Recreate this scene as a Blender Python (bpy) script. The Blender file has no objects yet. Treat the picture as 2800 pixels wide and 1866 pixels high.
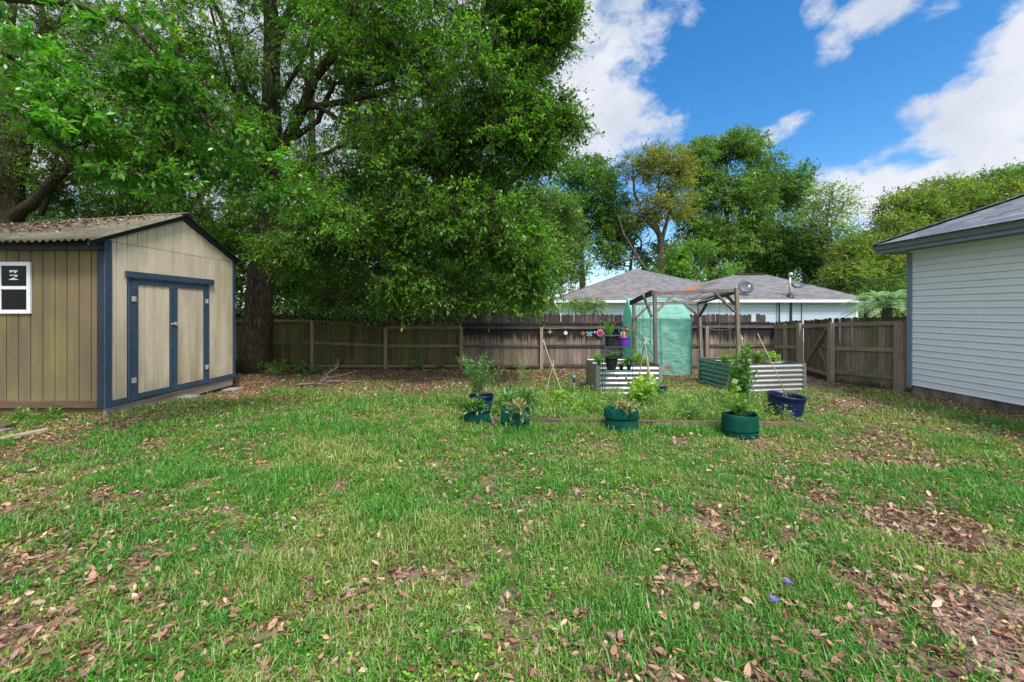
import bpy, math, random
import numpy as np
from mathutils import Vector, Matrix

R = math.radians
scene = bpy.context.scene
C = scene.collection
rng = np.random.default_rng(11)
random.seed(5)

# ---------------------------------------------------------------- camera
F, CU, CV, HC = 1150.0, 1400.0, 850.0, 1.85      # focal length in photo pixels, centre column, horizon row, eye height
cam_d = bpy.data.cameras.new('camera')
cam = bpy.data.objects.new('camera', cam_d); C.objects.link(cam)
cam.location = (0, 0, HC); cam.rotation_euler = (R(90), 0, 0)
cam_d.sensor_width = 36; cam_d.lens = 36 * F / 2800
cam_d.shift_y = -(933 - 850) / 2800
cam_d.clip_start = 0.05; cam_d.clip_end = 2000
scene.camera = cam

def P(u, v, Y):
    return Vector(((u - CU) * Y / F, Y, HC - (v - CV) * Y / F))

# ---------------------------------------------------------------- light
SUN_EL, SUN_AZ = 55.0, 152.0        # azimuth clockwise from +Y (away from the camera)
az, el = R(SUN_AZ), R(SUN_EL)
sdir = Vector((math.sin(az) * math.cos(el), math.cos(az) * math.cos(el), math.sin(el)))
world = bpy.data.worlds.new('World'); scene.world = world; world.use_nodes = True
nt = world.node_tree; nt.nodes.clear()
def N(t, **k):
    n = nt.nodes.new(t)
    for a, b in k.items(): setattr(n, a, b)
    return n
def Mth(op, a, b=None, c=None, clamp=False):
    n = N('ShaderNodeMath', operation=op); n.use_clamp = clamp
    for i, x in enumerate((a, b, c)):
        if x is None: continue
        if isinstance(x, (int, float)): n.inputs[i].default_value = x
        else: nt.links.new(x, n.inputs[i])
    return n.outputs[0]
out = N('ShaderNodeOutputWorld'); bg = N('ShaderNodeBackground'); bg.inputs['Strength'].default_value = 0.15
sky = N('ShaderNodeTexSky', sky_type='NISHITA'); sky.sun_disc = False
sky.sun_elevation = R(SUN_EL); sky.sun_rotation = R(SUN_AZ); sky.air_density = 1.0; sky.dust_density = 0.6; sky.ozone_density = 2.2
hsv = N('ShaderNodeHueSaturation'); hsv.inputs['Saturation'].default_value = 1.38; hsv.inputs['Value'].default_value = 0.64
nt.links.new(sky.outputs[0], hsv.inputs['Color'])
tc = N('ShaderNodeTexCoord'); nrm = N('ShaderNodeVectorMath', operation='NORMALIZE'); nt.links.new(tc.outputs['Generated'], nrm.inputs[0])
DIR = nrm.outputs[0]
nz = N('ShaderNodeTexNoise'); nz.inputs['Scale'].default_value = 5.5; nz.inputs['Detail'].default_value = 12; nz.inputs['Roughness'].default_value = 0.62
mp = N('ShaderNodeMapping'); mp.inputs['Scale'].default_value = (1, 1, 1.5); nt.links.new(DIR, mp.inputs[0]); nt.links.new(mp.outputs[0], nz.inputs['Vector'])
nz2 = N('ShaderNodeTexNoise'); nz2.inputs['Scale'].default_value = 4.5; nz2.inputs['Detail'].default_value = 8
nt.links.new(DIR, nz2.inputs['Vector'])
# clouds of the day: centre (as the photo column/row of the direction), half sizes, tilt, weight
CL = [(1330, 60, 450, 340, 0, 1.35), (1700, 90, 200, 260, 20, .95), (1500, 300, 330, 220, 10, 1.25), (1730, 370, 130, 110, 0, .8), (1770, 20, 150, 90, 0, .8),
      (1845, 290, 26, 95, -5, .55), (1865, 215, 60, 45, 0, .4),
      (2130, 362, 95, 42, -28, .9), (2400, 30, 140, 75, -20, .8), (2290, 120, 80, 60, -45, .72), (2235, 20, 55, 55, 0, .6), (2590, 20, 75, 40, 0, .6),
      (2860, 130, 170, 190, 0, 1.2), (2730, 300, 210, 150, -15, 1.2), (2540, 300, 85, 60, 0, .8), (2800, 430, 330, 110, -5, 1.0),
      (2480, 400, 340, 38, -17, .72), (2350, 540, 320, 110, 0, .95), (2420, 470, 50, 60, 0, .6), (2650, 560, 350, 120, 0, .9), (600, 250, 1100, 620, 0, 1.15), (1950, 640, 500, 120, 0, .55)]
acc = None
for (u, v, a, b, rot, w) in CL:
    d = Vector(((u - CU) / F, 1, (CV - v) / F)); L = d.length; d.normalize()
    e1 = Vector((0, 0, 1)).cross(d) * -1; e1.normalize(); e2 = e1.cross(d); e2.normalize()
    if e2.z < 0: e2 = -e2
    c, s = math.cos(R(-rot)), math.sin(R(-rot))
    f1 = (e1 * c + e2 * s) / (a / F / L); f2 = (e2 * c - e1 * s) / (b / F / L)
    def dotc(f):
        n = N('ShaderNodeVectorMath', operation='DOT_PRODUCT'); nt.links.new(DIR, n.inputs[0]); n.inputs[1].default_value = f
        return Mth('SUBTRACT', n.outputs['Value'], f.dot(d))
    x, y = dotc(f1), dotc(f2)
    r2 = Mth('ADD', Mth('MULTIPLY', x, x), Mth('MULTIPLY', y, y))
    n = N('ShaderNodeVectorMath', operation='DOT_PRODUCT'); nt.links.new(DIR, n.inputs[0]); n.inputs[1].default_value = d
    front = Mth('GREATER_THAN', n.outputs['Value'], 0.0)
    m = Mth('MULTIPLY', Mth('MULTIPLY', Mth('SUBTRACT', 1.0, Mth('MULTIPLY', r2, 0.72), None, True), w), front)
    acc = m if acc is None else Mth('MAXIMUM', acc, m)
# unseen soft cloud behind the camera too, its cover raised for fill light
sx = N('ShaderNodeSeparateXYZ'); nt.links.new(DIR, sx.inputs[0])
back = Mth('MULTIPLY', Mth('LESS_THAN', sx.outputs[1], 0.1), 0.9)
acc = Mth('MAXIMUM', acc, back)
nz3 = N('ShaderNodeTexNoise'); nz3.inputs['Scale'].default_value = 16; nz3.inputs['Detail'].default_value = 10; nz3.inputs['Roughness'].default_value = 0.65; nz3.inputs['Distortion'].default_value = 0.8
nt.links.new(mp.outputs[0], nz3.inputs['Vector'])
fld = Mth('ADD', Mth('ADD', acc, Mth('MULTIPLY', Mth('SUBTRACT', nz.outputs['Fac'], 0.5), 2.1)), Mth('MULTIPLY', Mth('SUBTRACT', nz3.outputs['Fac'], 0.5), 0.9))
mr = N('ShaderNodeMapRange'); mr.interpolation_type = 'SMOOTHSTEP'; mr.inputs['From Min'].default_value = 0.38; mr.inputs['From Max'].default_value = 0.96
nt.links.new(fld, mr.inputs['Value'])
cr = N('ShaderNodeValToRGB'); cr.color_ramp.elements[0].position = 0.35; cr.color_ramp.elements[0].color = (1.8, 2.0, 2.4, 1)
cr.color_ramp.elements[1].position = 0.65; cr.color_ramp.elements[1].color = (2.85, 2.9, 3.05, 1)
CLOUD_RAMP = cr
nt.links.new(nz2.outputs['Fac'], cr.inputs[0])
mix = N('ShaderNodeMix', data_type='RGBA'); nt.links.new(mr.outputs[0], mix.inputs['Factor'])
# unseen clouds around the sun behind the camera, brightened as added fill light
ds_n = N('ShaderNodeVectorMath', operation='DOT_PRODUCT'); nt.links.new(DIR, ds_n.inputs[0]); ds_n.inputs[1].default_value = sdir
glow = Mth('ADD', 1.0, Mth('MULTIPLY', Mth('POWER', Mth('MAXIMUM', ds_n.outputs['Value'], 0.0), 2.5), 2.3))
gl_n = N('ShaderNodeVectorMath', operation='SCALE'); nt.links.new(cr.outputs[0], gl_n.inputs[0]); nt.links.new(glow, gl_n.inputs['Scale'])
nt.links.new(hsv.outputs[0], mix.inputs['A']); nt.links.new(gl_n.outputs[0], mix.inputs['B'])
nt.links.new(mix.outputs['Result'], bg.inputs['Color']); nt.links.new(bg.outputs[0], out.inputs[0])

sun_d = bpy.data.lights.new('sun', 'SUN'); sun = bpy.data.objects.new('sun', sun_d); C.objects.link(sun)
sun_d.energy = 2.0; sun_d.angle = R(13); sun_d.color = (1, .95, .87)
sun.rotation_euler = (-sdir).to_track_quat('-Z', 'Y').to_euler()

scene.view_settings.view_transform = 'Standard'; scene.view_settings.look = 'None'
scene.view_settings.exposure = 1.15; scene.view_settings.gamma = 1.0
scene.cycles.max_bounces = 8; scene.cycles.diffuse_bounces = 5; scene.cycles.transparent_max_bounces = 8
try: scene.cycles.use_denoising = True
except Exception: pass

# ---------------------------------------------------------------- helpers
def tag(o, label=None, cat=None, group=None, kind=None):
    if label: o['label'] = label
    if cat: o['category'] = cat
    if group: o['group'] = group
    if kind: o['kind'] = kind
    return o
def thing(name, loc, label, cat, group=None, rz=0):
    o = bpy.data.objects.new(name, None); C.objects.link(o); o.location = loc; o.rotation_euler = (0, 0, rz)
    o.empty_display_size = .1
    return tag(o, label, cat, group)
def origin_of(parent):
    M = Matrix.Identity(4); p = parent
    while p is not None:
        M = Matrix.Translation(p.location) @ p.rotation_euler.to_matrix().to_4x4() @ M
        p = p.parent
    return M

class MB:
    """collects faces; build() links them as one mesh. Coordinates are local to the parent unless world=True."""
    def __init__(s): s.v = []; s.f = []; s.r = []
    def add(s, vs, fs, r=None):
        o = len(s.v); s.v += [tuple(x) for x in vs]
        r = random.random() if r is None else r
        for f in fs: s.f.append(tuple(i + o for i in f)); s.r.append(r)
    def box(s, c, d, M=None, r=None):
        x, y, z = (k / 2 for k in d); c = Vector(c)
        vs = [Vector(p) for p in ((-x,-y,-z),(x,-y,-z),(x,y,-z),(-x,y,-z),(-x,-y,z),(x,-y,z),(x,y,z),(-x,y,z))]
        if M is not None: vs = [M @ p for p in vs]
        s.add([p + c for p in vs], BOXF, r)
    def bx(s, x0, x1, y0, y1, z0, z1, r=None):
        s.box(((x0+x1)/2, (y0+y1)/2, (z0+z1)/2), (abs(x1-x0), abs(y1-y0), abs(z1-z0)), None, r)
    def bar(s, a, b, w, h, up=(0, 0, 1), r=None):
        a, b = Vector(a), Vector(b); d = (b - a).normalized(); up = Vector(up)
        if abs(d.dot(up)) > .98: up = Vector((0, 1, 0))
        x = d.cross(up).normalized() * (w / 2); y = x.cross(d).normalized() * (h / 2)
        vs = [a-x-y, a+x-y, a+x+y, a-x+y, b-x-y, b+x-y, b+x+y, b-x+y]
        s.add(vs, [(0,1,2,3), (7,6,5,4), (0,4,5,1), (1,5,6,2), (2,6,7,3), (3,7,4,0)], r)
    def tube(s, pts, rad, n=8, cap=True, r=None, wob=0):
        pts = [Vector(p) for p in pts]; k = len(pts)
        if not hasattr(rad, '__len__'): rad = [rad] * k
        vs = []; X = None
        for i in range(k):
            d = (pts[min(i+1, k-1)] - pts[max(i-1, 0)]).normalized()
            if X is None:
                X = d.orthogonal().normalized()
            else:
                X = (X - d * X.dot(d)).normalized()
            Y = d.cross(X)
            for j in range(n):
                a = 2 * math.pi * j / n
                q = rad[i] * (1 + (wob * math.sin(3 * a + i * .5) if wob else 0) + (random.uniform(-wob, wob) * .5 if wob else 0))
                vs.append(pts[i] + X * math.cos(a) * q + Y * math.sin(a) * q)
        fs = [(i*n + j, i*n + (j+1) % n, (i+1)*n + (j+1) % n, (i+1)*n + j) for i in range(k-1) for j in range(n)]
        if cap: fs += [tuple(range(n))[::-1], tuple((k-1)*n + j for j in range(n))]
        s.add(vs, fs, r)
    def lathe(s, prof, n=32, c=(0, 0, 0), fn=None, r=None):
        vs = []
        for (rad, z) in prof:
            for j in range(n):
                a = 2 * math.pi * j / n; q = rad * (fn(a, z) if fn else 1)
                vs.append((c[0] + q * math.cos(a), c[1] + q * math.sin(a), c[2] + z))
        k = len(prof)
        s.add(vs, [(i*n + j, i*n + (j+1) % n, (i+1)*n + (j+1) % n, (i+1)*n + j) for i in range(k-1) for j in range(n)], r)
    def build(s, name, mat, parent=None, smooth=False, world=False, bevel=0):
        me = bpy.data.meshes.new(name)
        vs = s.v
        if world and parent is not None:
            Mi = origin_of(parent).inverted(); vs = [tuple(Mi @ Vector(p)) for p in vs]
        me.from_pydata(vs, [], s.f)
        a = me.attributes.new('rnd', 'FLOAT', 'FACE'); a.data.foreach_set('value', np.array(s.r, dtype=np.float32))
        me.update()
        if smooth: me.polygons.foreach_set('use_smooth', [True] * len(me.polygons))
        o = bpy.data.objects.new(name, me); C.objects.link(o); me.materials.append(mat)
        if parent is not None: o.parent = parent
        if bevel:
            b = o.modifiers.new('bevel', 'BEVEL'); b.width = bevel; b.segments = 2; b.limit_method = 'ANGLE'
        return o
BOXF = [(0,3,2,1), (4,5,6,7), (0,1,5,4), (1,2,6,5), (2,3,7,6), (3,0,4,7)]

def np_mesh(name, V, quads, mat, parent=None, rnd=None, tone=None, tris=None, smooth=False):
    """V (n,3) world coordinates; quads (m,4) index array; tris (k,3)"""
    V = np.asarray(V, dtype=np.float64)
    if parent is not None:
        M = np.array(origin_of(parent).inverted()); V = V @ M[:3, :3].T + M[:3, 3]
    me = bpy.data.meshes.new(name)
    me.vertices.add(len(V)); me.vertices.foreach_set('co', V.astype(np.float32).ravel())
    nq = 0 if quads is None else len(quads); ntr = 0 if tris is None else len(tris)
    parts = []
    if nq: parts.append(np.asarray(quads, dtype=np.int32).ravel())
    if ntr: parts.append(np.asarray(tris, dtype=np.int32).ravel())
    L = np.concatenate(parts)
    me.loops.add(len(L)); me.loops.foreach_set('vertex_index', L)
    me.polygons.add(nq + ntr)
    st = np.concatenate([np.arange(nq) * 4, nq * 4 + np.arange(ntr) * 3]).astype(np.int32)
    me.polygons.foreach_set('loop_start', st)
    try: me.polygons.foreach_set('loop_total', np.concatenate([np.full(nq, 4), np.full(ntr, 3)]).astype(np.int32))
    except Exception: pass
    me.update(calc_edges=True)
    if rnd is not None:
        a = me.attributes.new('rnd', 'FLOAT', 'FACE'); a.data.foreach_set('value', np.asarray(rnd, dtype=np.float32))
    if tone is not None:
        a = me.attributes.new('tone', 'FLOAT', 'FACE'); a.data.foreach_set('value', np.asarray(tone, dtype=np.float32))
    if smooth: me.polygons.foreach_set('use_smooth', np.ones(nq + ntr, dtype=bool))
    o = bpy.data.objects.new(name, me); C.objects.link(o); me.materials.append(mat)
    if parent is not None: o.parent = parent
    return o

def _h(ix, iy, seed):
    n = (ix.astype(np.int64) * 374761393 + iy.astype(np.int64) * 668265263 + seed * 982451653) & 0xffffffff
    n = ((n ^ (n >> 13)) * 1274126177) & 0xffffffff
    return ((n ^ (n >> 16)) & 0xffff) / 65535.0
def vnoise(x, y, seed=0):
    x = np.asarray(x, float); y = np.asarray(y, float)
    ix, iy = np.floor(x), np.floor(y); fx, fy = x - ix, y - iy
    fx = fx * fx * (3 - 2 * fx); fy = fy * fy * (3 - 2 * fy)
    a, b = _h(ix, iy, seed), _h(ix + 1, iy, seed); c, d = _h(ix, iy + 1, seed), _h(ix + 1, iy + 1, seed)
    return (a * (1 - fx) + b * fx) * (1 - fy) + (c * (1 - fx) + d * fx) * fy
def fbm(x, y, seed=0, o=4):
    s = 0; a = .5; t = 0
    for k in range(o):
        s = s + a * vnoise(np.asarray(x) * 2**k, np.asarray(y) * 2**k, seed + k * 7); t += a; a *= .5
    return s / t
def G(x, y):
    """ground height"""
    x = np.asarray(x, float); y = np.asarray(y, float)
    g = .07 * np.exp(-(((x + 7.6) / 3.2)**2 + ((y - 6.2) / 2.4)**2)) + .03 * np.exp(-(((x - 8.5) / 2.2)**2 + ((y - 6.8) / 2.5)**2))
    g = g + .035 * (fbm(x * .6, y * .6, 3, 3) - .5) - .10 * np.exp(-(((x + 6.6) / 1.6)**2 + ((y - 10.2) / 1.2)**2))
    return g
def Gf(x, y): return float(G(np.array([x]), np.array([y]))[0])
def unit(a): return a / np.maximum(np.linalg.norm(a, axis=-1, keepdims=True), 1e-9)

# ---------------------------------------------------------------- materials
def new_mat(name):
    m = bpy.data.materials.new(name); m.use_nodes = True; t = m.node_tree
    for n in list(t.nodes): t.nodes.remove(n)
    return m, t
class NT:
    def __init__(s, name):
        s.m, s.t = new_mat(name); s.out = s.n('ShaderNodeOutputMaterial')
    def n(s, t, **k):
        x = s.t.nodes.new(t)
        for a, b in k.items(): setattr(x, a, b)
        return x
    def l(s, a, b): s.t.links.new(a, b)
    def val(s, sock, x):
        if hasattr(x, 'is_linked') or hasattr(x, 'links'): s.l(x, sock)
        else: sock.default_value = x
    def math(s, op, a, b=None, clamp=False):
        n = s.n('ShaderNodeMath', operation=op); n.use_clamp = clamp; s.val(n.inputs[0], a)
        if b is not None: s.val(n.inputs[1], b)
        return n.outputs[0]
    def coord(s, kind='Object', scale=(1, 1, 1), rot=(0, 0, 0)):
        t = s.n('ShaderNodeTexCoord'); m = s.n('ShaderNodeMapping'); m.inputs['Scale'].default_value = scale; m.inputs['Rotation'].default_value = rot
        s.l(t.outputs[kind], m.inputs[0]); return m.outputs[0]
    def noise(s, vec, scale, detail=4, rough=.55, dist=0):
        n = s.n('ShaderNodeTexNoise'); n.inputs['Scale'].default_value = scale; n.inputs['Detail'].default_value = detail
        n.inputs['Roughness'].default_value = rough; n.inputs['Distortion'].default_value = dist
        s.l(vec, n.inputs['Vector']); return n.outputs['Fac']
    def ramp(s, fac, stops, interp='LINEAR'):
        r = s.n('ShaderNodeValToRGB'); r.color_ramp.interpolation = interp; e = r.color_ramp.elements
        while len(e) < len(stops): e.new(.5)
        for x, (p, c) in zip(e, stops): x.position = p; x.color = (*c, 1) if len(c) == 3 else c
        s.l(fac, r.inputs[0]); return r.outputs[0]
    def mix(s, fac, a, b, mode='MIX'):
        n = s.n('ShaderNodeMix', data_type='RGBA', blend_type=mode); s.val(n.inputs['Factor'], fac)
        for k, x in (('A', a), ('B', b)):
            if isinstance(x, tuple): n.inputs[k].default_value = (*x, 1) if len(x) == 3 else x
            else: s.l(x, n.inputs[k])
        return n.outputs['Result']
    def attr(s, name): return s.n('ShaderNodeAttribute', attribute_name=name).outputs['Fac']
    def bump(s, h, strength=.4, dist=.01):
        b = s.n('ShaderNodeBump'); b.inputs['Strength'].default_value = strength; b.inputs['Distance'].default_value = dist; s.l(h, b.inputs['Height']); return b.outputs[0]
    def bsdf(s, color, rough=.7, metal=0, spec=.3, normal=None, **k):
        b = s.n('ShaderNodeBsdfPrincipled')
        s.val(b.inputs['Base Color'], (*color, 1) if isinstance(color, tuple) else color)
        s.val(b.inputs['Roughness'], rough); s.val(b.inputs['Metallic'], metal); s.val(b.inputs['Specular IOR Level'], spec)
        if normal is not None: s.l(normal, b.inputs['Normal'])
        return b.outputs[0]
    def done(s, sh): s.l(sh, s.out.inputs['Surface']); return s.m

def leaf_mat(name, c0, c1, c2=None, trans=.35, gloss=.45, tcol=None, p2=.93):
    t = NT(name); r = t.attr('rnd'); tn = t.attr('tone')
    stops = [(0, c0), (.8, c1)] + ([(p2, c2)] if c2 else [])
    col = t.ramp(r, stops)
    k = t.ramp(tn, [(0, (.48, .46, .50)), (.5, (.95, .95, .95)), (1, (1.55, 1.5, 1.3))])
    col = t.mix(1.0, col, k, 'MULTIPLY')
    b = t.bsdf(col, gloss, spec=.5)
    tr = t.n('ShaderNodeBsdfTranslucent')
    tcol = t.mix(1.0, col, tcol or (1.5, 1.9, .5), 'MULTIPLY'); t.l(tcol, tr.inputs['Color'])
    mx = t.n('ShaderNodeMixShader'); mx.inputs[0].default_value = trans; t.l(b, mx.inputs[1]); t.l(tr.outputs[0], mx.inputs[2])
    return t.done(mx.outputs[0])

def wood_mat(name, base, dark, light, axis='z', grain=1.0, mold=None, moss=None, rough=.85, vary=1.0):
    """weathered boards: grain runs along the axis; every board has its own shade from the face attribute rnd"""
    t = NT(name); sc = {'z': (14, 14, .9), 'x': (.9, 14, 14), 'y': (14, .9, 14)}[axis]
    co = t.coord('Object', sc); r = t.attr('rnd')
    g = t.noise(co, 2.2 * grain, 6, .65, .6)
    col = t.ramp(g, [(.25, dark), (.5, base), (.78, light)])
    rr = t.ramp(r, [(0, (1 - .38 * vary,) * 3), (.5, (1, .97, .93)), (1, (1 + .35 * vary, 1 + .3 * vary, 1 + .26 * vary))])
    col = t.mix(1.0, col, rr, 'MULTIPLY')
    if moss:
        ms = t.noise(t.coord('Object', (1, 1, .6)), 1.4, 5, .6)
        col = t.mix(t.ramp(ms, [(.42, (0, 0, 0)), (.62, (moss[3],) * 3)]), col, moss[:3])
    if mold:
        col = mold(t, col)
    return t.done(t.bsdf(col, rough, spec=.2, normal=t.bump(g, .5, .004)))

def plain(name, col, rough=.6, metal=0, spec=.4, var=.12, scale=6):
    t = NT(name); g = t.noise(t.coord('Object'), scale, 5, .6)
    c = t.ramp(g, [(.3, tuple(x * (1 - var) for x in col)), (.7, tuple(min(1, x * (1 + var)) for x in col))])
    return t.done(t.bsdf(c, rough, metal, spec, normal=t.bump(g, .15, .003)))

def bark_mat(name, dark, mid, light, s=1.0):
    t = NT(name); co = t.coord('Object', (6 * s, 6 * s, 1.3 * s))
    a = t.noise(co, 2.2, 8, .7, .8); w = t.n('ShaderNodeTexVoronoi'); w.feature = 'DISTANCE_TO_EDGE'; w.inputs['Scale'].default_value = 2.2; t.l(co, w.inputs['Vector'])
    h = t.math('ADD', a, t.math('MULTIPLY', w.outputs['Distance'], .8))
    big = t.noise(t.coord('Object', (1, 1, .5)), 1.1, 3)
    col = t.ramp(h, [(.35, dark), (.62, mid), (.95, light)])
    col = t.mix(t.ramp(big, [(.45, (0, 0, 0)), (.6, (.5, .5, .5))]), col, (.05, .055, .025))
    return t.done(t.bsdf(col, .95, spec=.15, normal=t.bump(h, 1.0, .05)))
# ================================================================ GROUND
def ground_mesh():
    xs = np.unique(np.concatenate([np.linspace(-400, -14, 22), np.arange(-14, 14, .13), np.linspace(14, 400, 22)]))
    ys = np.unique(np.concatenate([np.linspace(-60, -2, 12), np.arange(-2, 15, .13), np.linspace(15, 500, 26)]))
    X, Y = np.meshgrid(xs, ys, indexing='ij'); Z = G(X, Y)
    fine = .022 * (fbm(X * 5, Y * 5, 5, 3) - .5); Z = Z + np.where((np.abs(X) < 14) & (Y < 15), fine, 0)
    nx, ny = X.shape; I = np.arange(nx * ny).reshape(nx, ny)
    q = np.stack([I[:-1, :-1], I[1:, :-1], I[1:, 1:], I[:-1, 1:]], -1).reshape(-1, 4)
    t = NT('soil'); co = t.coord('Object')
    a = t.noise(co, 9, 8, .7); b = t.noise(co, .7, 4, .6); c = t.noise(co, 60, 3, .7)
    col = t.ramp(a, [(.3, (.08, .055, .036)), (.5, (.18, .13, .085)), (.7, (.33, .25, .185))])
    col = t.mix(t.ramp(b, [(.42, (0, 0, 0)), (.6, (.45, .45, .45))]), col, (.10, .14, .04))
    col = t.mix(t.math('MULTIPLY', c, .5), col, (.26, .18, .135))
    sp = t.n('ShaderNodeSeparateXYZ'); t.l(co, sp.inputs[0]); far = t.n('ShaderNodeMapRange'); t.l(t.math('MAXIMUM', t.math('ABSOLUTE', sp.outputs['X']), t.math('MAXIMUM', sp.outputs['Y'], t.math('SUBTRACT', 15.0, t.math('MULTIPLY', sp.outputs['Y'], 3.0)))), far.inputs['Value']); far.inputs['From Min'].default_value = 12.5; far.inputs['From Max'].default_value = 16
    gg = t.ramp(t.noise(co, 3, 8, .75), [(.3, (.04, .10, .02)), (.55, (.09, .19, .035)), (.75, (.2, .2, .08))]); col = t.mix(t.math('MULTIPLY', far.outputs[0], .85), col, gg)
    m = t.done(t.bsdf(col, .95, spec=.1, normal=t.bump(t.math('ADD', a, c), .8, .02)))
    o = np_mesh('ground', np.stack([X, Y, Z], -1).reshape(-1, 3), q, m, smooth=True)
    tag(o, 'leafy brown soil of the fenced back yard', 'ground', kind='structure')
ground_mesh()

# ================================================================ SHED
def mold_shed(t, col):
    n = t.noise(t.coord('Object', (3.0, 3.0, .45)), 1.3, 5, .6); big = t.noise(t.coord('Object', (.6, .6, .6)), 1.0, 2)
    f = t.math('MULTIPLY', t.ramp(n, [(.45, (0, 0, 0)), (.75, (.7, .7, .7))]), t.ramp(big, [(.4, (.15, .15, .15)), (.62, (1, 1, 1))]))
    return t.mix(f, col, (.28, .25, .09))
def siding_mat(name, c, k):
    t = NT(name); g = t.noise(t.coord('Object', (30, 30, 2)), 2, 6, .7); r = t.attr('rnd')
    col = t.ramp(g, [(.3, tuple(x * .9 for x in c)), (.7, c)])
    col = t.mix(1.0, col, t.ramp(r, [(0, (.93, .93, .93)), (1, (1.05, 1.04, 1.02))]), 'MULTIPLY')
    n = t.noise(t.coord('Object', (2.4, 2.4, .4)), 1.3, 5, .6); big = t.noise(t.coord('Object', (.55, .55, .7)), 1.0, 2)
    f = t.math('MULTIPLY', t.ramp(n, [(.42, (0, 0, 0)), (.75, (k, k, k))]), t.ramp(big, [(.35, (.2, .2, .2)), (.6, (1, 1, 1))]))
    col = t.mix(f, col, (.24, .22, .07))
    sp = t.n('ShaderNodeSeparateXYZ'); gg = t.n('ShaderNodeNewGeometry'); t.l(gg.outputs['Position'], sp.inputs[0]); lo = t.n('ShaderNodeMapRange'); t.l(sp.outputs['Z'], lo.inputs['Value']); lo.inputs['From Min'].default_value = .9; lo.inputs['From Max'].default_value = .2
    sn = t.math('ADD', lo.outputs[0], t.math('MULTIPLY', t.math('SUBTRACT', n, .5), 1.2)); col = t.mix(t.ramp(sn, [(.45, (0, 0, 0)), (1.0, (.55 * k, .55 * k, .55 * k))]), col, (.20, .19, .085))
    d = t.noise(t.coord('Object', (1.2, 1.2, .5)), 2.0, 4); col = t.mix(t.ramp(d, [(.5, (0, 0, 0)), (.8, (.4, .4, .4))]), col, (.2, .15, .09))
    return t.done(t.bsdf(col, .75, spec=.25, normal=t.bump(g, .3, .002)))
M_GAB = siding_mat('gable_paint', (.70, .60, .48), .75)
M_SIDE = siding_mat('side_paint_tree_shade', (.155, .118, .072), .95)  # darker paint of the long side, with tree shade put into the colour
M_BLUE = plain('blue_trim_paint', (.042, .074, .122), .6, var=.22, scale=9)
M_DBLUE = plain('dark_blue_trim_groove_shade', (.019, .029, .045), .6, var=.25, scale=9)
M_WHITE = plain('white_vinyl', (.72, .72, .74), .35, var=.05)
M_STEEL = plain('zinc_steel', (.62, .60, .55), .5, .5, var=.3, scale=60)
M_GREYWOOD = wood_mat('grey_timber', (.27, .24, .21), (.12, .105, .09), (.40, .37, .33), 'y')
M_BROWNWOOD = wood_mat('brown_timber', (.11, .075, .045), (.05, .035, .022), (.17, .13, .075), 'x')
SX, SY0, SY1, SB = -6.82, 7.05, 10.34, .22      # gable plane x, its two ends, underside of the walls
AP = (SY0 + SY1) / 2
def gab_top(y): return 3.03 + (3.72 - 3.03) * (1 - abs(y - AP) / (AP - SY0))
shed = thing('garden_shed', (SX, SY0, 0), 'tan wooden shed with dark blue trim, double doors and a leaf strewn corrugated roof', 'shed')
m = MB(); XL = -11.6
# core boxes behind the siding strips, dark colour standing in for groove shade
m.bx(XL, SX - .02, SY0 + .02, SY1 - .02, SB + .01, 3.03)
m.add([(SX - .02, SY0 + .02, 3.03), (SX - .02, SY1 - .02, 3.03), (SX - .02, AP, 3.70), (XL, SY0 + .02, 3.03), (XL, SY1 - .02, 3.03), (XL, AP, 3.40)], [(0, 1, 2), (5, 4, 3), (0, 2, 5, 3), (1, 4, 5, 2)])
m.build('wall_core', M_DBLUE, shed, world=True)
def strip(m, x0, x1, y0, y1, z0, ztop0, ztop1, along):
    r = random.random()
    if along == 'y':
        vs = [(x0, y0, z0), (x1, y0, z0), (x1, y1, z0), (x0, y1, z0), (x0, y0, ztop0), (x1, y0, ztop0), (x1, y1, ztop1), (x0, y1, ztop1)]
    else:
        vs = [(x0, y0, z0), (x1, y0, z0), (x1, y1, z0), (x0, y1, z0), (x0, y0, ztop0), (x1, y0, ztop1), (x1, y1, ztop1), (x0, y1, ztop0)]
    m.add(vs, BOXF, r)
gm = MB(); y = SY0
DY0, DY1 = 7.46, 9.44
while y < SY1 - .01:
    y2 = min(y + .203, SY1)
    a, b = y + .008, y2 - .008
    # lower sheet
    if not (a > DY0 - .15 and b < DY1 + .15):
        strip(gm, SX - .02, SX, a, b, SB + .02, 3.026, 3.026, 'y')
    else:
        strip(gm, SX - .02, SX, a, b, 2.35, 3.026, 3.026, 'y')
    za, zb = gab_top(a), gab_top(b)
    if a < AP < b:
        strip(gm, SX - .02, SX, a, AP, 3.034, za, gab_top(AP), 'y'); strip(gm, SX - .02, SX, AP, b, 3.034, gab_top(AP), zb, 'y')
    elif max(za, zb) > 3.04: strip(gm, SX - .02, SX, a, b, 3.034, max(za, 3.036), max(zb, 3.036), 'y')
    y = y2
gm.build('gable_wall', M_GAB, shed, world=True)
sm = MB(); x = SX - .03
while x > XL:
    x2 = x - .203
    strip(sm, x2 + .008, x - .008, SY0, SY0 + .02, SB + .12, 2.98, 2.98, 'x'); x = x2
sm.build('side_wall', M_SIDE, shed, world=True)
q = MB(); M_NAIL = plain('nail_rust', (.12, .07, .045), .8)
for k in range(1, 16):
    yy = SY0 + .203 * k + .03
    for zz in list(np.arange(.42, 3.0, .41)):
        if DY0 - .1 < yy < DY1 + .1 and zz < 2.6: continue
        q.box((SX + .001, yy, zz + random.uniform(-.02, .02)), (.003, .007, .007))
q.build('nails', M_NAIL, shed, world=True)
q = MB()
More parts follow.
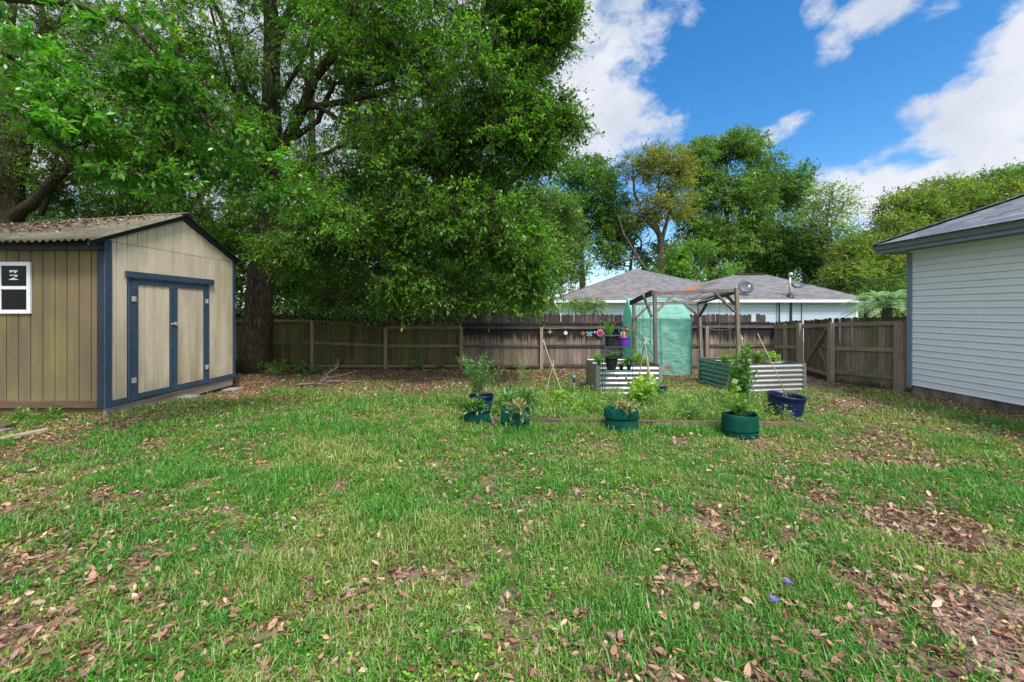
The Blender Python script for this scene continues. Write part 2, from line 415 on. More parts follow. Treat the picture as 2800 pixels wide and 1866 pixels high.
for k in range(1, 24):
    for zz in list(np.arange(.5, 2.9, .41)): q.box((SX - .03 - .203 * k + .03, SY0 - .001, zz + random.uniform(-.02, .02)), (.007, .003, .007))
q.build('nails', M_NAIL, shed, world=True)
# trim
def tr(name, boxes, mat, label=None, bevel=.004):
    q = MB()
    for b in boxes: q.bx(*b)
    o = q.build(name, mat, shed, world=True, bevel=bevel)
    if label: o['label'] = label
    return o
tr('corner_board', [(SX - .12, SX + .0, SY0 - .022, SY0 - .001, SB, 3.0)], M_DBLUE)
tr('corner_board', [(SX + .001, SX + .022, SY0 - .022, SY0 + .10, SB, 3.04)], M_BLUE)
tr('corner_board', [(SX + .001, SX + .022, SY1 - .085, SY1 + .01, SB, 3.04)], M_BLUE)
tr('base_board', [(XL, SX - .12, SY0 - .02, SY0 - .001, SB, SB + .12)], M_BROWNWOOD, 'dark brown base board along the long side')
tr('base_board', [(SX + .001, SX + .02, SY0 + .102, DY0 - .003, SB, SB + .1)], M_BLUE)
tr('base_board', [(SX + .001, SX + .02, DY1 + .003, SY1 - .087, SB, SB + .1)], M_BLUE)
# barge boards under the roof edge
for (ya, za, yb, zb) in ((SY0 - .32, 2.90, AP, 3.73), (SY1 + .28, 2.91, AP, 3.73)):
    q = MB(); q.add([(SX + .024, ya, za), (SX + .05, ya, za), (SX + .05, yb, zb), (SX + .024, yb, zb), (SX + .024, ya, za + .1), (SX + .05, ya, za + .1), (SX + .05, yb, zb + .1), (SX + .024, yb, zb + .1)], [(0,1,2,3), (4,7,6,5), (0,4,5,1), (1,5,6,2), (2,6,7,3), (3,7,4,0)])
    q.build('barge_board', M_DBLUE, shed, world=True, bevel=.004)
tr('door_lintel', [(SX + .023, SX + .06, 7.38, 9.56, 2.44, 2.55)], M_BLUE)
tr('door_jamb', [(SX + .001, SX + .026, DY0, DY0 + .085, SB, 2.438)], M_BLUE)
tr('door_jamb', [(SX + .001, SX + .026, DY1 - .085, DY1, SB, 2.438)], M_BLUE)
def door(y0, y1):
    q = MB(); y = y0 + .004
    q.bx(SX - .015, SX + .004, y0, y1, SB + .03, 2.425)
    d = q.build('door', M_DBLUE, shed, world=True)  # dark core colour stands in for shade in the door grooves
    q = MB(); y = y0 + .05
    while y < y1 - .05:
        q.bx(SX + .0045, SX + .014, y + .006, min(y + .195, y1 - .05), SB + .05, 2.36); y += .203
    q.build('door_panel', M_GAB, d, world=True)
    q = MB(); f0, f1 = SX + .0145, SX + .034
    q.bx(f0, f1, y0 + .003, y0 + .09, SB + .02, 2.425); q.bx(f0, f1, y1 - .09, y1 - .003, SB + .02, 2.425)
    q.bx(f0, f1, y0 + .0905, y1 - .0905, SB + .02, SB + .125); q.bx(f0, f1, y0 + .0905, y1 - .0905, 2.325, 2.425)
    q.build('door_frame', M_BLUE, d, world=True, bevel=.003)
    return d
DM = 8.44
d1 = door(DY0 + .088, DM - .004); d2 = door(DM + .004, DY1 - .088)
for dd, yy in ((d1, DY0 + .088), (d2, DY1 - .088)):
    for zz in (2.06, .60):
        q = MB(); q.bx(SX + .036, SX + .041, yy - .048, yy - .006, zz - .048, zz + .048); q.bx(SX + .036, SX + .041, yy + .006, yy + .048, zz - .048, zz + .048)
        q.tube([(SX + .042, yy, zz - .05), (SX + .042, yy, zz + .05)], .006)
        for k in (-.03, 0, .03):
            for s in (-.03, .03): q.box((SX + .042, yy + s, zz + k), (.003, .008, .008))
        q.build('hinge', M_STEEL, dd, world=True)
q = MB(); q.bx(SX + .034, SX + .046, DM - .07, DM + .06, 1.57, 1.60); q.bx(SX + .034, SX + .055, DM + .02, DM + .07, 1.55, 1.62); q.tube([(SX + .05, DM - .05, 1.585), (SX + .05, DM + .05, 1.585)], .007)
q.build('latch', M_STEEL, d1, world=True)
# corrugated roof
t = NT('corrugated_roof'); co = t.coord('Object', (.7, 1, 1)); a = t.noise(co, 3, 6, .7); b = t.noise(t.coord('Object', (8, 1.2, 1.2)), 2, 5, .6)
col = t.ramp(a, [(.3, (.075, .07, .045)), (.55, (.15, .135, .10)), (.75, (.24, .22, .19))]); col = t.mix(t.ramp(b, [(.5, (0, 0, 0)), (.7, (.6, .6, .6))]), col, (.09, .10, .035))
M_ROOF = t.done(t.bsdf(col, .8, spec=.3))
def corr(y_e, z_e, y_r, sgn):
    xs = np.arange(-11.9, SX + .13, .0125); ts = np.linspace(0, 1, 9)
    Xg, T = np.meshgrid(xs, ts, indexing='ij')
    sag = -.085 * np.clip((SX - Xg) / 1.0, 0, 4.5) * T * .75
    wave = .019 * np.sin(Xg * 2 * math.pi / .117) + .01 * np.sin(Xg * 1.9) * (1 - T)
    Z = z_e + (3.86 - z_e) * T + sag + wave + .03 * (1 - T) * np.sin(Xg * .9)
    Yg = y_e + (y_r - y_e) * T
    nx, ny = Xg.shape; V = np.stack([Xg, Yg, Z], -1).reshape(-1, 3); V2 = V.copy(); V2[:, 2] -= .007
    I = np.arange(nx * ny).reshape(nx, ny); n = nx * ny
    q = np.stack([I[:-1, :-1], I[1:, :-1], I[1:, 1:], I[:-1, 1:]], -1).reshape(-1, 4)
    e = np.stack([I[:-1, 0], I[1:, 0], I[1:, 0] + n, I[:-1, 0] + n], -1); e2 = np.stack([I[-1, :-1], I[-1, 1:], I[-1, 1:] + n, I[-1, :-1] + n], -1)
    return np_mesh('roof_sheet', np.concatenate([V, V2]), np.concatenate([q, q[:, ::-1] + n, e, e2]), M_ROOF, shed)
rs1 = corr(SY0 - .36, 2.99, AP, 1); rs2 = corr(SY1 + .32, 2.99, AP, -1)
def roof_z(x, y):
    T = (y - (SY0 - .36)) / (AP - SY0 + .36); return 2.99 + .87 * T - .085 * min(max(SX - x, 0), 4.5) * T * .75
q = MB(); pts = [(x, AP, roof_z(x, AP) + .012) for x in np.linspace(-11.9, SX + .14, 12)]
for a, b in zip(pts[:-1], pts[1:]):
    for s in (-1, 1):
        a2 = (a[0], a[1] + s * .15, a[2] - .055); b2 = (b[0], b[1] + s * .15, b[2] - .055)
        q.add([a, b, b2, a2, tuple(Vector(a) + Vector((0, 0, .01))), tuple(Vector(b) + Vector((0, 0, .01))), tuple(Vector(b2) + Vector((0, 0, .01))), tuple(Vector(a2) + Vector((0, 0, .01)))], BOXF)
q.build('ridge_cap', M_ROOF, shed, world=True)
tr('eave_beam', [(-11.8, SX + .0, SY0 - .1, SY0 - .03, 2.86, 2.935)], M_DBLUE)
# dark skirt and gable sill beam
tr('skirt_board', [(XL, SX - .06, SY0 + .03, SY0 + .07, .0, SB - .002)], M_BROWNWOOD)
tr('sill_beam', [(SX - .09, SX - .012, SY0 + .03, SY1 - .05, .03, SB - .003)], M_GREYWOOD, 'grey weathered beam under the gable wall')
# window
WX0, WX1, WZ0, WZ1 = -8.98, -8.04, 1.80, 2.665
win = MB(); fy0, fy1 = SY0 - .035, SY0 - .002
win.bx(WX0, WX1, fy0, fy1, WZ1 - .065, WZ1); win.bx(WX0, WX1, fy0, fy1, WZ0, WZ0 + .065); win.bx(WX1 - .062, WX1, fy0, fy1, WZ0 + .0655, WZ1 - .0655); win.bx(WX0, WX0 + .062, fy0, fy1, WZ0 + .0655, WZ1 - .0655)
win.bx(WX0 + .0625, WX1 - .0625, fy0 + .006, fy1, 2.205, 2.26)
win.bx(WX1 - .55, WX1 - .50, fy0 + .012, fy1, WZ0 + .0655, 2.204); win.bx(WX1 - .55, WX1 - .50, fy0 + .012, fy1, 2.2605, WZ1 - .0655)
w = win.build('window', M_WHITE, shed, world=True, bevel=.003)
t = NT('dark_glass'); M_GLASS = t.done(t.bsdf((.004, .005, .006), .12, spec=.22))
q = MB(); q.bx(WX0 + .05, WX1 - .05, SY0 - .012, SY0 - .004, WZ0 + .05, WZ1 - .05); q.build('pane', M_GLASS, w, world=True)
# white sticker marks seen in the upper pane
q = MB()
def mark(pts):
    ys = (SY0 - .0165, SY0 - .0125); vs = [(WX1 - (690 - px) * .001 * .79, ys[k], WZ1 - (py - 212) * .000786) for k in (0, 1) for px, py in pts]; n = len(pts)
    q.add(vs, [tuple(range(n)), tuple(range(n, 2 * n))[::-1]] + [(i, n + i, n + (i + 1) % n, (i + 1) % n) for i in range(n)])
mark([(222, 388), (405, 388), (400, 408), (380, 425), (350, 458), (330, 440), (312, 412), (300, 408), (285, 428), (262, 438), (238, 432), (222, 412)])
mark([(228, 486), (405, 486), (400, 506), (375, 530), (355, 532), (335, 515), (312, 500), (285, 502), (240, 508)])
mark([(215, 592), (412, 592), (412, 580), (380, 576), (340, 562), (308, 540), (285, 562), (245, 574), (215, 582)])
q.build('sticker', M_WHITE, w, world=True)
# concrete pads below
M_CONC = plain('concrete', (.28, .27, .25), .9, var=.25, scale=14)
for (u, v, Y) in ((500, 1092, 8.72), (618, 1066, 10.1)):
    p = thing('paving_block', (SX + .06, Y, Gf(SX, Y)), 'grey concrete block under the %s of the shed sill' % ('middle' if Y < 9 else 'far corner'), 'concrete block')
    q = MB(); q.box((0, 0, .03), (.4, .28, .1)); q.build('block', M_CONC, p, bevel=.012)

# ================================================================ HOUSE (right)
M_SID = plain('white_lap_siding', (.80, .82, .88), .42, var=.035, scale=3)
M_HBLUE = plain('house_blue_paint', (.19, .25, .32), .45, var=.08)
M_HDARK = plain('soffit_grey_paint', (.13, .15, .15), .5, var=.1)
house = thing('house', (8.66, 9.17, 0), 'near house with white lap siding, blue corner board and grey shingle roof', 'house')
HX, HY = 8.66, 9.17
q = MB(); prof = []
z = .235; c = .1278
def sidx(z0): return [(HX - .006, z0), (HX + .010, z0 + .001), (HX + .010, z0 + .011), (HX - .019, z0 + .012), (HX - .020, z0 + .024), (HX - .013, z0 + .034), (HX - .008, z0 + c * .96), (HX - .006, z0 + c)]
while z < 3.10: prof += sidx(z); z += c
nc = len(prof) // 8
for k in range(nc):      # every course is several lengths of siding with lapped joints
    yj = HY - .01; j = 0
    while yj > -4.0:
        y2 = yj - random.uniform(1.2, 3.6); dx = -.0025 * (j % 2); pf = [(x + dx, zz) for (x, zz) in prof[8*k:8*k+8]]; ys = np.linspace(yj, y2, 5)
        wv = [random.uniform(-.0012, .0012) for _ in ys]
        vs = [(x + w_, yy, zz + w_ * .6) for (x, zz) in pf for yy, w_ in zip(ys, wv)]
        q.add(vs, [(5*i + m_, 5*(i+1) + m_, 5*(i+1) + m_ + 1, 5*i + m_ + 1) for i in range(7) for m_ in range(4)]); yj = y2 + .0; j += 1
q.build('siding_wall', M_SID, house, world=True)
q = MB(); q.bx(HX + .012, 20, -4, HY, .235, 3.14); q.build('wall', M_SID, house, world=True)
q = MB(); q.bx(HX - .03, HX + .001, HY - .085, HY + .03, .2, 3.10); q.bx(HX + .0012, HX + .09, HY + .001, HY + .03, .2, 3.10); q.build('corner_board', M_HBLUE, house, world=True, bevel=.003)
t = NT('foundation'); a = t.noise(t.coord('Object', (1, 1, .6)), 3, 8, .7); b = t.noise(t.coord('Object'), 1.5, 4)
col = t.ramp(a, [(.35, (.05, .038, .032)), (.5, (.17, .13, .115)), (.7, (.36, .31, .29))]); M_FOUND = t.done(t.bsdf(col, .9, spec=.2, normal=t.bump(a, .6, .02)))
q = MB(); q.bx(HX + .02, 19.9, -3.9, HY - .03, -.1, .234); q.build('foundation', M_FOUND, house, world=True)
# roof: hip
EX, EY, EZ = 8.20, 9.56, 3.20
def shingle_mat(name, c0, c1, c2, axis='x', row=.09, moss=None):
    t = NT(name); tc = t.n('ShaderNodeTexCoord'); sp = t.n('ShaderNodeSeparateXYZ'); t.l(tc.outputs['Object'], sp.inputs[0]); cb = t.n('ShaderNodeCombineXYZ')
    t.l(sp.outputs['X' if axis == 'x' else 'Y'], cb.inputs['X']); t.l(sp.outputs['Z'], cb.inputs['Y'])
    br = t.n('ShaderNodeTexBrick'); br.offset = .5; br.inputs['Scale'].default_value = 1; br.inputs['Brick Width'].default_value = .32; br.inputs['Row Height'].default_value = row
    br.inputs['Mortar Size'].default_value = .006; br.inputs['Color1'].default_value = (0, 0, 0, 1); br.inputs['Color2'].default_value = (1, 1, 1, 1); br.inputs['Mortar'].default_value = (.0, .0, .0, 1); br.inputs['Mortar Smooth'].default_value = .1
    t.l(cb.outputs[0], br.inputs['Vector'])
    saw = t.math('FRACT', t.math('DIVIDE', sp.outputs['Z'], row))
    n = t.noise(tc.outputs['Object'], 14, 4, .8); n2 = t.noise(tc.outputs['Object'], .8, 3)
    bc = t.n('ShaderNodeRGBToBW'); t.l(br.outputs['Color'], bc.inputs[0])
    k = t.math('ADD', t.math('MULTIPLY', bc.outputs[0], .5), t.math('MULTIPLY', n, .5))
    col = t.ramp(k, [(.2, c0), (.5, c1), (.85, c2)])
    col = t.mix(t.ramp(saw, [(0, (.75, .75, .75)), (.14, (0, 0, 0))]), col, tuple(x * .35 for x in c0))
    col = t.mix(t.math('MULTIPLY', n2, .35), col, tuple(x * 1.25 for x in c1))
    if moss: col = moss(t, col, tc.outputs['Object'])
    return t.done(t.bsdf(col, .9, spec=.2, normal=t.bump(t.math('SUBTRACT', 1.0, saw), .6, .012)))
M_SHN = shingle_mat('near_shingles', (.085, .095, .115), (.15, .165, .19), (.25, .27, .30), 'y', .065)
M_SHNX = shingle_mat('near_shingles_end', (.085, .095, .115), (.15, .165, .19), (.25, .27, .30), 'x', .065)
s_ = .46; D = 7.0
rf = MB(); A = (EX, EY, EZ + .13); rf.add([A, (EX, -4.4, EZ + .13), (EX + D, -4.4, EZ + .13 + s_ * D), (EX + D, EY - D, EZ + .13 + s_ * D)], [(0, 1, 2, 3)]); ro = rf.build('roof', M_SHN, house, world=True)
rf = MB(); rf.add([A, (EX + D, EY - D, EZ + .13 + s_ * D), (EX + 2 * D, EY, EZ + .13)], [(0, 1, 2)]); rf.build('roof', M_SHNX, house, world=True)
# ragged first shingle course and hip caps
q = MB(); y = EY
while y > -4:
    q.box((EX - .008, y - .16, EZ + .128), (.05, .31, .016), Matrix.Rotation(-.42, 3, 'Y')); y -= .33
q.build('drip_course', M_SHN, ro, world=True)
q = MB(); k = 0.0
while k < D:
    a = Vector((EX + k, EY - k, EZ + .135 + s_ * k)); b = a + Vector((.26, -.26, s_ * .26 + .012)); q.bar(a, b, .26, .018); k += .22
q.build('hip_cap', M_SHN, ro, world=True)
q = MB(); q.bx(EX + .001, EX + .03, -4.4, EY - .03, EZ - .0, EZ + .118); q.bx(EX + .001, 19, EY - .029, EY, EZ - .0, EZ + .118); q.build('fascia', M_HDARK, house, world=True)
q = MB(); q.bx(EX + .035, EX + .07, -4.4, EY - .075, EZ - .075, EZ - .001); q.bx(EX + .035, 19, EY - .074, EY - .04, EZ - .075, EZ - .001); q.build('frieze_board', M_HBLUE, house, world=True, bevel=.006)
q = MB(); q.bx(EX + .071, HX + .1, -4.4, EY - .08, EZ - .055, EZ - .04); q.bx(HX + .1, 19, HY, EY - .08, EZ - .055, EZ - .04); q.build('soffit', M_HDARK, house, world=True)

# ================================================================ HOUSE (behind the fence)
def rust(t, col, co):
    n = t.noise(co, 1.1, 6, .65); sp = t.n('ShaderNodeSeparateXYZ'); t.l(co, sp.inputs[0])
    n2 = t.noise(co, 7, 4, .7)
    # rust coloured leaf litter in the valley where the two roofs meet, and thin patches by the left hip
    dx = t.math('DIVIDE', t.math('SUBTRACT', sp.outputs['X'], RX), .8); dz = t.math('DIVIDE', t.math('SUBTRACT', sp.outputs['Z'], RZ), .45)
    ax = t.math('SUBTRACT', dx, t.math('MULTIPLY', dz, 1.5))
    r2 = t.math('SUBTRACT', 1.0, t.math('ADD', t.math('MULTIPLY', ax, ax), t.math('MULTIPLY', dz, dz)), True)
    f = t.math('ADD', t.math('MULTIPLY', r2, 1.3), t.math('MULTIPLY', t.math('SUBTRACT', n2, .5), 1.3))
    col = t.mix(t.ramp(f, [(.5, (0, 0, 0)), (.6, (1, 1, 1))]), col, (.34, .12, .05))
    g = t.math('MULTIPLY', t.math('LESS_THAN', sp.outputs['X'], RX - 3.5), t.math('GREATER_THAN', t.math('ADD', n, t.math('MULTIPLY', n2, .25)), .72))
    return t.mix(t.math('MULTIPLY', g, .7), col, (.30, .13, .07))
nb = thing('house', (14, 26, 0), 'pale blue house behind the back fence with two grey hip roofs', 'house')
RX, RZ = 11.9 - 14, 3.2
M_SHF = shingle_mat('far_shingles', (.095, .092, .095), (.16, .155, .162), (.25, .24, .25), 'x', .075, rust)
M_SHF2 = shingle_mat('far_shingles_two', (.095, .092, .095), (.16, .155, .162), (.25, .24, .25), 'x', .075)
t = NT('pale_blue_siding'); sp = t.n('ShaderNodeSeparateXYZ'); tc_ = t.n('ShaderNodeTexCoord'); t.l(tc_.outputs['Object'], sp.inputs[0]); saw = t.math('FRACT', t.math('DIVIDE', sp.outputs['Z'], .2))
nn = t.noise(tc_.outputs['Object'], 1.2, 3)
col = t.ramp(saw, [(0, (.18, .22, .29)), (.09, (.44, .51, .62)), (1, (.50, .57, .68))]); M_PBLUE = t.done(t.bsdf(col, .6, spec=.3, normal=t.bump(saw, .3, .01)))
ez = 2.50
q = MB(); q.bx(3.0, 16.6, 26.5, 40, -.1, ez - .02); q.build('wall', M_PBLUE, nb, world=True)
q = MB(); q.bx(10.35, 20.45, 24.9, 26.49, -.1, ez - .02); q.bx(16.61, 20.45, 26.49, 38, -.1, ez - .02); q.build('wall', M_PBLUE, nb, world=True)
def hiproof(x0, x1, y0, y1, ra, rb, name, mat, z=ez, over=0):
    q = MB(); c = [(x0, y0, z), (x1, y0, z), (x1, y1, z), (x0, y1, z)]
    if ra == rb: q.add(c + [ra], [(0, 1, 4), (1, 2, 4), (2, 3, 4), (3, 0, 4)])
    else: q.add(c + [ra, rb], [(0, 1, 5, 4), (1, 2, 5), (2, 3, 4, 5), (3, 0, 4)])
    return q.build(name, mat, nb, world=True)
r1 = hiproof(2.55, 17.05, 26, 40.5, (9.8, 33.25, 5.17), (9.8, 33.25, 5.17), 'roof', M_SHF)
r2 = hiproof(9.86, 21.05, 24.5, 38, (15.49, 29.5, 4.36), (17.93, 29.5, 4.36), 'roof', M_SHF2)
q = MB(); q.bx(2.55, 17.05, 26.0, 26.03, ez - .16, ez - .003); q.bx(2.55, 2.58, 26.031, 40, ez - .16, ez - .003); q.build('fascia', M_WHITE, nb, world=True)
q = MB(); q.bx(9.86, 21.05, 24.5, 24.53, ez - .17, ez - .003); q.bx(9.86, 9.89, 24.531, 26.2, ez - .17, ez - .003); q.bx(21.02, 21.05, 24.531, 38, ez - .17, ez - .003); q.build('fascia', M_WHITE, nb, world=True)
q = MB(); q.bx(2.59, 17, 26.031, 26.5, ez - .15, ez - .14); q.bx(9.9, 21.0, 24.531, 25, ez - .15, ez - .14); q.build('soffit', M_WHITE, nb, world=True)
q = MB(); q.bx(2.97, 3.1, 26.47, 26.499, 0, ez - .15); q.build('corner_board', M_WHITE, nb, world=True); q = MB(); q.bx(10.33, 10.5, 24.87, 24.899, 0, ez - .15); q.build('corner_board', M_WHITE, nb, world=True); q = MB(); q.bx(20.32, 20.47, 24.87, 24.899, 0, ez - .15); q.build('corner_board', M_WHITE, nb, world=True)
q = MB(); q.tube([(2.62, 26.0, ez - .1), (2.7, 26.05, ez - .3), (3.0, 26.35, ez - .55), (3.02, 26.42, ez - .8), (3.02, 26.42, .1)], .05, 8); q.build('downspout', M_WHITE, nb, world=True)
M_BLACK = plain('black_plastic', (.02, .02, .022), .5, var=.2)
q = MB(); q.bx(15.7, 17.7, 29.35, 29.65, 4.34, 4.45); q.build('ridge_vent', M_BLACK, nb, world=True)
M_CABLE = plain('dark_cable', (.03, .03, .035), .5)
for u, w in ((2131, .035), (2192, .02), (2124, .015)):
    X = (u - CU) * 24.85 / F; q = MB(); q.tube([(X, 24.86, ez - .15), (X + .02, 24.86, ez - .6), (X, 24.86, .3)], w, 6); q.build('cable_drop', M_CABLE, nb, world=True)
# service mast with its conduit
M_MAST = plain('mast_steel', (.45, .42, .40), .5, .3, var=.15)
ms = thing('service_mast', (16.53, 25.0, 2.55), 'tall grey electric mast standing through the pale blue house roof', 'service mast')
X, Yq = (2160 - CU) * 24.95 / F, 24.95
q = MB(); q.tube([(X, Yq, 2.6), (X, Yq, 3.93)], .06, 10); q.build('mast', M_MAST, ms, world=True, smooth=True)
q = MB(); q.lathe([(.0, .22), (.09, .2), (.13, .1), (.12, 0), (.0, 0)], 14, (X + .05, Yq, 3.9)); q.build('weather_head', M_MAST, ms, world=True, smooth=True)
q = MB(); q.lathe([(.24, -.06), (.17, .03), (.09, .2), (.07, .2)], 14, (X, Yq, 2.68)); q.build('flashing', M_BLACK, ms, world=True, smooth=True)
q = MB(); q.tube([(X, 24.84, ez - .16), (X, 24.84, .2)], .055, 8); q.build('conduit', M_CABLE, ms, world=True)
q = MB()
for k in range(3):
    pts = [(X + .08 + .38 * (1 + .15 * k) * (1 - math.cos(a)) * .9, Yq - .06 * k, 3.98 - .12 + .36 * math.sin(a) - a * .06) for a in np.linspace(0, 6.2, 16)]; q.tube(pts, .018, 5)
q.build('drip_loop', M_CABLE, ms, world=True)
pl = thing('power_line', (X, Yq, 3.6), 'black overhead cable running from the roof mast to the near house', 'cable')
a = Vector((X + .1, Yq, 3.55)); b = Vector((9.2, 9.3, 2.72)); pts = [a.lerp(b, k / 14) + Vector((0, 0, -.45 * 4 * (k / 14) * (1 - k / 14) * .5)) for k in range(15)]
q = MB(); q.tube(pts, .016, 6); q.build('cable', M_CABLE, pl, world=True)
# dish
M_DISH = plain('dish_grey', (.10, .12, .14), .5, 0)
dc = P(2040, 784, 25.2); ds = thing('satellite_dish', (dc.x, 25.4, 2.6), 'grey satellite dish on the pale blue house roof', 'satellite dish')
Mr = Matrix.Rotation(R(-22), 4, 'Z') @ Matrix.Rotation(R(78), 4, 'X')
q = MB(); q.lathe([(.0, .09), (.15, .08), (.3, .04), (.41, -.01), (.42, -.02), (.3, .02), (.15, .06), (.0, .07)], 28, (0, 0, 0)); q.v = [tuple((Matrix.Translation(dc) @ Mr @ Matrix.Scale(-1, 4, (0, 0, 1))) @ Vector(p)) for p in q.v]
q.build('dish', M_DISH, ds, world=True, smooth=True)
q = MB(); q.tube([(dc.x - .12, 25.45, 2.62), (dc.x - .1, 25.35, 2.95), (dc.x, 25.3, dc.z - .12)], .035, 8); q.build('mast', M_WHITE, ds, world=True, smooth=True)
q = MB(); q.bar((dc.x - .02, 25.25, dc.z - .3), (dc.x - .1, 24.75, dc.z - .02), .03, .03); q.box((dc.x - .1, 24.72, dc.z), (.1, .1, .14)); q.build('feed_arm', M_WHITE, ds, world=True)
q = MB(); q.box((dc.x - .12, 25.45, 2.68), (.3, .25, .03), Matrix.Rotation(.35, 3, 'X')); q.build('mount_foot', M_MAST, ds, world=True)

# ================================================================ FENCES
def mold_top(z0, z1, k, xr=None):
    def f(t, col):
        g = t.n('ShaderNodeNewGeometry'); sp = t.n('ShaderNodeSeparateXYZ'); t.l(g.outputs['Position'], sp.inputs[0])
        n = t.math('ADD', t.math('MULTIPLY', t.noise(t.coord('Object', (22, 22, .5)), 1.6, 4, .7), .6), t.math('MULTIPLY', t.noise(t.coord('Object', (2.2, 2.2, .9)), 1.6, 4, .6), .4))
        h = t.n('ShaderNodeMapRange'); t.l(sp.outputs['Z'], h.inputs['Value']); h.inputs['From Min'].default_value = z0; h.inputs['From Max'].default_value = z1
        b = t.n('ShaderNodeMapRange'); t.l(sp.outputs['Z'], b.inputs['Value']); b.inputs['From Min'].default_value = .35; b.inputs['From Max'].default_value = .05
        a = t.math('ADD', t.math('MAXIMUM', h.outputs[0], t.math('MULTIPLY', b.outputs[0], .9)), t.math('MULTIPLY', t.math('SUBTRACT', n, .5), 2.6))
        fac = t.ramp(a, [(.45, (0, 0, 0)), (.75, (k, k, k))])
        if xr:
            x = t.n('ShaderNodeMapRange'); t.l(sp.outputs['X'], x.inputs['Value']); x.inputs['From Min'].default_value = xr[0]; x.inputs['From Max'].default_value = xr[1]
            fac = t.math('MULTIPLY', fac, x.outputs[0])
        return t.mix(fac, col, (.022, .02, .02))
    return f
FL = dict(base=(.10, .085, .045), dark=(.036, .03, .018), light=(.17, .14, .085), moss=(.13, .14, .035, .6))
FR = dict(base=(.185, .15, .13), dark=(.062, .05, .043), light=(.34, .29, .26), moss=(.22, .20, .07, .35))
M_PL = wood_mat('picket_brown', mold=mold_top(1.15, 1.7, .8), **FL)
M_PR = wood_mat('picket_grey', mold=mold_top(.62, 1.20, 1.0), **FR)
M_PS = wood_mat('picket_side', base=(.155, .125, .10), dark=(.058, .046, .037), light=(.27, .225, .19), moss=(.15, .15, .04, .35), mold=mold_top(1.2, 1.75, .8))
M_PN = wood_mat('picket_far', base=(.075, .062, .058), dark=(.025, .021, .02), light=(.15, .125, .115), mold=mold_top(1.0, 2.2, .7), axis='z')
M_RL = wood_mat('rail_brown', base=(.17, .14, .08), dark=(.075, .06, .036), light=(.25, .205, .13), axis='x', moss=(.15, .15, .05, .5))
M_RR = wood_mat('rail_grey', base=(.085, .07, .062), dark=(.025, .021, .019), light=(.20, .17, .155), axis='x')
M_RS = wood_mat('rail_side', base=(.23, .195, .155), dark=(.10, .085, .065), light=(.34, .30, .25), axis='y', moss=(.17, .17, .05, .4))
M_POST = wood_mat('post_brown', base=(.34, .26, .16), dark=(.18, .135, .08), light=(.46, .37, .24), axis='z', vary=.6)
M_POSTG = wood_mat('post_grey', base=(.27, .21, .18), dark=(.13, .10, .085), light=(.38, .32, .28), axis='z', vary=.6)
def picket(m, c, ux, n, w, z0, z1, th=.018):
    """dog-eared board centred at c (on its back face), along ux, normal n towards the viewer"""
    e = w * .24; h = w / 2; lean = random.uniform(-.006, .006)
    prof = [(-h, z0), (h, z0), (h, z1 - e), (h - e, z1), (-h + e, z1), (-h, z1 - e)]
    vs = []
    for d in (0, th):
        for (a, z) in prof:
            p = c + ux * (a + lean * (z - z0)) + n * d; vs.append((p.x, p.y, z))
    m.add(vs, [(0, 1, 2, 3, 4, 5), (11, 10, 9, 8, 7, 6)] + [(i, 6 + i, 6 + (i + 1) % 6, (i + 1) % 6) for i in range(6)])
def panel(parent, a, b, ta, tb, mat, w=.138, name='picket_panel', side=1, gap=.006, zb=.02, off=0.0):
    a, b = Vector((*a, 0)), Vector((*b, 0)); L = (b - a).length; ux = (b - a).normalized(); n = Vector((ux.y, -ux.x, 0)) * side
    k = max(1, round(L / (w + gap))); m = MB()
    for i in range(k):
        t = (i + .5) / k; c = a.lerp(b, t) + n * (off + random.uniform(-.003, .003))
        picket(m, c, ux, n, L / k - gap * random.uniform(.4, 1.6), Gf(c.x, c.y) + zb + random.uniform(-.015, .02), ta + (tb - ta) * t + random.uniform(-.014, .014))
    return m.build(name, mat, parent, world=True)
def rail(parent, a, b, za, zb, mat, off=.02, h=.085, w=.04, name='rail', side=1):
    a, b = Vector((*a, 0)), Vector((*b, 0)); ux = (b - a).normalized(); n = Vector((ux.y, -ux.x, 0)) * side
    p, q_ = a + n * (off + w / 2), b + n * (off + w / 2); p.z, q_.z = za, zb
    m = MB(); m.bar(p, q_, w, h); return m.build(name, mat, parent, world=True, bevel=.004)
def post(parent, x, y, top, mat, s=.095, name='post', z0=None, rz=0):
    g = Gf(x, y) - .05 if z0 is None else z0
    m = MB(); m.box((x, y, (g + top) / 2), (s, s, top - g), Matrix.Rotation(rz, 3, 'Z')); return m.build(name, mat, parent, world=True, bevel=.006)
FY = 13.1
bf = thing('back_fence', (-1.5, FY, 0), 'long weathered picket fence closing the back of the yard, brown left and mouldy grey right', 'fence')
px = [-13.3, -11.0, -8.6, -6.19, -3.91, -1.57, .91, 3.45, 6.03, 8.19]
def ftop(x): return 1.68 if x < -6.2 else (1.68 - .2 * (x + 6.19) / 2.28 if x < -3.91 else 1.47 + (.03 if x > 6 else 0))
for i in range(len(px) - 1):
    a, b = (px[i], FY), (px[i + 1], FY); left = px[i] < -2
    ta, tb = ftop(px[i] + .001), ftop(px[i + 1] - .001)
    panel(bf, a, b, ta, tb, M_PL if left else M_PR)
    e = .0
    for (fa, hh) in (((ta - .15, tb - .15), .085), ((ta * .5 + .02, tb * .5 + .02), .08), ((.13, .13), .08)):
        rail(bf, (px[i] + .05, FY), (px[i + 1] - .05, FY), fa[0], fa[1], M_RL if left else M_RR, off=.02, h=hh)
for x in px[1:]: post(bf, x, FY - .075, ftop(x) - .13, M_POST if x < 0 else M_POSTG)
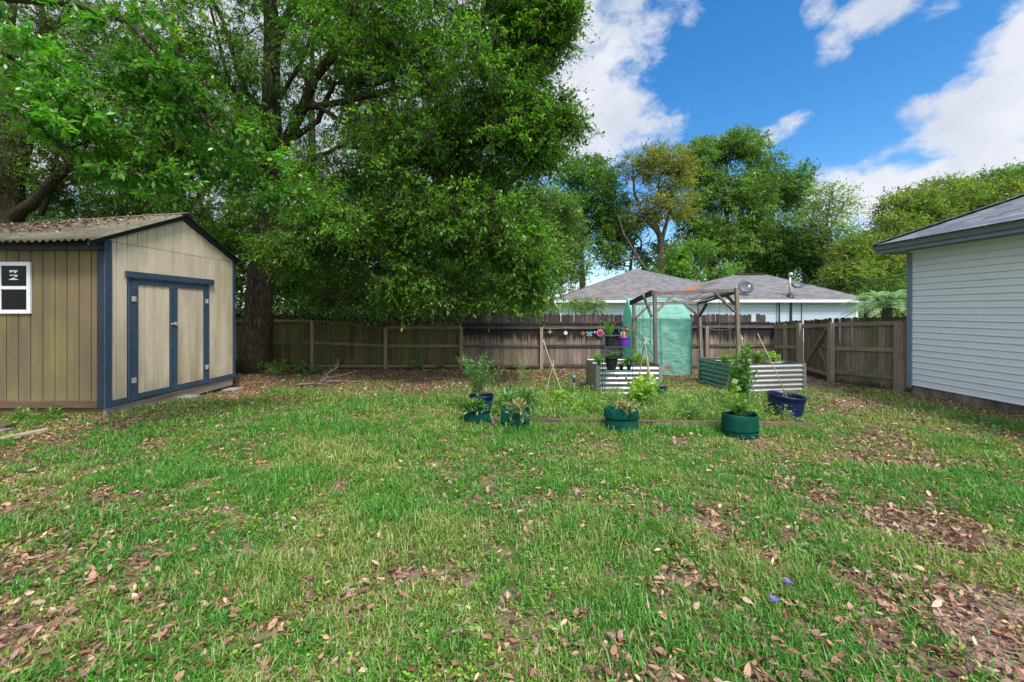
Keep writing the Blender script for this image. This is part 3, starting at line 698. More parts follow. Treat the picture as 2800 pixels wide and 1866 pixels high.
rail(bf, (.95, FY), (8.1, FY), .05, .05, M_RR, off=.022, h=.1, w=.02, name='kick_board')
sf = thing('side_fence', (8.4, 11, 0), 'short grey picket fence between the yard corner and the near house', 'fence')
cor = [(8.19, 13.06), (8.25, 11.95), (8.20, 10.70), (8.69, 9.33)]
def st(y): return 1.50 + (13.1 - y) * .066
for i, (mat) in enumerate((M_PS, None, M_PS)):
    if mat is None: continue
    a, b = cor[i], cor[i + 1]; panel(sf, a, b if i == 0 else (8.70, 9.24), st(a[1]), st(b[1]), mat)
    for z0 in (-.17, -.77, -1.35 if i else -1.3): rail(sf, a, b, st(a[1]) + z0, st(b[1]) + z0 - (.05 if z0 < -1 else 0), M_RS, h=.095)
post(sf, 8.16, 11.93, 1.50, M_POSTG, .12); post(sf, 8.10, 10.68, 1.55, M_POSTG, .12); post(sf, 8.60, 9.36, 1.58, M_POSTG, .12)
post(sf, 8.2, 12.6, 1.45, M_POSTG, .1)
gt = thing('garden_gate', (8.2, 11.3, 0), 'grey wooden gate with a sideways brace, between two posts of the side fence', 'gate')
a, b = (8.25, 11.86), (8.205, 10.78)
panel(gt, a, b, st(11.9), st(10.7), M_PS); 
rail(gt, a, b, 1.40, 1.48, M_RS, h=.09); rail(gt, (8.212, 11.05), b, .92, .93, M_RS, h=.09); rail(gt, a, b, .25, .21, M_RS, h=.09)
m = MB(); m.bar((8.185, 11.74, .33), (8.145, 10.86, 1.40), .035, .085, (1, 0, 0)); m.build('brace', M_RS, gt, world=True, bevel=.004)
m = MB(); m.bar((8.165, 11.15, .85), (8.155, 10.84, .3), .035, .085, (1, 0, 0)); m.build('brace', M_RS, gt, world=True, bevel=.004)
m = MB(); m.lathe([(0, 0), (.03, 0), (.035, .02), (.0, .03)], 12, (0, 0, 0)); m.v = [(8.13 - z, 10.82 + x, .98 + y) for x, y, z in m.v]; m.build('latch_knob', M_BLACK, gt, world=True)
nf = thing('back_fence', (2, 13.5, 0), 'taller dark picket fence of the neighbours, showing above the back fence', 'fence')
xs = [-13.3, -11, -8.6, -6.2, -3.8, -1.4, 1.0, 3.4, 5.8, 8.14]
for i in range(len(xs) - 1):
    t0 = 1.73; x1 = xs[i + 1]
    if i == len(xs) - 2:
        panel(nf, (xs[i], 13.5), (7.68, 13.5), t0, t0, M_PN, zb=.4); panel(nf, (7.83, 13.5), (8.14, 13.5), t0 + .01, t0, M_PN, zb=.4)
        panel(nf, (7.68, 13.52), (7.83, 13.52), t0 - .22, t0 - .22, M_POST, zb=.4)
    else: panel(nf, (xs[i], 13.5), (x1, 13.5), t0, t0, M_PN, zb=.4)
    rail(nf, (xs[i], 13.5), (x1, 13.5), 1.45, 1.45, M_PN, off=-.065)
# ================================================================ LEAF TOOLS
def leaf_quads(pos, d, nrm_, L, W, fold=.12):
    """one folded four-cornered leaf per row; returns V (4n,3), quads"""
    d = unit(d); s = unit(np.cross(d, nrm_)); n = np.cross(s, d)
    L = np.asarray(L).reshape(-1, 1) * np.ones((len(pos), 1)); W = np.asarray(W).reshape(-1, 1) * np.ones((len(pos), 1))
    a = pos; m = pos + d * L * .52; tip = pos + d * L - n * L * fold * .5
    V = np.stack([a, m + s * W / 2 + n * W * fold, tip, m - s * W / 2 + n * W * fold], 1).reshape(-1, 3)
    k = np.arange(len(pos)) * 4
    return V, np.stack([k, k + 1, k + 2, k + 3], 1)
def prism_np(a, b, ra, rb, n=3):
    d = unit(b - a); ref = np.where(np.abs(d[:, 2:3]) > .9, np.array([[1., 0, 0]]), np.array([[0, 0, 1.]]))
    x = unit(np.cross(d, ref)); y = np.cross(d, x); ra = np.asarray(ra).reshape(-1, 1); rb = np.asarray(rb).reshape(-1, 1)
    rows = []
    for (c, r) in ((a, ra), (b, rb)):
        for j in range(n):
            t = 2 * math.pi * j / n; rows.append(c + (x * math.cos(t) + y * math.sin(t)) * r)
    V = np.stack(rows, 1).reshape(-1, 3); k = np.arange(len(a))[:, None] * 2 * n
    q = np.concatenate([np.concatenate([k + j, k + (j + 1) % n, k + n + (j + 1) % n, k + n + j], 1) for j in range(n)])
    return V, q
def randu(n): return unit(rng.normal(size=(n, 3)))

M_PLEAF = leaf_mat('garden_leaf', (.06, .17, .025), (.13, .29, .05), (.26, .33, .06))
M_YLEAF = leaf_mat('lime_leaf', (.16, .30, .03), (.27, .42, .06), (.40, .42, .08))
M_BLEAF = leaf_mat('blue_green_leaf', (.075, .19, .05), (.15, .30, .09), (.24, .36, .13))
M_WILT = leaf_mat('wilted_leaf', (.20, .17, .08), (.34, .30, .17), (.42, .36, .2))
M_STEM = plain('green_stem', (.13, .2, .06), .6)
M_TAN = plain('cane', (.42, .33, .22), .7, var=.2, scale=20)

def plant(name, p, h, spread, label, cat='plant', nst=7, leaf=.06, lw=.4, nl=40, mat=None, group=None, up=.75, droop=.3, leaf_up=.5, stem=True, taper=.4, rstem=.004):
    """a bushy plant: nst bending stems with leaves along them"""
    p = Vector(p); th = thing(name, p, label, cat, group); p = np.array(p)
    az = rng.uniform(0, 2 * math.pi, nst); out_ = rng.uniform(.15, 1, nst) * spread; hh = h * rng.uniform(.55, 1, nst)
    ts = np.linspace(0, 1, 6)
    paths = np.stack([p + np.outer(ts**1.3 * o, (math.cos(a), math.sin(a), 0)) + np.outer(H * (ts - droop * ts**2.5) / (1 - droop * .6), (0, 0, 1)) for a, o, H in zip(az, out_, hh)])
    if stem:
        A = paths[:, :-1].reshape(-1, 3); B = paths[:, 1:].reshape(-1, 3); V, q = prism_np(A, B, np.full(len(A), rstem), np.full(len(A), rstem * .8))
        np_mesh('stem', V, q, M_STEM, th)
    n = nst * nl; si = rng.integers(0, nst, n); t = taper * .4 + (1 - taper * .4) * rng.random(n)**.8
    f = t * 5; i = np.minimum(f.astype(int), 4); fr = (f - i)[:, None]
    pos = paths[si, i] * (1 - fr) + paths[si, i + 1] * fr
    d = randu(n) * 1.0 + np.array([0, 0, leaf_up]); pos = pos + d * leaf * .35
    V, q = leaf_quads(pos, d, randu(n) * .6 + np.array([0, 0, 1]), leaf * rng.uniform(.6, 1.2, n), leaf * lw * rng.uniform(.7, 1.2, n))
    np_mesh('foliage', V, q, mat or M_PLEAF, th, rnd=rng.random(n), tone=np.repeat(rng.uniform(.40, .68), n))
    return th
def blades(name, p, h, spread, label, n=40, w=.01, mat=None, cat='plant', group=None, arch=.5):
    p = Vector(p); th = thing(name, p, label, cat, group); p = np.array(p); az = rng.uniform(0, 2 * math.pi, n); o = rng.uniform(.1, 1, n) * spread; H = h * rng.uniform(.5, 1, n)
    dirs = np.stack([np.cos(az), np.sin(az), 0 * az], 1); sd = np.stack([-np.sin(az), np.cos(az), 0 * az], 1)
    Vs = []
    for t, ww in ((0, .6), (.35, 1), (.7, .8), (1, .08)):
        c = p + dirs * (o * t**1.4)[:, None] + np.array([0, 0, 1]) * (H * (t - arch * t**3))[:, None] + dirs * .02
        Vs += [c - sd * w * ww / 2, c + sd * w * ww / 2]
    V = np.stack(Vs, 1).reshape(-1, 3); k = np.arange(n)[:, None] * 8
    q = np.concatenate([np.concatenate([k + 2*j, k + 2*j + 1, k + 2*j + 3, k + 2*j + 2], 1) for j in range(3)])
    np_mesh('foliage', V, q, mat or M_PLEAF, th, rnd=np.tile(rng.random(n), 3), tone=np.full(3 * n, .5)); return th

# ================================================================ RAISED BEDS
def metal_mat():
    t = NT('galvanised_steel'); a = t.noise(t.coord('Object', (1, 1, 3)), 9, 6, .75); b = t.noise(t.coord('Object'), 1.6, 3)
    col = t.ramp(a, [(.3, (.30, .31, .32)), (.7, (.50, .51, .52))]); col = t.mix(t.ramp(b, [(.5, (0, 0, 0)), (.75, (.45, .45, .45))]), col, (.26, .20, .15))
    return t.done(t.bsdf(col, t.ramp(a, [(.3, (.62,) * 3), (.7, (.40,) * 3)]), .9))
M_GALV = metal_mat()
t = NT('steel_painted_reflection'); a = t.noise(t.coord('Object', (1, 1, 3)), 6, 5, .7); M_GREFL = t.done(t.bsdf(t.ramp(a, [(.3, (.12, .27, .25)), (.7, (.24, .44, .42))]), .35, .85))  # galvanised steel with a greenish reflection put into its base colour
M_SOILD = plain('potting_soil', (.055, .035, .022), .95, var=.5, scale=40)
def raised_bed(loc, rz, wx, wy, h, label, side_mat, tiers=2):
    th = thing('raised_bed', (*loc, Gf(*loc)), label, 'raised bed', 'corrugated steel raised beds', rz)
    def wallp(ax, ay, bx_, by_, nx_, ny_, mat):
        L = math.hypot(bx_ - ax, by_ - ay); per = .107; zs = np.linspace(0.0, h, int(h / per * 12)); amp = .0085
        m = MB(); off = amp * np.sin(zs / per * 2 * math.pi - 1.2)
        # flattened trapezoid-like wave
        off = np.clip(off * 1.35, -amp, amp)
        vs = []
        for z, o in zip(zs, off):
            for (x, y) in ((ax, ay), (bx_, by_)): vs.append((x + nx_ * o, y + ny_ * o, z))
        for z, o in zip(zs, off):
            for (x, y) in ((ax, ay), (bx_, by_)): vs.append((x + nx_ * (o - .004), y + ny_ * (o - .004), z))
        k = len(zs); fs = [(2*i, 2*i+1, 2*i+3, 2*i+2) for i in range(k-1)] + [(2*k + 2*i+2, 2*k + 2*i+3, 2*k + 2*i+1, 2*k + 2*i) for i in range(k-1)] + [(2*k-2, 2*k-1, 4*k-1, 4*k-2)]
        m.add(vs, fs); return m.build('side_panel', mat, th)
    e = .02
    wallp(e, 0, wx - e, 0, 0, -1, M_GALV); wallp(wx, e, wx, wy - e, 1, 0, M_GALV); wallp(wx - e, wy, e, wy, 0, 1, M_GALV); wallp(0, wy - e, 0, e, -1, 0, side_mat)
    for (x, y, sx, sy) in ((0, 0, -1, -1), (wx, 0, 1, -1), (wx, wy, 1, 1), (0, wy, -1, 1)):
        for k in range(tiers):
            z0, z1 = h / tiers * k, h / tiers * (k + 1) + (.012 if k == 0 else .006); g = .003 * k
            m = MB(); o = .014 + g * (1 if k == 0 else -1)
            m.bx(*sorted((x + sx * (o + .003), x - sx * .065)), *sorted((y + sy * o, y + sy * (o + .003))), z0, z1)
            m.bx(*sorted((x + sx * o, x + sx * (o + .003))), *sorted((y + sy * (o - .001), y - sy * .065)), z0, z1)
            for zz in np.linspace(z0 + .05, z1 - .05, 3): m.lathe([(0, 0), (.011, 0), (.008, .008), (0, .01)], 8, (0, 0, 0)); m.v[-32:] = [(x - sx * .03 + a, y + sy * (o + .003 + c), zz + b) for a, b, c in m.v[-32:]]
            m.build('corner_post', plain_corner, th)
    m = MB(); n = 14
    X, Y = np.meshgrid(np.linspace(.015, wx - .015, n), np.linspace(.015, wy - .015, n), indexing='ij'); Z = h - .1 + .03 * (fbm(X * 6, Y * 6, 9) - .5) * 2
    I = np.arange(n * n).reshape(n, n); q = np.stack([I[:-1, :-1], I[1:, :-1], I[1:, 1:], I[:-1, 1:]], -1).reshape(-1, 4)
    M = np.array(origin_of(th)); V = np.stack([X, Y, Z], -1).reshape(-1, 3) @ M[:3, :3].T + M[:3, 3]
    np_mesh('soil', V, q, M_SOILD, th); return th
plain_corner = plain('corner_steel', (.40, .42, .41), .4, .8, var=.15)
bed1 = raised_bed((1.83, 9.08), 0, 1.40, 1.22, .66, 'left corrugated steel raised bed full of herbs, behind the wire plant rack', M_GALV)
bed2 = raised_bed((5.03, 9.33), R(9), 1.68, 1.50, .65, 'right corrugated steel raised bed with a greenish reflection coloured into one side, near the garden gate', M_GREFL)

# ================================================================ PERGOLA
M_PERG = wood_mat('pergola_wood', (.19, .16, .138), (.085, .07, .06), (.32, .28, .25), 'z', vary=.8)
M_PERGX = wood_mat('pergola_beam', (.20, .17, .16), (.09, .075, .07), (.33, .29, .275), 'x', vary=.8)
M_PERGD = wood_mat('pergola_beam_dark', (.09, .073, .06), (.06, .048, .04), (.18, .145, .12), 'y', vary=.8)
pg = thing('pergola', (4.2, 10.5, 0), 'square grey timber pergola frame standing over the two steel beds', 'pergola')
tFL, tFR, tBL, tBR = P(1790, 803, 9.6), P(2014, 794, 9.7), P(1733, 829, 11.5), P(1911, 828, 11.5)
bFL, bFR, bBL, bBR = (3.30, 9.62, 0), (5.26, 9.72, 0), (3.37, 11.5, 0), (5.2, 11.5, 0)
for t_, b_ in ((tFL, bFL), (tFR, bFR), (tBL, bBL), (tBR, bBR)):
    m = MB(); tt = t_ + Vector((0, 0, .06)); m.bar((b_[0], b_[1], -.05), tt, .078, .078, (0, 1, 0)); m.build('post', M_PERG, pg, world=True, bevel=.005)
m = MB(); m.bar(tFL + Vector((.05, .03, -.0)), tFR + Vector((-.05, .03, 0)), .045, .085); m.build('beam', M_PERGX, pg, world=True, bevel=.004)
m = MB(); m.bar(tBL + Vector((.05, -.02, -.02)), tBR + Vector((-.05, -.02, 0)), .045, .085); m.build('beam', M_PERGX, pg, world=True, bevel=.004)
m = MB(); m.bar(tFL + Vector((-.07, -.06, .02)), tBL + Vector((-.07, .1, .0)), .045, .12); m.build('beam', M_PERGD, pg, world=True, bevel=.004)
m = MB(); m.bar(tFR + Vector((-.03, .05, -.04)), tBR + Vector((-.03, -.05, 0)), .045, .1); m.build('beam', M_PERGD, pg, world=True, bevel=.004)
def brace(a, b, mat=M_PERG):
    m = MB(); m.bar(a, b, .042, .08, (0, 1, 0)); m.build('brace', mat, pg, world=True, bevel=.004)
brace(tFL + Vector((.04, .0, -.42)), tFL + Vector((.42, 0, -.05)))
brace(tFR + Vector((-.04, 0, -.5)), tFR + Vector((-.52, 0, -.04)))
brace(tBL + Vector((.04, -.04, -.42)), tBL + Vector((.42, -.04, -.04)))
brace(tBR + Vector((-.04, -.04, -.35)), tBR + Vector((-.42, -.04, -.04)))
brace(tFL + Vector((-.07, -.0, -.52)), tFL + Vector((-.105, .5, -.02)))
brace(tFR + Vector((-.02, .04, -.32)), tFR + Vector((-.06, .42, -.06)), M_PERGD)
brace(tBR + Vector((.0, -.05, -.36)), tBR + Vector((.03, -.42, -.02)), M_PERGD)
M_TWINE = plain('twine', (.16, .15, .14), .8)
M_WIRE = plain('grey_wire', (.30, .30, .31), .5, .3)
def string(pts, r, mat, label, name='string', group='strings hung from the pergola', cat='string'):
    p0 = Vector(pts[0]); th = MB(); th.tube([Vector(p) - p0 for p in pts], r, 5); o = th.build(name, mat); o.location = p0; tag(o, label, cat, group); return o
hang = [(1747, 826, 1747, 978, 10.9), (1755, 824, 1755, 985, 10.6), (1759, 826, 1757, 975, 10.2), (1777, 818, 1778, 950, 10.0), (1935, 823, 1934, 905, 11.2), (1941, 821, 1941, 915, 10.9), (1967, 813, 1965, 955, 10.4), (1983, 810, 1998, 960, 10.2), (1998, 806, 1996, 955, 10.0)]
hl = ['leftmost string hanging from the left pergola beam', 'knotted string second from the left pergola post', 'thin string just left of the pole tripod top', 'dark string with a small weight beside the front left pergola post', 'string nearest the back right pergola post',
      'thick string beside the back right pergola brace', 'string hanging mid way under the right pergola beam', 'slanting string under the right pergola beam', 'string closest to the front right pergola post']
for (u0, v0, u1, v1, Y), lb in zip(hang, hl):
    a, b = P(u0, v0, Y), P(u1, v1, Y); string([a, a.lerp(b, .5) + Vector((.01, 0, 0)), b], .0055, M_TWINE, lb)
m = MB(); w_ = P(1778, 935, 10.0); m.lathe([(0, -.03), (.02, -.02), (.022, .01), (.008, .03), (0, .03)], 10, w_); o = m.build('string_weight', M_BLACK); tag(o, 'small black weight tied to the string by the front left pergola post', 'weight')
def sag(a, b, s, n=9, side=0):
    return [a.lerp(b, k / n) + Vector((side * math.sin(math.pi * k / n), 0, -s * 4 * (k / n) * (1 - k / n))) for k in range(n + 1)]
cab = [((tFL, tBR), .10, 'wire sagging from the front left to the back right pergola corner'), ((tFR, tBL), .09, 'wire sagging from the front right to the back left pergola corner'),
       ((tFR + Vector((-.1, 0, .04)), tBR + Vector((-.5, -.1, .03))), .03, 'loose wire lying along the right pergola beam'), ((tFR + Vector((0, 0, .05)), tFL.lerp(tBL, .7) + Vector((0, 0, .05))), .12, 'long loose wire looping across the pergola top'),
       ((tFL + Vector((.1, .2, 0)), tFR.lerp(tBR, .5)), .16, 'low looping wire under the middle of the pergola top'), ((tBR + Vector((0, -.05, -.62)), tFR + Vector((0, .05, -.85))), .1, 'pale cord strung low between the two right pergola posts'),
       ((tFR.lerp(tFL, .3) + Vector((0, .03, .04)), tBR.lerp(tBL, .6)), .08, 'wire slanting over the front pergola beam'), ((tFR + Vector((-.05, .1, .02)), tBR.lerp(tBL, .25) + Vector((0, 0, .02))), .05, 'wire bunched beside the right pergola beam')]
for (ab, s_g, lb) in cab: string(sag(*ab, s_g, side=random.uniform(-.08, .08)), .009, M_WIRE, lb, 'wire', 'wires slung over the pergola', 'wire')

# ================================================================ GREENHOUSE
t = NT('green_mesh_cover'); a = t.noise(t.coord('Object', (1, 1, 1)), 5, 5, .6, .5); gridn = t.n('ShaderNodeTexChecker'); gridn.inputs['Scale'].default_value = 55; t.l(t.coord('Object'), gridn.inputs['Vector'])
col = t.ramp(a, [(.35, (.24, .52, .44)), (.65, (.36, .66, .57))]); col = t.mix(t.math('MULTIPLY', gridn.outputs['Fac'], .12), col, (.4, .75, .65))
b = t.bsdf(col, .45, spec=.4, normal=t.bump(t.noise(t.coord('Object', (1, 1, 2.2)), 7, 4, .6, 1.2), 1.0, .05)); tr_ = t.n('ShaderNodeBsdfTranslucent'); t.l(t.mix(1.0, col, (1.3, 1.5, 1.4), 'MULTIPLY'), tr_.inputs['Color']); mx = t.n('ShaderNodeMixShader'); mx.inputs[0].default_value = .45; t.l(b, mx.inputs[1]); t.l(tr_.outputs[0], mx.inputs[2])
M_GH = t.done(mx.outputs[0])
gh = thing('greenhouse', (4.2, 12.3, 0), 'small walk-in greenhouse tent with a wrinkled pale green mesh cover', 'greenhouse')
gx0, gx1, gy0, gy1, gyr, ge, gr = 3.38, 5.02, 11.80, 12.85, 12.35, 1.60, 2.21
def sheet(a, b, c, d, nu, nv, amp, nrm_, name, seed, rumple=1.0):
    a, b, c, d = (np.array(x, float) for x in (a, b, c, d)); u = np.linspace(0, 1, nu)[:, None, None]; v = np.linspace(0, 1, nv)[None, :, None]
    Pn = (a * (1 - u) + b * u) * (1 - v) + (d * (1 - u) + c * u) * v
    k = (fbm(u[..., 0] * 7 + v[..., 0] * 1.5, v[..., 0] * 9, seed, 4) - .5) * 2; k2 = (np.abs(vnoise(u[..., 0] * 5 + v[..., 0] * 4, v[..., 0] * 3, seed + 3) - .5)) * 2
    edge = np.minimum(1, 8 * np.minimum(np.minimum(u, 1 - u), np.minimum(v, 1 - v)))[..., 0]
    Pn = Pn + np.array(nrm_) * ((k + k2 * .5) * amp * (.25 + .75 * edge))[..., None]
    I = np.arange(nu * nv).reshape(nu, nv); q = np.stack([I[:-1, :-1], I[1:, :-1], I[1:, 1:], I[:-1, 1:]], -1).reshape(-1, 4)
    return np_mesh(name, Pn.reshape(-1, 3), q, M_GH, gh, smooth=True)
sheet((gx0, gy0, .04), (gx1 + .03, gy0, .02), (gx1 + .01, gy0, ge), (gx0, gy0, ge + .02), 70, 70, .035, (0, -1, 0), 'wall_cover', 21)
sheet((gx0, gy0 - .01, ge + .02), (gx1 + .01, gy0 - .01, ge), (gx1 - .06, gyr, gr), (gx0 + .0, gyr, gr + .01), 60, 30, .022, (0, -.7, .7), 'roof_cover', 22)
sheet((gx0, gyr, gr + .01), (gx1 - .06, gyr, gr), (gx1, gy1, ge), (gx0, gy1, ge), 40, 20, .01, (0, .7, .7), 'roof_cover', 23)
sheet((gx0, gy1, .03), (gx1, gy1, .03), (gx1, gy1, ge), (gx0, gy1, ge), 30, 30, .012, (0, 1, 0), 'wall_cover', 24)
for x, nm in ((gx0, 25), (gx1, 26)):
    e = .03 if x == gx0 else 0
    sheet((x + e, gy1, .03), (x, gy0, .03), (x, gy0, ge), (x, gy1, ge), 30, 40, .010, (-1, 0, 0), 'wall_cover', nm)
    q_ = np.array([[0, 1, 2, 2]]); np_mesh('gable_cover', [(x, gy1, ge), (x, gy0, ge + .01), (x, gyr, gr)], None, M_GH, gh, tris=np.array([[0, 1, 2]]))
m = MB()
for x in (gx0 + .03, gx1 - .03):
    for y in (gy0 + .03, gy1 - .03): m.tube([(x, y, 0), (x, y, ge - .02)], .011, 6)
    m.tube([(x, gy0 + .03, ge - .02), (x, gyr, gr - .03), (x, gy1 - .03, ge - .02)], .011, 6)
m.tube([(gx0 + .03, gyr, gr - .03), (gx1 - .03, gyr, gr - .03)], .011, 6); m.build('frame', M_WHITE, gh, world=True)
# tied-back door flap edge that slants over the front, and a patch
t = NT('green_hem'); M_HEM = t.done(t.bsdf((.05, .25, .19), .6))
m = MB(); m.tube([P(1738, 900, 11.74), P(1762, 930, 11.75), P(1775, 955, 11.74), P(1795, 985, 11.73), P(1800, 996, 11.74)], .018, 6); m.build('door_flap_edge', M_HEM, gh, world=True); m = MB(); m.tube([P(1806, 875, 11.76), P(1808, 960, 11.77), P(1811, 1030, 11.76)], .009, 6); m.tube([(gx1 + .01, gy0 - .015, ge), (gx1 + .015, gy0 - .02, .03)], .014, 6)
m.build('door_flap_edge', M_HEM, gh, world=True)
# ================================================================ POTS AND GROW BAGS
def felt(name, c, c2):
    t = NT(name); a = t.noise(t.coord('Object'), 160, 3, .8); b = t.noise(t.coord('Object'), 5, 4, .6)
    col = t.ramp(b, [(.3, c2), (.7, c)]); return t.done(t.bsdf(col, .9, spec=.15, normal=t.bump(t.math('ADD', a, t.math('MULTIPLY', b, 2)), .5, .006)))
M_FELT = felt('green_felt', (.003, .078, .052), (.002, .042, .03))
def grow_bag(x, y, w, h, label, seed, cuff=.42, lean=0):
    z = Gf(x, y); th = thing('grow_bag', (x, y, z - .01), label, 'grow bag', 'green felt grow bags around the garden bed', (seed % 3 - 1) * .12); fl_ = lambda m: setattr(m, 'v', [(a, b * .74, c) for a, b, c in m.v]); r = w / 2; th.scale = (1, 1, 1); rs = np.random.default_rng(seed); ph = rs.uniform(0, 6, 4)
    def fn(a, zz):
        sq = 1 / max(abs(math.cos(a)), abs(math.sin(a)), .86)
        return (.90 + .10 * sq) * (1 + .035 * math.sin(2 * a + ph[0]) + .02 * math.sin(5 * a + ph[1] + zz * 9) + .012 * math.sin(9 * a + ph[2] + zz * 17))
    hb = h * (1 - cuff * .5)
    def rimz(m, n, zr, k):  # slump of the rim
        m.v = [(a, b, c + (max(0, (c - zr)) / (h - zr + 1e-6)) * k * math.sin(2 * math.atan2(b, a) + ph[3])) for a, b, c in m.v]
    m = MB(); m.lathe([(0, .0), (r * .93, .0), (r * 1.0, .02), (r * 1.03, h * .25), (r * .985, h * .6), (r * .96, h * .80)], 56, fn=fn); fl_(m); m.build('bag', M_FELT, th, smooth=True)
    m = MB(); z0 = h * (1 - cuff); m.lathe([(r * .975, z0 + .015), (r * 1.045, z0), (r * 1.055, z0 + .02), (r * 1.045, h * .8), (r * 1.03, h * .96), (r * 1.0, h), (r * .965, h * .985), (r * .95, h * .9), (r * .94, h * .66)], 56, fn=fn); rimz(m, 56, z0, .010); fl_(m); m.build('rolled_cuff', M_FELT, th, smooth=True)
    m = MB(); m.lathe([(0, h * .72), (r * .5, h * .73), (r * .97, h * .69)], 40, fn=fn); fl_(m); m.build('soil', M_SOILD, th)
    return th
grow_bag(-.585, 6.98, .43, .33, 'leftmost green felt grow bag, with a leafy tomato plant spilling over', 1)
grow_bag(.055, 6.55, .42, .33, 'green felt grow bag holding a wilted tomato, second from the left', 2, .62)
grow_bag(1.67, 6.42, .48, .37, 'green felt grow bag with wilted grey leaves, in front of the steel bed', 3, .42)
grow_bag(3.36, 6.20, .50, .35, 'boxy green felt grow bag under the climbing bean vine', 4, .70)
grow_bag(2.98, 8.72, .46, .27, 'far green felt grow bag beside the corner of the left steel bed', 5, .45)
M_TUB = plain('blue_plastic', (.005, .013, .065), .35, var=.1); M_POTB = plain('black_pot', (.013, .013, .016), .5, var=.15); M_PURP = plain('purple_pot', (.16, .035, .42), .45, var=.06)
def pot(name, p, r0, r1, h, mat, label, group=None, soil=True, rim=.012, ribs=0, tilt=0, cat='pot'):
    th = thing(name, p, label, cat, group); th.rotation_euler = (tilt, 0, 0) if not isinstance(tilt, tuple) else (*tilt, 0)
    prof = [(0, 0), (r0 * .96, 0), (r0, .01)]
    for k in range(1, 9):
        t = k / 9; prof.append((r0 + (r1 - r0) * t + (.002 * (k % 2) if ribs else 0), h * .86 * t))
    prof += [(r1 - .002, h * .87), (r1 + rim, h * .88), (r1 + rim, h * .985), (r1 + rim - .004, h), (r1 - .008, h), (r1 - .012, h * .9), (r1 * .95, h * .78)]
    m = MB(); m.lathe(prof, 48); m.build('shell', mat, th, smooth=True)
    if soil: m = MB(); m.lathe([(0, h * .8), (r1 * .5, h * .81), (r1 * .96, h * .79)], 32); m.build('soil', M_SOILD, th)
    return th
pot('blue_tub', (4.76, 7.36, Gf(4.76, 7.42) - .01), .255, .283, .40, M_TUB, 'large dark blue tub at the right end of the garden bed', 'dark blue tubs', rim=.012, tilt=(R(3), R(5)), cat='tub')
pot('blue_tub', (-.56, 7.72, Gf(-.56, 7.7) - .01), .17, .215, .32, M_TUB, 'small dark blue tub half hidden behind the leftmost grow bag', 'dark blue tubs', cat='tub')

# ================================================================ PLANT RACK
M_RACK = plain('teal_wire', (.06, .13, .14), .4, .5, var=.1)
rk = thing('plant_rack', (2.2, 8.72, 0), 'teal wire plant rack with two shelves in front of the left steel bed', 'plant rack')
rx0, rx1, ry0, ry1 = 1.90, 2.46, 8.60, 8.84; W = .006
for x in (rx0, rx1):
    for y in (ry0, ry1):
        m = MB(); m.tube([(x, y, 0), (x, y, 1.34)], .009, 6); m.build('leg', M_RACK, rk, world=True)
for z in (.62, 1.105):
    m = MB()
    for a, b in (((rx0, ry0), (rx1, ry0)), ((rx1, ry0), (rx1, ry1)), ((rx1, ry1), (rx0, ry1)), ((rx0, ry1), (rx0, ry0))): m.tube([(*a, z), (*b, z)], .0065, 6)
    for x in np.linspace(rx0 + .05, rx1 - .05, 10): m.tube([(x, ry0, z), (x, ry1, z)], .003, 5)
    m.build('shelf', M_RACK, rk, world=True)
m = MB()
for y in (ry0, ry1): m.tube([(rx0, y, 1.34), (rx1, y, 1.34)], .005, 6)
for x in (rx0, rx1): m.tube([(x, ry0, 1.34), (x, ry1, 1.34)], .005, 6)
m.build('top_rail', M_RACK, rk, world=True)
m = MB(); cx = (rx0 + rx1) / 2
m.tube([(rx0, ry1, 1.34)] + [(rx0 + .14 - .14 * math.cos(a), ry1, 1.34 + .16 * math.sin(a)) for a in np.linspace(0, math.pi * .75, 9)][1:] + [(cx, ry1, 1.53)], .006, 6)
m.tube([(rx1, ry1, 1.34)] + [(rx1 - .14 + .14 * math.cos(a), ry1, 1.34 + .16 * math.sin(a)) for a in np.linspace(0, math.pi * .75, 9)][1:] + [(cx, ry1, 1.53)], .006, 6)
for s in (-1, 1): m.tube([(cx + s * (.02 + .07 * (1 - k / 14)) * math.cos(k * .55) + s * .12, ry1, 1.42 + .06 * math.sin(k * .55) * (1 - k / 18)) for k in range(14)], .004, 5)
m.build('back_arch', M_RACK, rk, world=True)
def leafdeco(p, s):
    m = MB(); n = 14; m.add([(p[0] + s * math.cos(a) * (1 if i % 2 else .55), p[1] - .004, p[2] + s * math.sin(a) * (1 if i % 2 else .55)) for i, a in enumerate(np.linspace(0, 2 * math.pi, n, endpoint=False))] + [(p[0] + s * math.cos(a) * (1 if i % 2 else .55), p[1] + .004, p[2] + s * math.sin(a) * (1 if i % 2 else .55)) for i, a in enumerate(np.linspace(0, 2 * math.pi, n, endpoint=False))],
        [tuple(range(n)), tuple(range(n, 2 * n))[::-1]] + [(i, n + i, n + (i + 1) % n, (i + 1) % n) for i in range(n)]); m.build('leaf_ornament', M_RACK, rk, world=True)
for p in ((2.0, 8.85, 1.41), (2.26, 8.85, 1.42), (2.2, 8.85, 1.50), (2.18, 8.59, .98), (2.30, 8.59, .97), (2.14, 8.59, .50), (2.33, 8.59, .47)): leafdeco(p, .033)
for z in (.95, .47):
    m = MB(); m.tube([(rx0, ry0, z + .14), (cx - .12, ry0, z + .03), (cx, ry0, z + .08), (cx + .12, ry0, z + .03), (rx1, ry0, z + .14)], .004, 5); m.build('front_scroll', M_RACK, rk, world=True)
pot('flower_pot', (2.03, 8.72, 1.112), .088, .115, .222, M_POTB, 'black pot on the top shelf of the wire rack', 'pots on the wire rack')
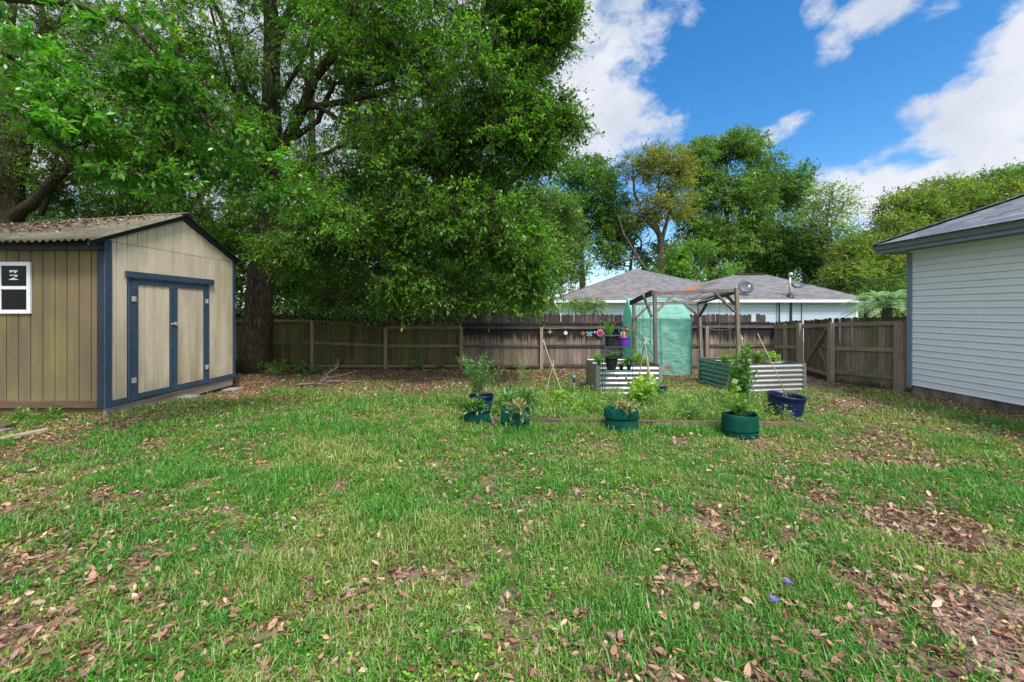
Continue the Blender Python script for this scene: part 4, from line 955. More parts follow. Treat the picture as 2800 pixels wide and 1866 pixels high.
pot('flower_pot', (2.33, 8.72, 1.112), .082, .112, .188, M_PURP, 'purple pot on the top shelf of the wire rack', 'pots on the wire rack', ribs=1)
pot('flower_pot', (2.06, 8.72, .627), .085, .135, .265, M_POTB, 'largest black pot, on the lower shelf of the wire rack', 'pots on the wire rack')
pot('nursery_pot', (2.265, 8.71, .627), .038, .05, .115, M_POTB, 'small black nursery pot next to the big pot on the lower shelf', 'pots on the wire rack', rim=.004)
pot('nursery_pot', (2.42, 8.71, .627), .038, .05, .115, M_POTB, 'small black nursery pot at the right end of the lower shelf', 'pots on the wire rack', rim=.004)
blades('ginger_plant', (2.03, 8.72, 1.28), .62, .30, 'long leaved ginger plant in the black pot on the top shelf', 26, .028, arch=.35, mat=M_PLEAF)
plant('thyme_plant', (2.10, 8.70, .84), .17, .16, 'low grey green herb mound in the lower black pot', nst=60, leaf=.03, lw=.14, nl=26, mat=M_BLEAF, leaf_up=1.2)
blades('seedling', (2.265, 8.71, .72), .12, .05, 'green seedling in the small pot beside the big black pot', 9, .018, arch=.3)
blades('seedling', (2.42, 8.71, .72), .11, .05, 'green seedling in the small pot at the shelf end', 9, .018, arch=.3)
M_RED = plain('ladybird_red', (.55, .05, .025), .3); M_ORANGE = plain('coral_ceramic', (.62, .24, .14), .5); M_PINK = plain('pink_enamel', (.55, .05, .18), .4); M_LPINK = plain('pale_pink_enamel', (.75, .5, .58), .4); M_AQUA = plain('aqua_enamel', (.12, .45, .62), .35); M_TANP = plain('tan_enamel', (.62, .42, .22), .5)
# ladybird stake
lb = thing('ladybird_ornament', (2.385, 8.74, 1.2), 'red ladybird ornament on a wire stake in the purple pot', 'garden ornament', 'small garden ornaments')
m = MB(); m.tube([(2.385, 8.74, 1.26), (2.38, 8.74, 1.42)], .003, 5); m.build('stake', M_RACK, lb, world=True)
m = MB(); m.lathe([(0, -.042), (.03, -.034), (.046, -.005), (.04, .025), (0, .042)], 20, (2.38, 8.73, 1.455)); m.build('body', M_RED, lb, world=True, smooth=True)
m = MB(); m.lathe([(0, -.018), (.02, -.01), (.024, .004), (0, .022)], 14, (2.365, 8.72, 1.50)); m.build('head', M_BLACK, lb, world=True, smooth=True)
m = MB()
for dx, dz in ((-.022, .01), (.02, .008), (-.012, -.018), (.018, -.02)): m.lathe([(0, -.007), (.007, 0), (0, .007)], 8, (2.38 + dx, 8.69, 1.455 + dz))
m.tube([(2.38, 8.686, 1.485), (2.38, 8.684, 1.42)], .002, 4); m.build('spots', M_BLACK, lb, world=True)
sq_ = thing('squirrel_ornament', (2.30, 8.66, 1.28), 'small coral animal figurine peeking out of the purple pot', 'garden ornament', 'small garden ornaments')
m = MB(); m.lathe([(0, 0), (.03, .01), (.034, .05), (.02, .085), (.024, .10), (.022, .12), (0, .135)], 16, (2.31, 8.66, 1.275)); m.build('body', M_ORANGE, sq_, world=True, smooth=True)
m = MB(); m.tube([(2.275, 8.67, 1.29), (2.255, 8.67, 1.33), (2.25, 8.67, 1.38), (2.268, 8.67, 1.41), (2.283, 8.67, 1.39)], [.008, .013, .014, .010, .004], 8); m.build('tail', M_TANP, sq_, world=True, smooth=True)
m = MB()
for s in (-.012, .012): m.lathe([(0, 0), (.007, .004), (0, .02)], 8, (2.31 + s, 8.66, 1.402))
m.build('ears', M_ORANGE, sq_, world=True)
# ornaments on the back fence
def petalring(m, c, n, r, w, y, r0=.2):
    for k in range(n):
        a = 2 * math.pi * k / n; d = Vector((math.cos(a), 0, math.sin(a))); s = Vector((-math.sin(a), 0, math.cos(a))); c_ = Vector(c)
        pts = [c_ + d * r * r0, c_ + d * r * .55 + s * w, c_ + d * r * .9 + s * w * .7, c_ + d * r, c_ + d * r * .9 - s * w * .7, c_ + d * r * .55 - s * w]
        m.add([p + Vector((0, y, 0)) for p in pts] + [p + Vector((0, y + .008, 0)) for p in pts], [(0,1,2,3,4,5), (11,10,9,8,7,6)] + [(i, 6+i, 6+(i+1)%6, (i+1)%6) for i in range(6)])
fc = P(1641.5, 911, 13.0); fl = thing('metal_flower', fc, 'pink and white metal flower hung on the back fence', 'garden ornament', 'small garden ornaments')
m = MB(); petalring(m, fc, 9, .118, .036, .0); m.build('petals', M_LPINK, fl, world=True)
m = MB(); petalring(m, fc, 9, .095, .026, -.012, .1); m.build('petals', M_PINK, fl, world=True)
m = MB(); m.lathe([(0, -.01), (.035, -.006), (.03, .01), (0, .012)], 16, (0, 0, 0)); m.v = [(fc.x + a, fc.y - .02 + c, fc.z + b) for a, b, c in m.v]; m.build('centre', M_BROWNWOOD, fl, world=True)
dcn = P(1612, 914, 13.0); df = thing('metal_dragonfly', dcn, 'aqua winged metal dragonfly hung on the back fence', 'garden ornament', 'small garden ornaments')
m = MB()
for s in (-1, 1):
    for dz, L, tz in ((.025, .095, .03), (-.015, .075, -.03)):
        a = dcn + Vector((s * .012, 0, dz)); e = dcn + Vector((s * L, 0, dz + tz)); n_ = Vector((0, 0, .028))
        pts = [a, a.lerp(e, .5) + n_, e + n_ * .6, e + Vector((s * .012, 0, 0)), e - n_ * .6, a.lerp(e, .5) - n_]; m.add(pts + [p + Vector((0, .006, 0)) for p in pts], [(0,1,2,3,4,5), (11,10,9,8,7,6)] + [(i, 6+i, 6+(i+1)%6, (i+1)%6) for i in range(6)])
m.build('wings', M_AQUA, df, world=True)
m = MB(); m.lathe([(0, -.12), (.008, -.11), (.012, -.03), (.02, 0), (.018, .03), (.022, .05), (0, .07)], 12, dcn + Vector((0, -.01, 0))); m.build('body', M_TANP, df, world=True, smooth=True)
br = P(1626, 910, 13.0); bo = thing('bird_ornament', br, 'tiny pale pink bird ornament on the fence beside the metal flower', 'garden ornament', 'small garden ornaments')
m = MB(); m.lathe([(0, -.03), (.022, -.012), (.026, .012), (.012, .034), (0, .04)], 12, br); m.build('body', M_LPINK, bo, world=True, smooth=True)
m = MB()
for s in (-1, 1): m.add([br + Vector((s * .01, -.01, 0)), br + Vector((s * .035, -.02, .05)), br + Vector((s * .03, -.01, 0)), br + Vector((s * .012, -.0, .002))], [(0, 1, 2), (0, 2, 3), (0, 3, 1), (1, 3, 2)])
m.build('wings', M_LPINK, bo, world=True)
wb = P(1547, 911, 13.0); wo = thing('white_ornament', wb, 'small white winged ornament hanging on the mouldy fence', 'garden ornament', 'small garden ornaments')
m = MB(); petalring(m, wb, 5, .06, .03, 0, .1); m.build('wings', M_WHITE, wo, world=True); m = MB(); m.tube([wb + Vector((0, 0, .02)), wb + Vector((0, 0, .13))], .003, 5); m.build('hook', M_WIRE, wo, world=True)
cb_ = P(1504, 908, 13.0); co_ = thing('cross_ornament', cb_, 'small brown cross shaped ornament on the mouldy fence', 'garden ornament', 'small garden ornaments')
m = MB(); m.box(cb_, (.14, .012, .02)); m.box(cb_ + Vector((.0, -.013, .01)), (.02, .012, .14)); m.build('cross', M_TANP, co_, world=True)
ob = P(1594, 912, 13.0); oo = thing('rust_ornament', ob, 'narrow rust orange ornament left of the dragonfly on the fence', 'garden ornament', 'small garden ornaments')
m = MB(); petalring(m, ob, 4, .07, .022, 0, .1); m.lathe([(0, -.06), (.015, -.03), (.012, .05), (0, .07)], 8, ob); m.build('body', plain('rust', (.42, .15, .05), .8, var=.3), oo, world=True)

# ================================================================ STAKES AND SPRINKLER
def tripod(knot, feet, tops, label, w=.009):
    th = thing('pole_tripod', (knot.x, knot.y, 0), label, 'pole tripod', 'cane tripods in the garden bed')
    for f, tp in zip(feet, tops):
        m = MB(); a = Vector(f); a.z = Gf(a.x, a.y) - .03; m.tube([a, knot.lerp(a, .5) + Vector((random.uniform(-.01, .01), 0, 0)), knot + Vector((random.uniform(-.01, .01), random.uniform(-.015, .015), 0)), tp], [w * 1.1, w, w * .9, w * .7], 7); m.build('pole', M_TAN, th, world=True, smooth=True)
    m = MB(); m.tube([knot + Vector((.016 * math.cos(a), .016 * math.sin(a), -.03 + .0045 * a)) for a in np.linspace(0, 14, 40)], .005, 5)
    for s in (-1, 1): m.tube([knot, knot + Vector((s * .04, -.02, .03)), knot + Vector((s * .05, -.02, -.05))], .003, 4)
    m.build('twine_knot', M_TWINE if False else M_TAN, th, world=True)
k = P(1511, 1003, 8.0); tripod(k, [(.545, 7.95, 0), (1.08, 7.9, 0), (.86, 8.45, 0)], [k + Vector((.02, .01, .12)), P(1485, 930, 8.1), k + Vector((-.02, 0, .05))], 'tall cane tripod left in the bed, one pole reaching far above its knot')
k = P(1763, 943, 7.9); tripod(k, [(2.60, 7.55, 0), (2.42, 8.35, 0), (2.72, 8.2, 0)], [k + Vector((.03, 0, .13)), k + Vector((-.01, 0, .06)), k + Vector((.01, 0, .04))], 'cane tripod standing before the left pergola post', .012)
k = P(2028, 930, 7.9); tripod(k, [(3.95, 8.0, 0), (4.3, 7.55, 0), (4.55, 7.75, 0), (4.15, 8.4, 0)], [k + Vector((.02, 0, .05)), k + Vector((-.02, 0, .1)), k + Vector((0, 0, .06)), k + Vector((-.01, 0, .04))], 'cane tripod carrying the bean vine near the right steel bed')
a, b = P(2071.6, 913, 7.6), P(2158, 1098, 7.42); b.z = .25; o = MB(); o.tube([Vector((0, 0, 0)), (b - a) * .5 + Vector((.01, 0, 0)), b - a], [.006, .008, .009], 7); o = o.build('cane', M_TAN, smooth=True); o.location = a; tag(o, 'single cane leaning out of the big blue tub', 'cane')
sp_ = P(1569, 1031, 9.05); sk = thing('sprinkler', (sp_.x, 9.05, 0), 'teal headed sprinkler on a grey pipe riser in the grass', 'sprinkler')
m = MB(); m.tube([(sp_.x + .02, 9.05, -.02), (sp_.x + .01, 9.05, .24), (sp_.x + .01, 9.05, .30)], .011, 8); m.lathe([(.014, 0), (.014, .03)], 10, (sp_.x + .01, 9.05, .2)); m.build('riser', M_MAST, sk, world=True, smooth=True)
m = MB(); m.lathe([(0, 0), (.018, 0), (.02, .05), (.032, .06), (.03, .085), (0, .088)], 14, (sp_.x + .01, 9.05, .30)); m.build('valve', M_BLACK, sk, world=True, smooth=True)
m = MB(); m.lathe([(0, -.01), (.028, -.005), (.04, .02), (.036, .045), (.015, .062), (0, .064)], 16, (sp_.x, 9.04, .40)); m.build('head', plain('teal_plastic', (.06, .33, .33), .4), sk, world=True, smooth=True)

# ================================================================ GROUND BED BORDER, TIMBER, BRANCHES
M_BORD = wood_mat('border_wood', (.17, .125, .09), (.06, .045, .035), (.34, .28, .22), 'x')
bb = thing('bed_border', (2, 6.7, 0), 'low dark plank border around the planted ground bed', 'border plank')
m = MB(); m.bar((-.36, 6.86, .05), (2.2, 6.68, .045), .045, .13); m.build('plank', M_BORD, bb, world=True, bevel=.004)
m = MB(); m.bar((2.205, 6.66, .05), (4.68, 6.53, .045), .042, .13); m.build('plank', M_BORD, bb, world=True, bevel=.004)
m = MB(); m.bar((4.66, 6.56, .03), (4.74, 8.1, .03), .035, .11); m.build('plank', M_BORD, bb, world=True, bevel=.004)
so = np.meshgrid(np.linspace(-.3, 4.6, 60), np.linspace(6.72, 8.5, 24), indexing='ij'); X, Y = so; Z = G(X, Y) + .018 + .03 * fbm(X * 5, Y * 5, 8)
I = np.arange(X.size).reshape(X.shape); q = np.stack([I[:-1, :-1], I[1:, :-1], I[1:, 1:], I[:-1, 1:]], -1).reshape(-1, 4)
t = NT('mulch'); a = t.noise(t.coord('Object'), 24, 6, .8); b = t.noise(t.coord('Object'), 2.2, 4)
col = t.ramp(a, [(.35, (.045, .03, .022)), (.5, (.13, .09, .065)), (.68, (.27, .2, .16))]); o = np_mesh('garden_soil', np.stack([X, Y, Z], -1).reshape(-1, 3), q, t.done(t.bsdf(col, .95, spec=.1, normal=t.bump(a, .8, .02)))); tag(o, 'mulched soil of the planted ground bed', 'soil', kind='structure')
sk_ = MB(); sk_.bar((0, 0, -.03), (-.07, 0, .17), .05, .022); o = sk_.build('wooden_stake', M_GREYWOOD, bevel=.003); o.location = (-.28, 6.78, 0.02); tag(o, 'short tilted wooden stake by the leftmost grow bag', 'stake')
def board(a, b, w, h, mat, label, rz=0):
    a, b = Vector(a), Vector(b); m = MB(); m.bar(Vector((0, 0, 0)), b - a, w, h); o = m.build('timber_board', mat, bevel=.004); o.location = a; tag(o, label, 'board', 'loose boards by the shed'); return o
board((-7.35, 4.6, Gf(-7.35, 4.6) + .04), (-6.75, 6.12, Gf(-6.75, 6.1) + .05), .10, .045, wood_mat('pale_board', (.36, .31, .26), (.22, .18, .15), (.5, .44, .38), 'y'), 'pale narrow board lying on leaves left of the lawn')
board((-8.6, 5.9, Gf(-8, 6) + .04), (-7.28, 6.08, Gf(-7.2, 6) + .05), .16, .04, M_GREYWOOD, 'lower grey board of the small pile by the shed')
board((-8.6, 6.05, Gf(-8, 6) + .085), (-7.36, 6.18, Gf(-7.3, 6) + .10), .15, .04, M_BROWNWOOD, 'upper brown board of the small pile by the shed')
M_STICK = plain('dead_branch', (.20, .15, .12), .9, var=.35, scale=14)
sticks = [((-5.0, 10.55, .03), (-4.55, 10.5, .09), (-4.2, 10.65, .06), (-3.5, 10.75, .03), .028, 'longest dead branch in the pile near the fence'), ((-4.75, 10.6, .04), (-4.62, 10.62, .3), (-4.4, 10.6, .42), (-4.38, 10.6, .62), .022, 'forked dead branch standing up out of the pile'),
          ((-4.9, 10.5, .05), (-4.7, 10.55, .15), (-4.35, 10.7, .2), (-3.9, 10.8, .33), .018, 'pale dead branch slanting to the right in the pile'), ((-5.3, 10.3, .03), (-4.9, 10.32, .06), (-4.6, 10.3, .05), (-4.5, 10.35, .1), .03, 'thick dark broken limb at the front of the pile'),
          ((-4.7, 10.4, .04), (-4.6, 10.5, .2), (-4.75, 10.6, .3), (-4.8, 10.6, .28), .016, 'short crooked dead twig on the pile')]
for s_k in sticks:
    p0 = Vector(s_k[0]); r_ = s_k[4]; m = MB(); pts = [Vector(p) - p0 for p in s_k[:4]]; m.tube(pts, [r_, r_ * .85, r_ * .6, r_ * .25], 8, wob=.12)
    for k in range(3):
        i = 1 + k % 2; a = pts[i].lerp(pts[i + 1], .4 + .2 * k); m.tube([a, a + Vector((random.uniform(-.15, .2), random.uniform(-.1, .1), random.uniform(.03, .15)))], [r_ * .4, r_ * .12], 5)
    o = m.build('dead_branch', M_STICK, smooth=True); o.location = p0; tag(o, s_k[5], 'branch', 'dead branches piled near the fence')

# ================================================================ GARDEN PLANTS
g0 = lambda x, y: (x, y, Gf(x, y))
plant('tomato_plant', (-.60, 6.86, .20), .22, .24, 'dense low tomato leaves spilling over the leftmost grow bag', nst=16, leaf=.075, lw=.5, nl=34, mat=M_PLEAF, droop=.9)
plant('tomato_plant', (-.62, 7.55, .20), 1.0, .50, 'tall loose tomato plant with yellow flowers behind the leftmost bag', nst=24, leaf=.07, lw=.38, nl=34, mat=M_BLEAF, droop=.35)
plant('kale_plant', g0(-.12, 7.3), .62, .14, 'upright pale broad leaved plant right of the leftmost bag', nst=5, leaf=.14, lw=.42, nl=16, mat=M_BLEAF)
plant('flowering_weed', g0(.10, 7.25), .98, .22, 'tall thin flowering weed stems behind the second grow bag', nst=10, leaf=.05, lw=.35, nl=34, mat=M_BLEAF, droop=.1)
plant('grey_plant', g0(.28, 7.35), .62, .22, 'silvery grey leaved plant behind the second grow bag', nst=10, leaf=.09, lw=.4, nl=26, mat=M_BLEAF)
plant('wilted_tomato', (.08, 6.42, .25), .24, .19, 'wilted tomato drooping over the rim of the second grow bag', nst=9, leaf=.09, lw=.35, nl=12, mat=M_WILT, droop=1.1)
plant('wilted_tomato', (1.70, 6.32, .28), .26, .26, 'wilted grey tomato in the bag before the steel bed', nst=10, leaf=.085, lw=.4, nl=13, mat=M_WILT, droop=.9)
plant('carrot_plant', (3.38, 6.25, .24), .42, .30, 'feathery green plant filling the boxy grow bag', nst=30, leaf=.05, lw=.35, nl=44, mat=M_PLEAF)
plant('bean_vine', g0(4.25, 7.70), 1.30, .27, 'dense bean vine climbing the right cane tripod', nst=22, leaf=.08, lw=.72, nl=30, mat=leaf_mat('bean_leaf', (.05, .17, .025), (.12, .31, .045), (.2, .34, .05)), droop=.05)
plant('squash_plant', g0(3.98, 7.55), .62, .22, 'lime leaved squash with an orange flower left of the bean vine', nst=6, leaf=.13, lw=.95, nl=5, mat=M_YLEAF)
plant('herb_plant', (3.0, 8.70, .19), .38, .2, 'thin stemmed herb growing in the far grow bag', nst=16, leaf=.045, lw=.4, nl=18)
plant('cucumber_plant', g0(2.35, 7.7), .72, .50, 'lime leaved cucumber plant in the middle of the bed', nst=20, leaf=.10, lw=.85, nl=16, mat=M_YLEAF)
plant('yellow_bean_plant', g0(.88, 7.7), .42, .26, 'small yellow leaved bean plant under the left cane tripod', nst=12, leaf=.085, lw=.8, nl=12, mat=M_YLEAF)
plant('pepper_plant', g0(3.25, 7.5), .36, .30, 'light green pepper plant in the bed behind the boxy bag', nst=12, leaf=.08, lw=.5, nl=18, mat=M_YLEAF)
plant('lettuce_plant', g0(1.16, 7.35), .22, .08, 'upright pale lettuce near the left cane tripod', nst=8, leaf=.12, lw=.45, nl=5, mat=M_YLEAF)
plant('feathery_plant', g0(3.0, 7.1), .34, .40, 'low feathery green plant in the middle right of the bed', nst=26, leaf=.045, lw=.3, nl=34, mat=M_BLEAF)
plant('tub_seedling', (4.80, 7.42, .26), .22, .1, 'sparse dry seedling inside the big blue tub', nst=6, leaf=.04, lw=.3, nl=9, mat=M_WILT)
T1_ = .56
plant('dill_plant', (2.02, 9.75, T1_), .30, .22, 'feathery dill at the left end of the left steel bed', nst=34, leaf=.05, lw=.12, nl=60, mat=leaf_mat('dill_leaf', (.10, .26, .03), (.18, .38, .05)), leaf_up=1.2)
plant('parsley_plant', (2.30, 9.6, T1_), .22, .20, 'dark parsley behind the big black pot in the left bed', nst=24, leaf=.05, lw=.3, nl=34)
plant('basil_plant', (2.62, 9.5, T1_), .20, .16, 'leafy basil in the middle of the left steel bed', nst=16, leaf=.07, lw=.5, nl=22)
plant('lettuce_plant', (2.78, 9.35, T1_), .24, .13, 'pale yellow lettuce at the right of the left steel bed', nst=10, leaf=.13, lw=.5, nl=6, mat=M_YLEAF, leaf_up=1.5)
plant('herb_plant', (3.02, 9.5, T1_), .18, .13, 'small herb by the pergola post in the left bed', nst=12, leaf=.05, lw=.45, nl=16, mat=M_BLEAF)
plant('rosemary_plant', (2.2, 9.3, T1_), .16, .26, 'low green ground herb along the front of the left bed', nst=26, leaf=.035, lw=.3, nl=26, mat=M_PLEAF)
def b2(x, y): M = origin_of(bed2); p = M @ Vector((x, y, .55)); return tuple(p)
plant('squash_plant', b2(.22, .75), .26, .30, 'yellowing squash hanging over the left side of the right steel bed', nst=14, leaf=.08, lw=.5, nl=16, mat=M_YLEAF, droop=.8)
plant('tomato_plant', b2(.35, .45), .42, .22, 'tomato plant behind the front right pergola post in the right bed', nst=14, leaf=.065, lw=.45, nl=26, mat=M_BLEAF)
plant('tomato_plant', b2(.75, .4), .40, .26, 'leafy tomato in the middle of the right steel bed', nst=14, leaf=.07, lw=.5, nl=24, mat=M_PLEAF)
dish = pot('herb_dish', tuple(Vector(b2(1.12, .3)) + Vector((0, 0, .045))), .10, .155, .07, plain('white_ceramic', (.8, .8, .78), .3, var=.03), 'shallow white dish set on the soil of the right steel bed', rim=.008, cat='dish')
plant('basil_plant', tuple(Vector(b2(1.12, .3)) + Vector((0, 0, .09))), .25, .17, 'bright lime green herb growing in the white dish', nst=20, leaf=.06, lw=.55, nl=26, mat=M_YLEAF)
plant('creeping_herb', b2(1.4, .7), .10, .34, 'low creeping herb in the far right corner of the right bed', nst=20, leaf=.05, lw=.5, nl=16)
plant('climbing_vine', (3.33, 11.45, .02), 1.95, .10, 'thin vine climbing the back left pergola post', nst=5, leaf=.06, lw=.6, nl=26, droop=.0, mat=M_PLEAF)
plant('leafy_weed', g0(-7.85, 6.7), .18, .24, 'leafy weed at the foot of the shed side wall', nst=8, leaf=.10, lw=.4, nl=10)
plant('leafy_weed', g0(-7.45, 6.78), .16, .16, 'second smaller weed right of the leafy one at the shed wall', nst=6, leaf=.10, lw=.4, nl=8)
for i, (x, y, h_, s_p, lb_) in enumerate([(-7.0, 12.4, .5, .5, 'yellow green saplings at the foot of the big oak'), (-6.2, 12.3, .42, .5, 'leafy weed between the oak and the first fence post'), (-5.6, 12.2, .28, .4, 'low weed under the first fence post'), (-6.6, 11.9, .3, .5, 'low green weed in front of the oak roots'),
        (-2.9, 12.9, .35, .25, 'weed growing against the second fence panel'), (-2.2, 12.95, .22, .2, 'small weed before the third fence post'), (.1, 12.95, .18, .2, 'small weed at the foot of the mouldy fence')]):
    plant('fence_weed', g0(x, y), h_, s_p, lb_, nst=16, leaf=.07, lw=.45, nl=18, group='weeds along the fence', mat=M_YLEAF if i == 0 else M_PLEAF)
def bloom(x, y, h, mat, label, n=3, r=.018, name='wildflower', group='small violet wildflowers in the grass', leaf=True):
    th = thing(name, g0(x, y), label, 'flower', group); z = Gf(x, y); m = MB(); m.tube([(x, y, z), (x + .01, y + .01, z + h * .6), (x, y - .01, z + h)], .0022, 5); m.build('stem', M_STEM, th, world=True)
    m = MB()
    for k in range(n):
        a = 2 * math.pi * k / n + x * 9; d = Vector((math.cos(a), math.sin(a), .35)); s = Vector((-math.sin(a), math.cos(a), 0)); c = Vector((x, y - .01, z + h))
        m.add([c, c + d * r * .6 + s * r * .55, c + d * r * 1.25, c + d * r * .6 - s * r * .55], [(0, 1, 2, 3)])
    m.build('petals', mat, th, world=True); return th
M_VIO = plain('violet_petal', (.16, .10, .75), .6, var=.1); M_YEL = plain('yellow_petal', (.75, .52, .03), .6, var=.1); M_ORP = plain('orange_petal', (.85, .30, .02), .6, var=.1); M_REDP = plain('coral_petal', (.62, .13, .05), .6, var=.15)
bloom(1.78, 2.72, .10, M_VIO, 'upper of the two violet flowers in the near lawn', r=.024); bloom(1.59, 2.56, .095, M_VIO, 'lower of the two violet flowers in the near lawn', r=.026)
vl = ['violet flower in front of the left steel bed, beside the rack leg', 'violet flower left of the steel bed corner', 'violet flower in the grass right of the sprinkler', 'violet flower between sprinkler and bed', 'violet flower above the middle grow bag', 'violet flower near the cucumber leaves', 'violet flower beside the cucumber stem', 'violet flower under the middle cane tripod', 'violet flower between the cane tripods', 'violet flower in the grass before the greenhouse', 'violet flower beside the left cane tripod']
for (u, v, Y), lb_ in zip([(1636, 1052, 8.5), (1651, 1048, 8.6), (1590, 1066, 8.7), (1607, 1062, 8.7), (1747, 1068, 8.0), (1757, 1070, 7.9), (1706, 1058, 8.2), (1769, 1120, 7.0), (1784, 1085, 7.7), (1874, 1067, 9.0), (1448, 1066, 8.9)], vl):
    p = P(u, v, Y); bloom(p.x, p.y, max(.06, p.z - Gf(p.x, p.y)), M_VIO, lb_, r=.028)
for (u, v, Y), lb_ in zip([(1810, 928, 9.9), (1783, 947, 9.9), (1908, 956, 10.2), (1854, 1064, 8.4), (1753, 1028, 8.7), (1878, 982, 10.4), (1866, 1017, 10.4)], ['yellow flower on a tall stem before the greenhouse', 'yellow flower by the front left pergola post', 'yellow flower left of the right bed', 'yellow flower low in the grass of the bed', 'yellow flower before the left steel bed', 'small yellow flower near the greenhouse edge', 'low yellow flower before the greenhouse']):
    p = P(u, v, Y); bloom(p.x, p.y, max(.1, p.z - Gf(p.x, p.y)), M_YEL, lb_, n=6, r=.024, group='small yellow flowers')
p = P(1987, 1085, 7.45); bloom(p.x, p.y, p.z, M_ORP, 'large orange squash flower left of the bean vine', n=6, r=.04, group='orange flowers'); p = P(2027, 1087, 7.4); bloom(p.x, p.y, p.z, M_ORP, 'small orange flower in front of the bean vine', n=5, r=.022, group='orange flowers')
th = thing('coral_flower', g0(3.46, 9.45), 'coral red flower spike arching in front of the greenhouse', 'flower'); a = Vector(g0(3.46, 9.45)); tp = [P(1818, 1005, 9.4), P(1826, 1008, 9.4), P(1833, 1014, 9.4), P(1837, 1019, 9.4), P(1828, 1003, 9.4), P(1822, 1008, 9.4)]
m = MB(); m.tube([a, P(1812, 1030, 9.42), tp[0], tp[1], tp[2], tp[3]], .003, 5); m.build('stem', M_STEM, th, world=True)
m = MB()
for c in tp:
    for k in range(5):
        d = Vector((random.uniform(-1, 1), random.uniform(-1, .3), random.uniform(-.6, 1))).normalized(); s = d.cross(Vector((0, 1, .3))).normalized(); m.add([c, c + d * .025 + s * .012, c + d * .055, c + d * .025 - s * .012], [(0, 1, 2, 3)])
m.build('petals', M_REDP, th, world=True)
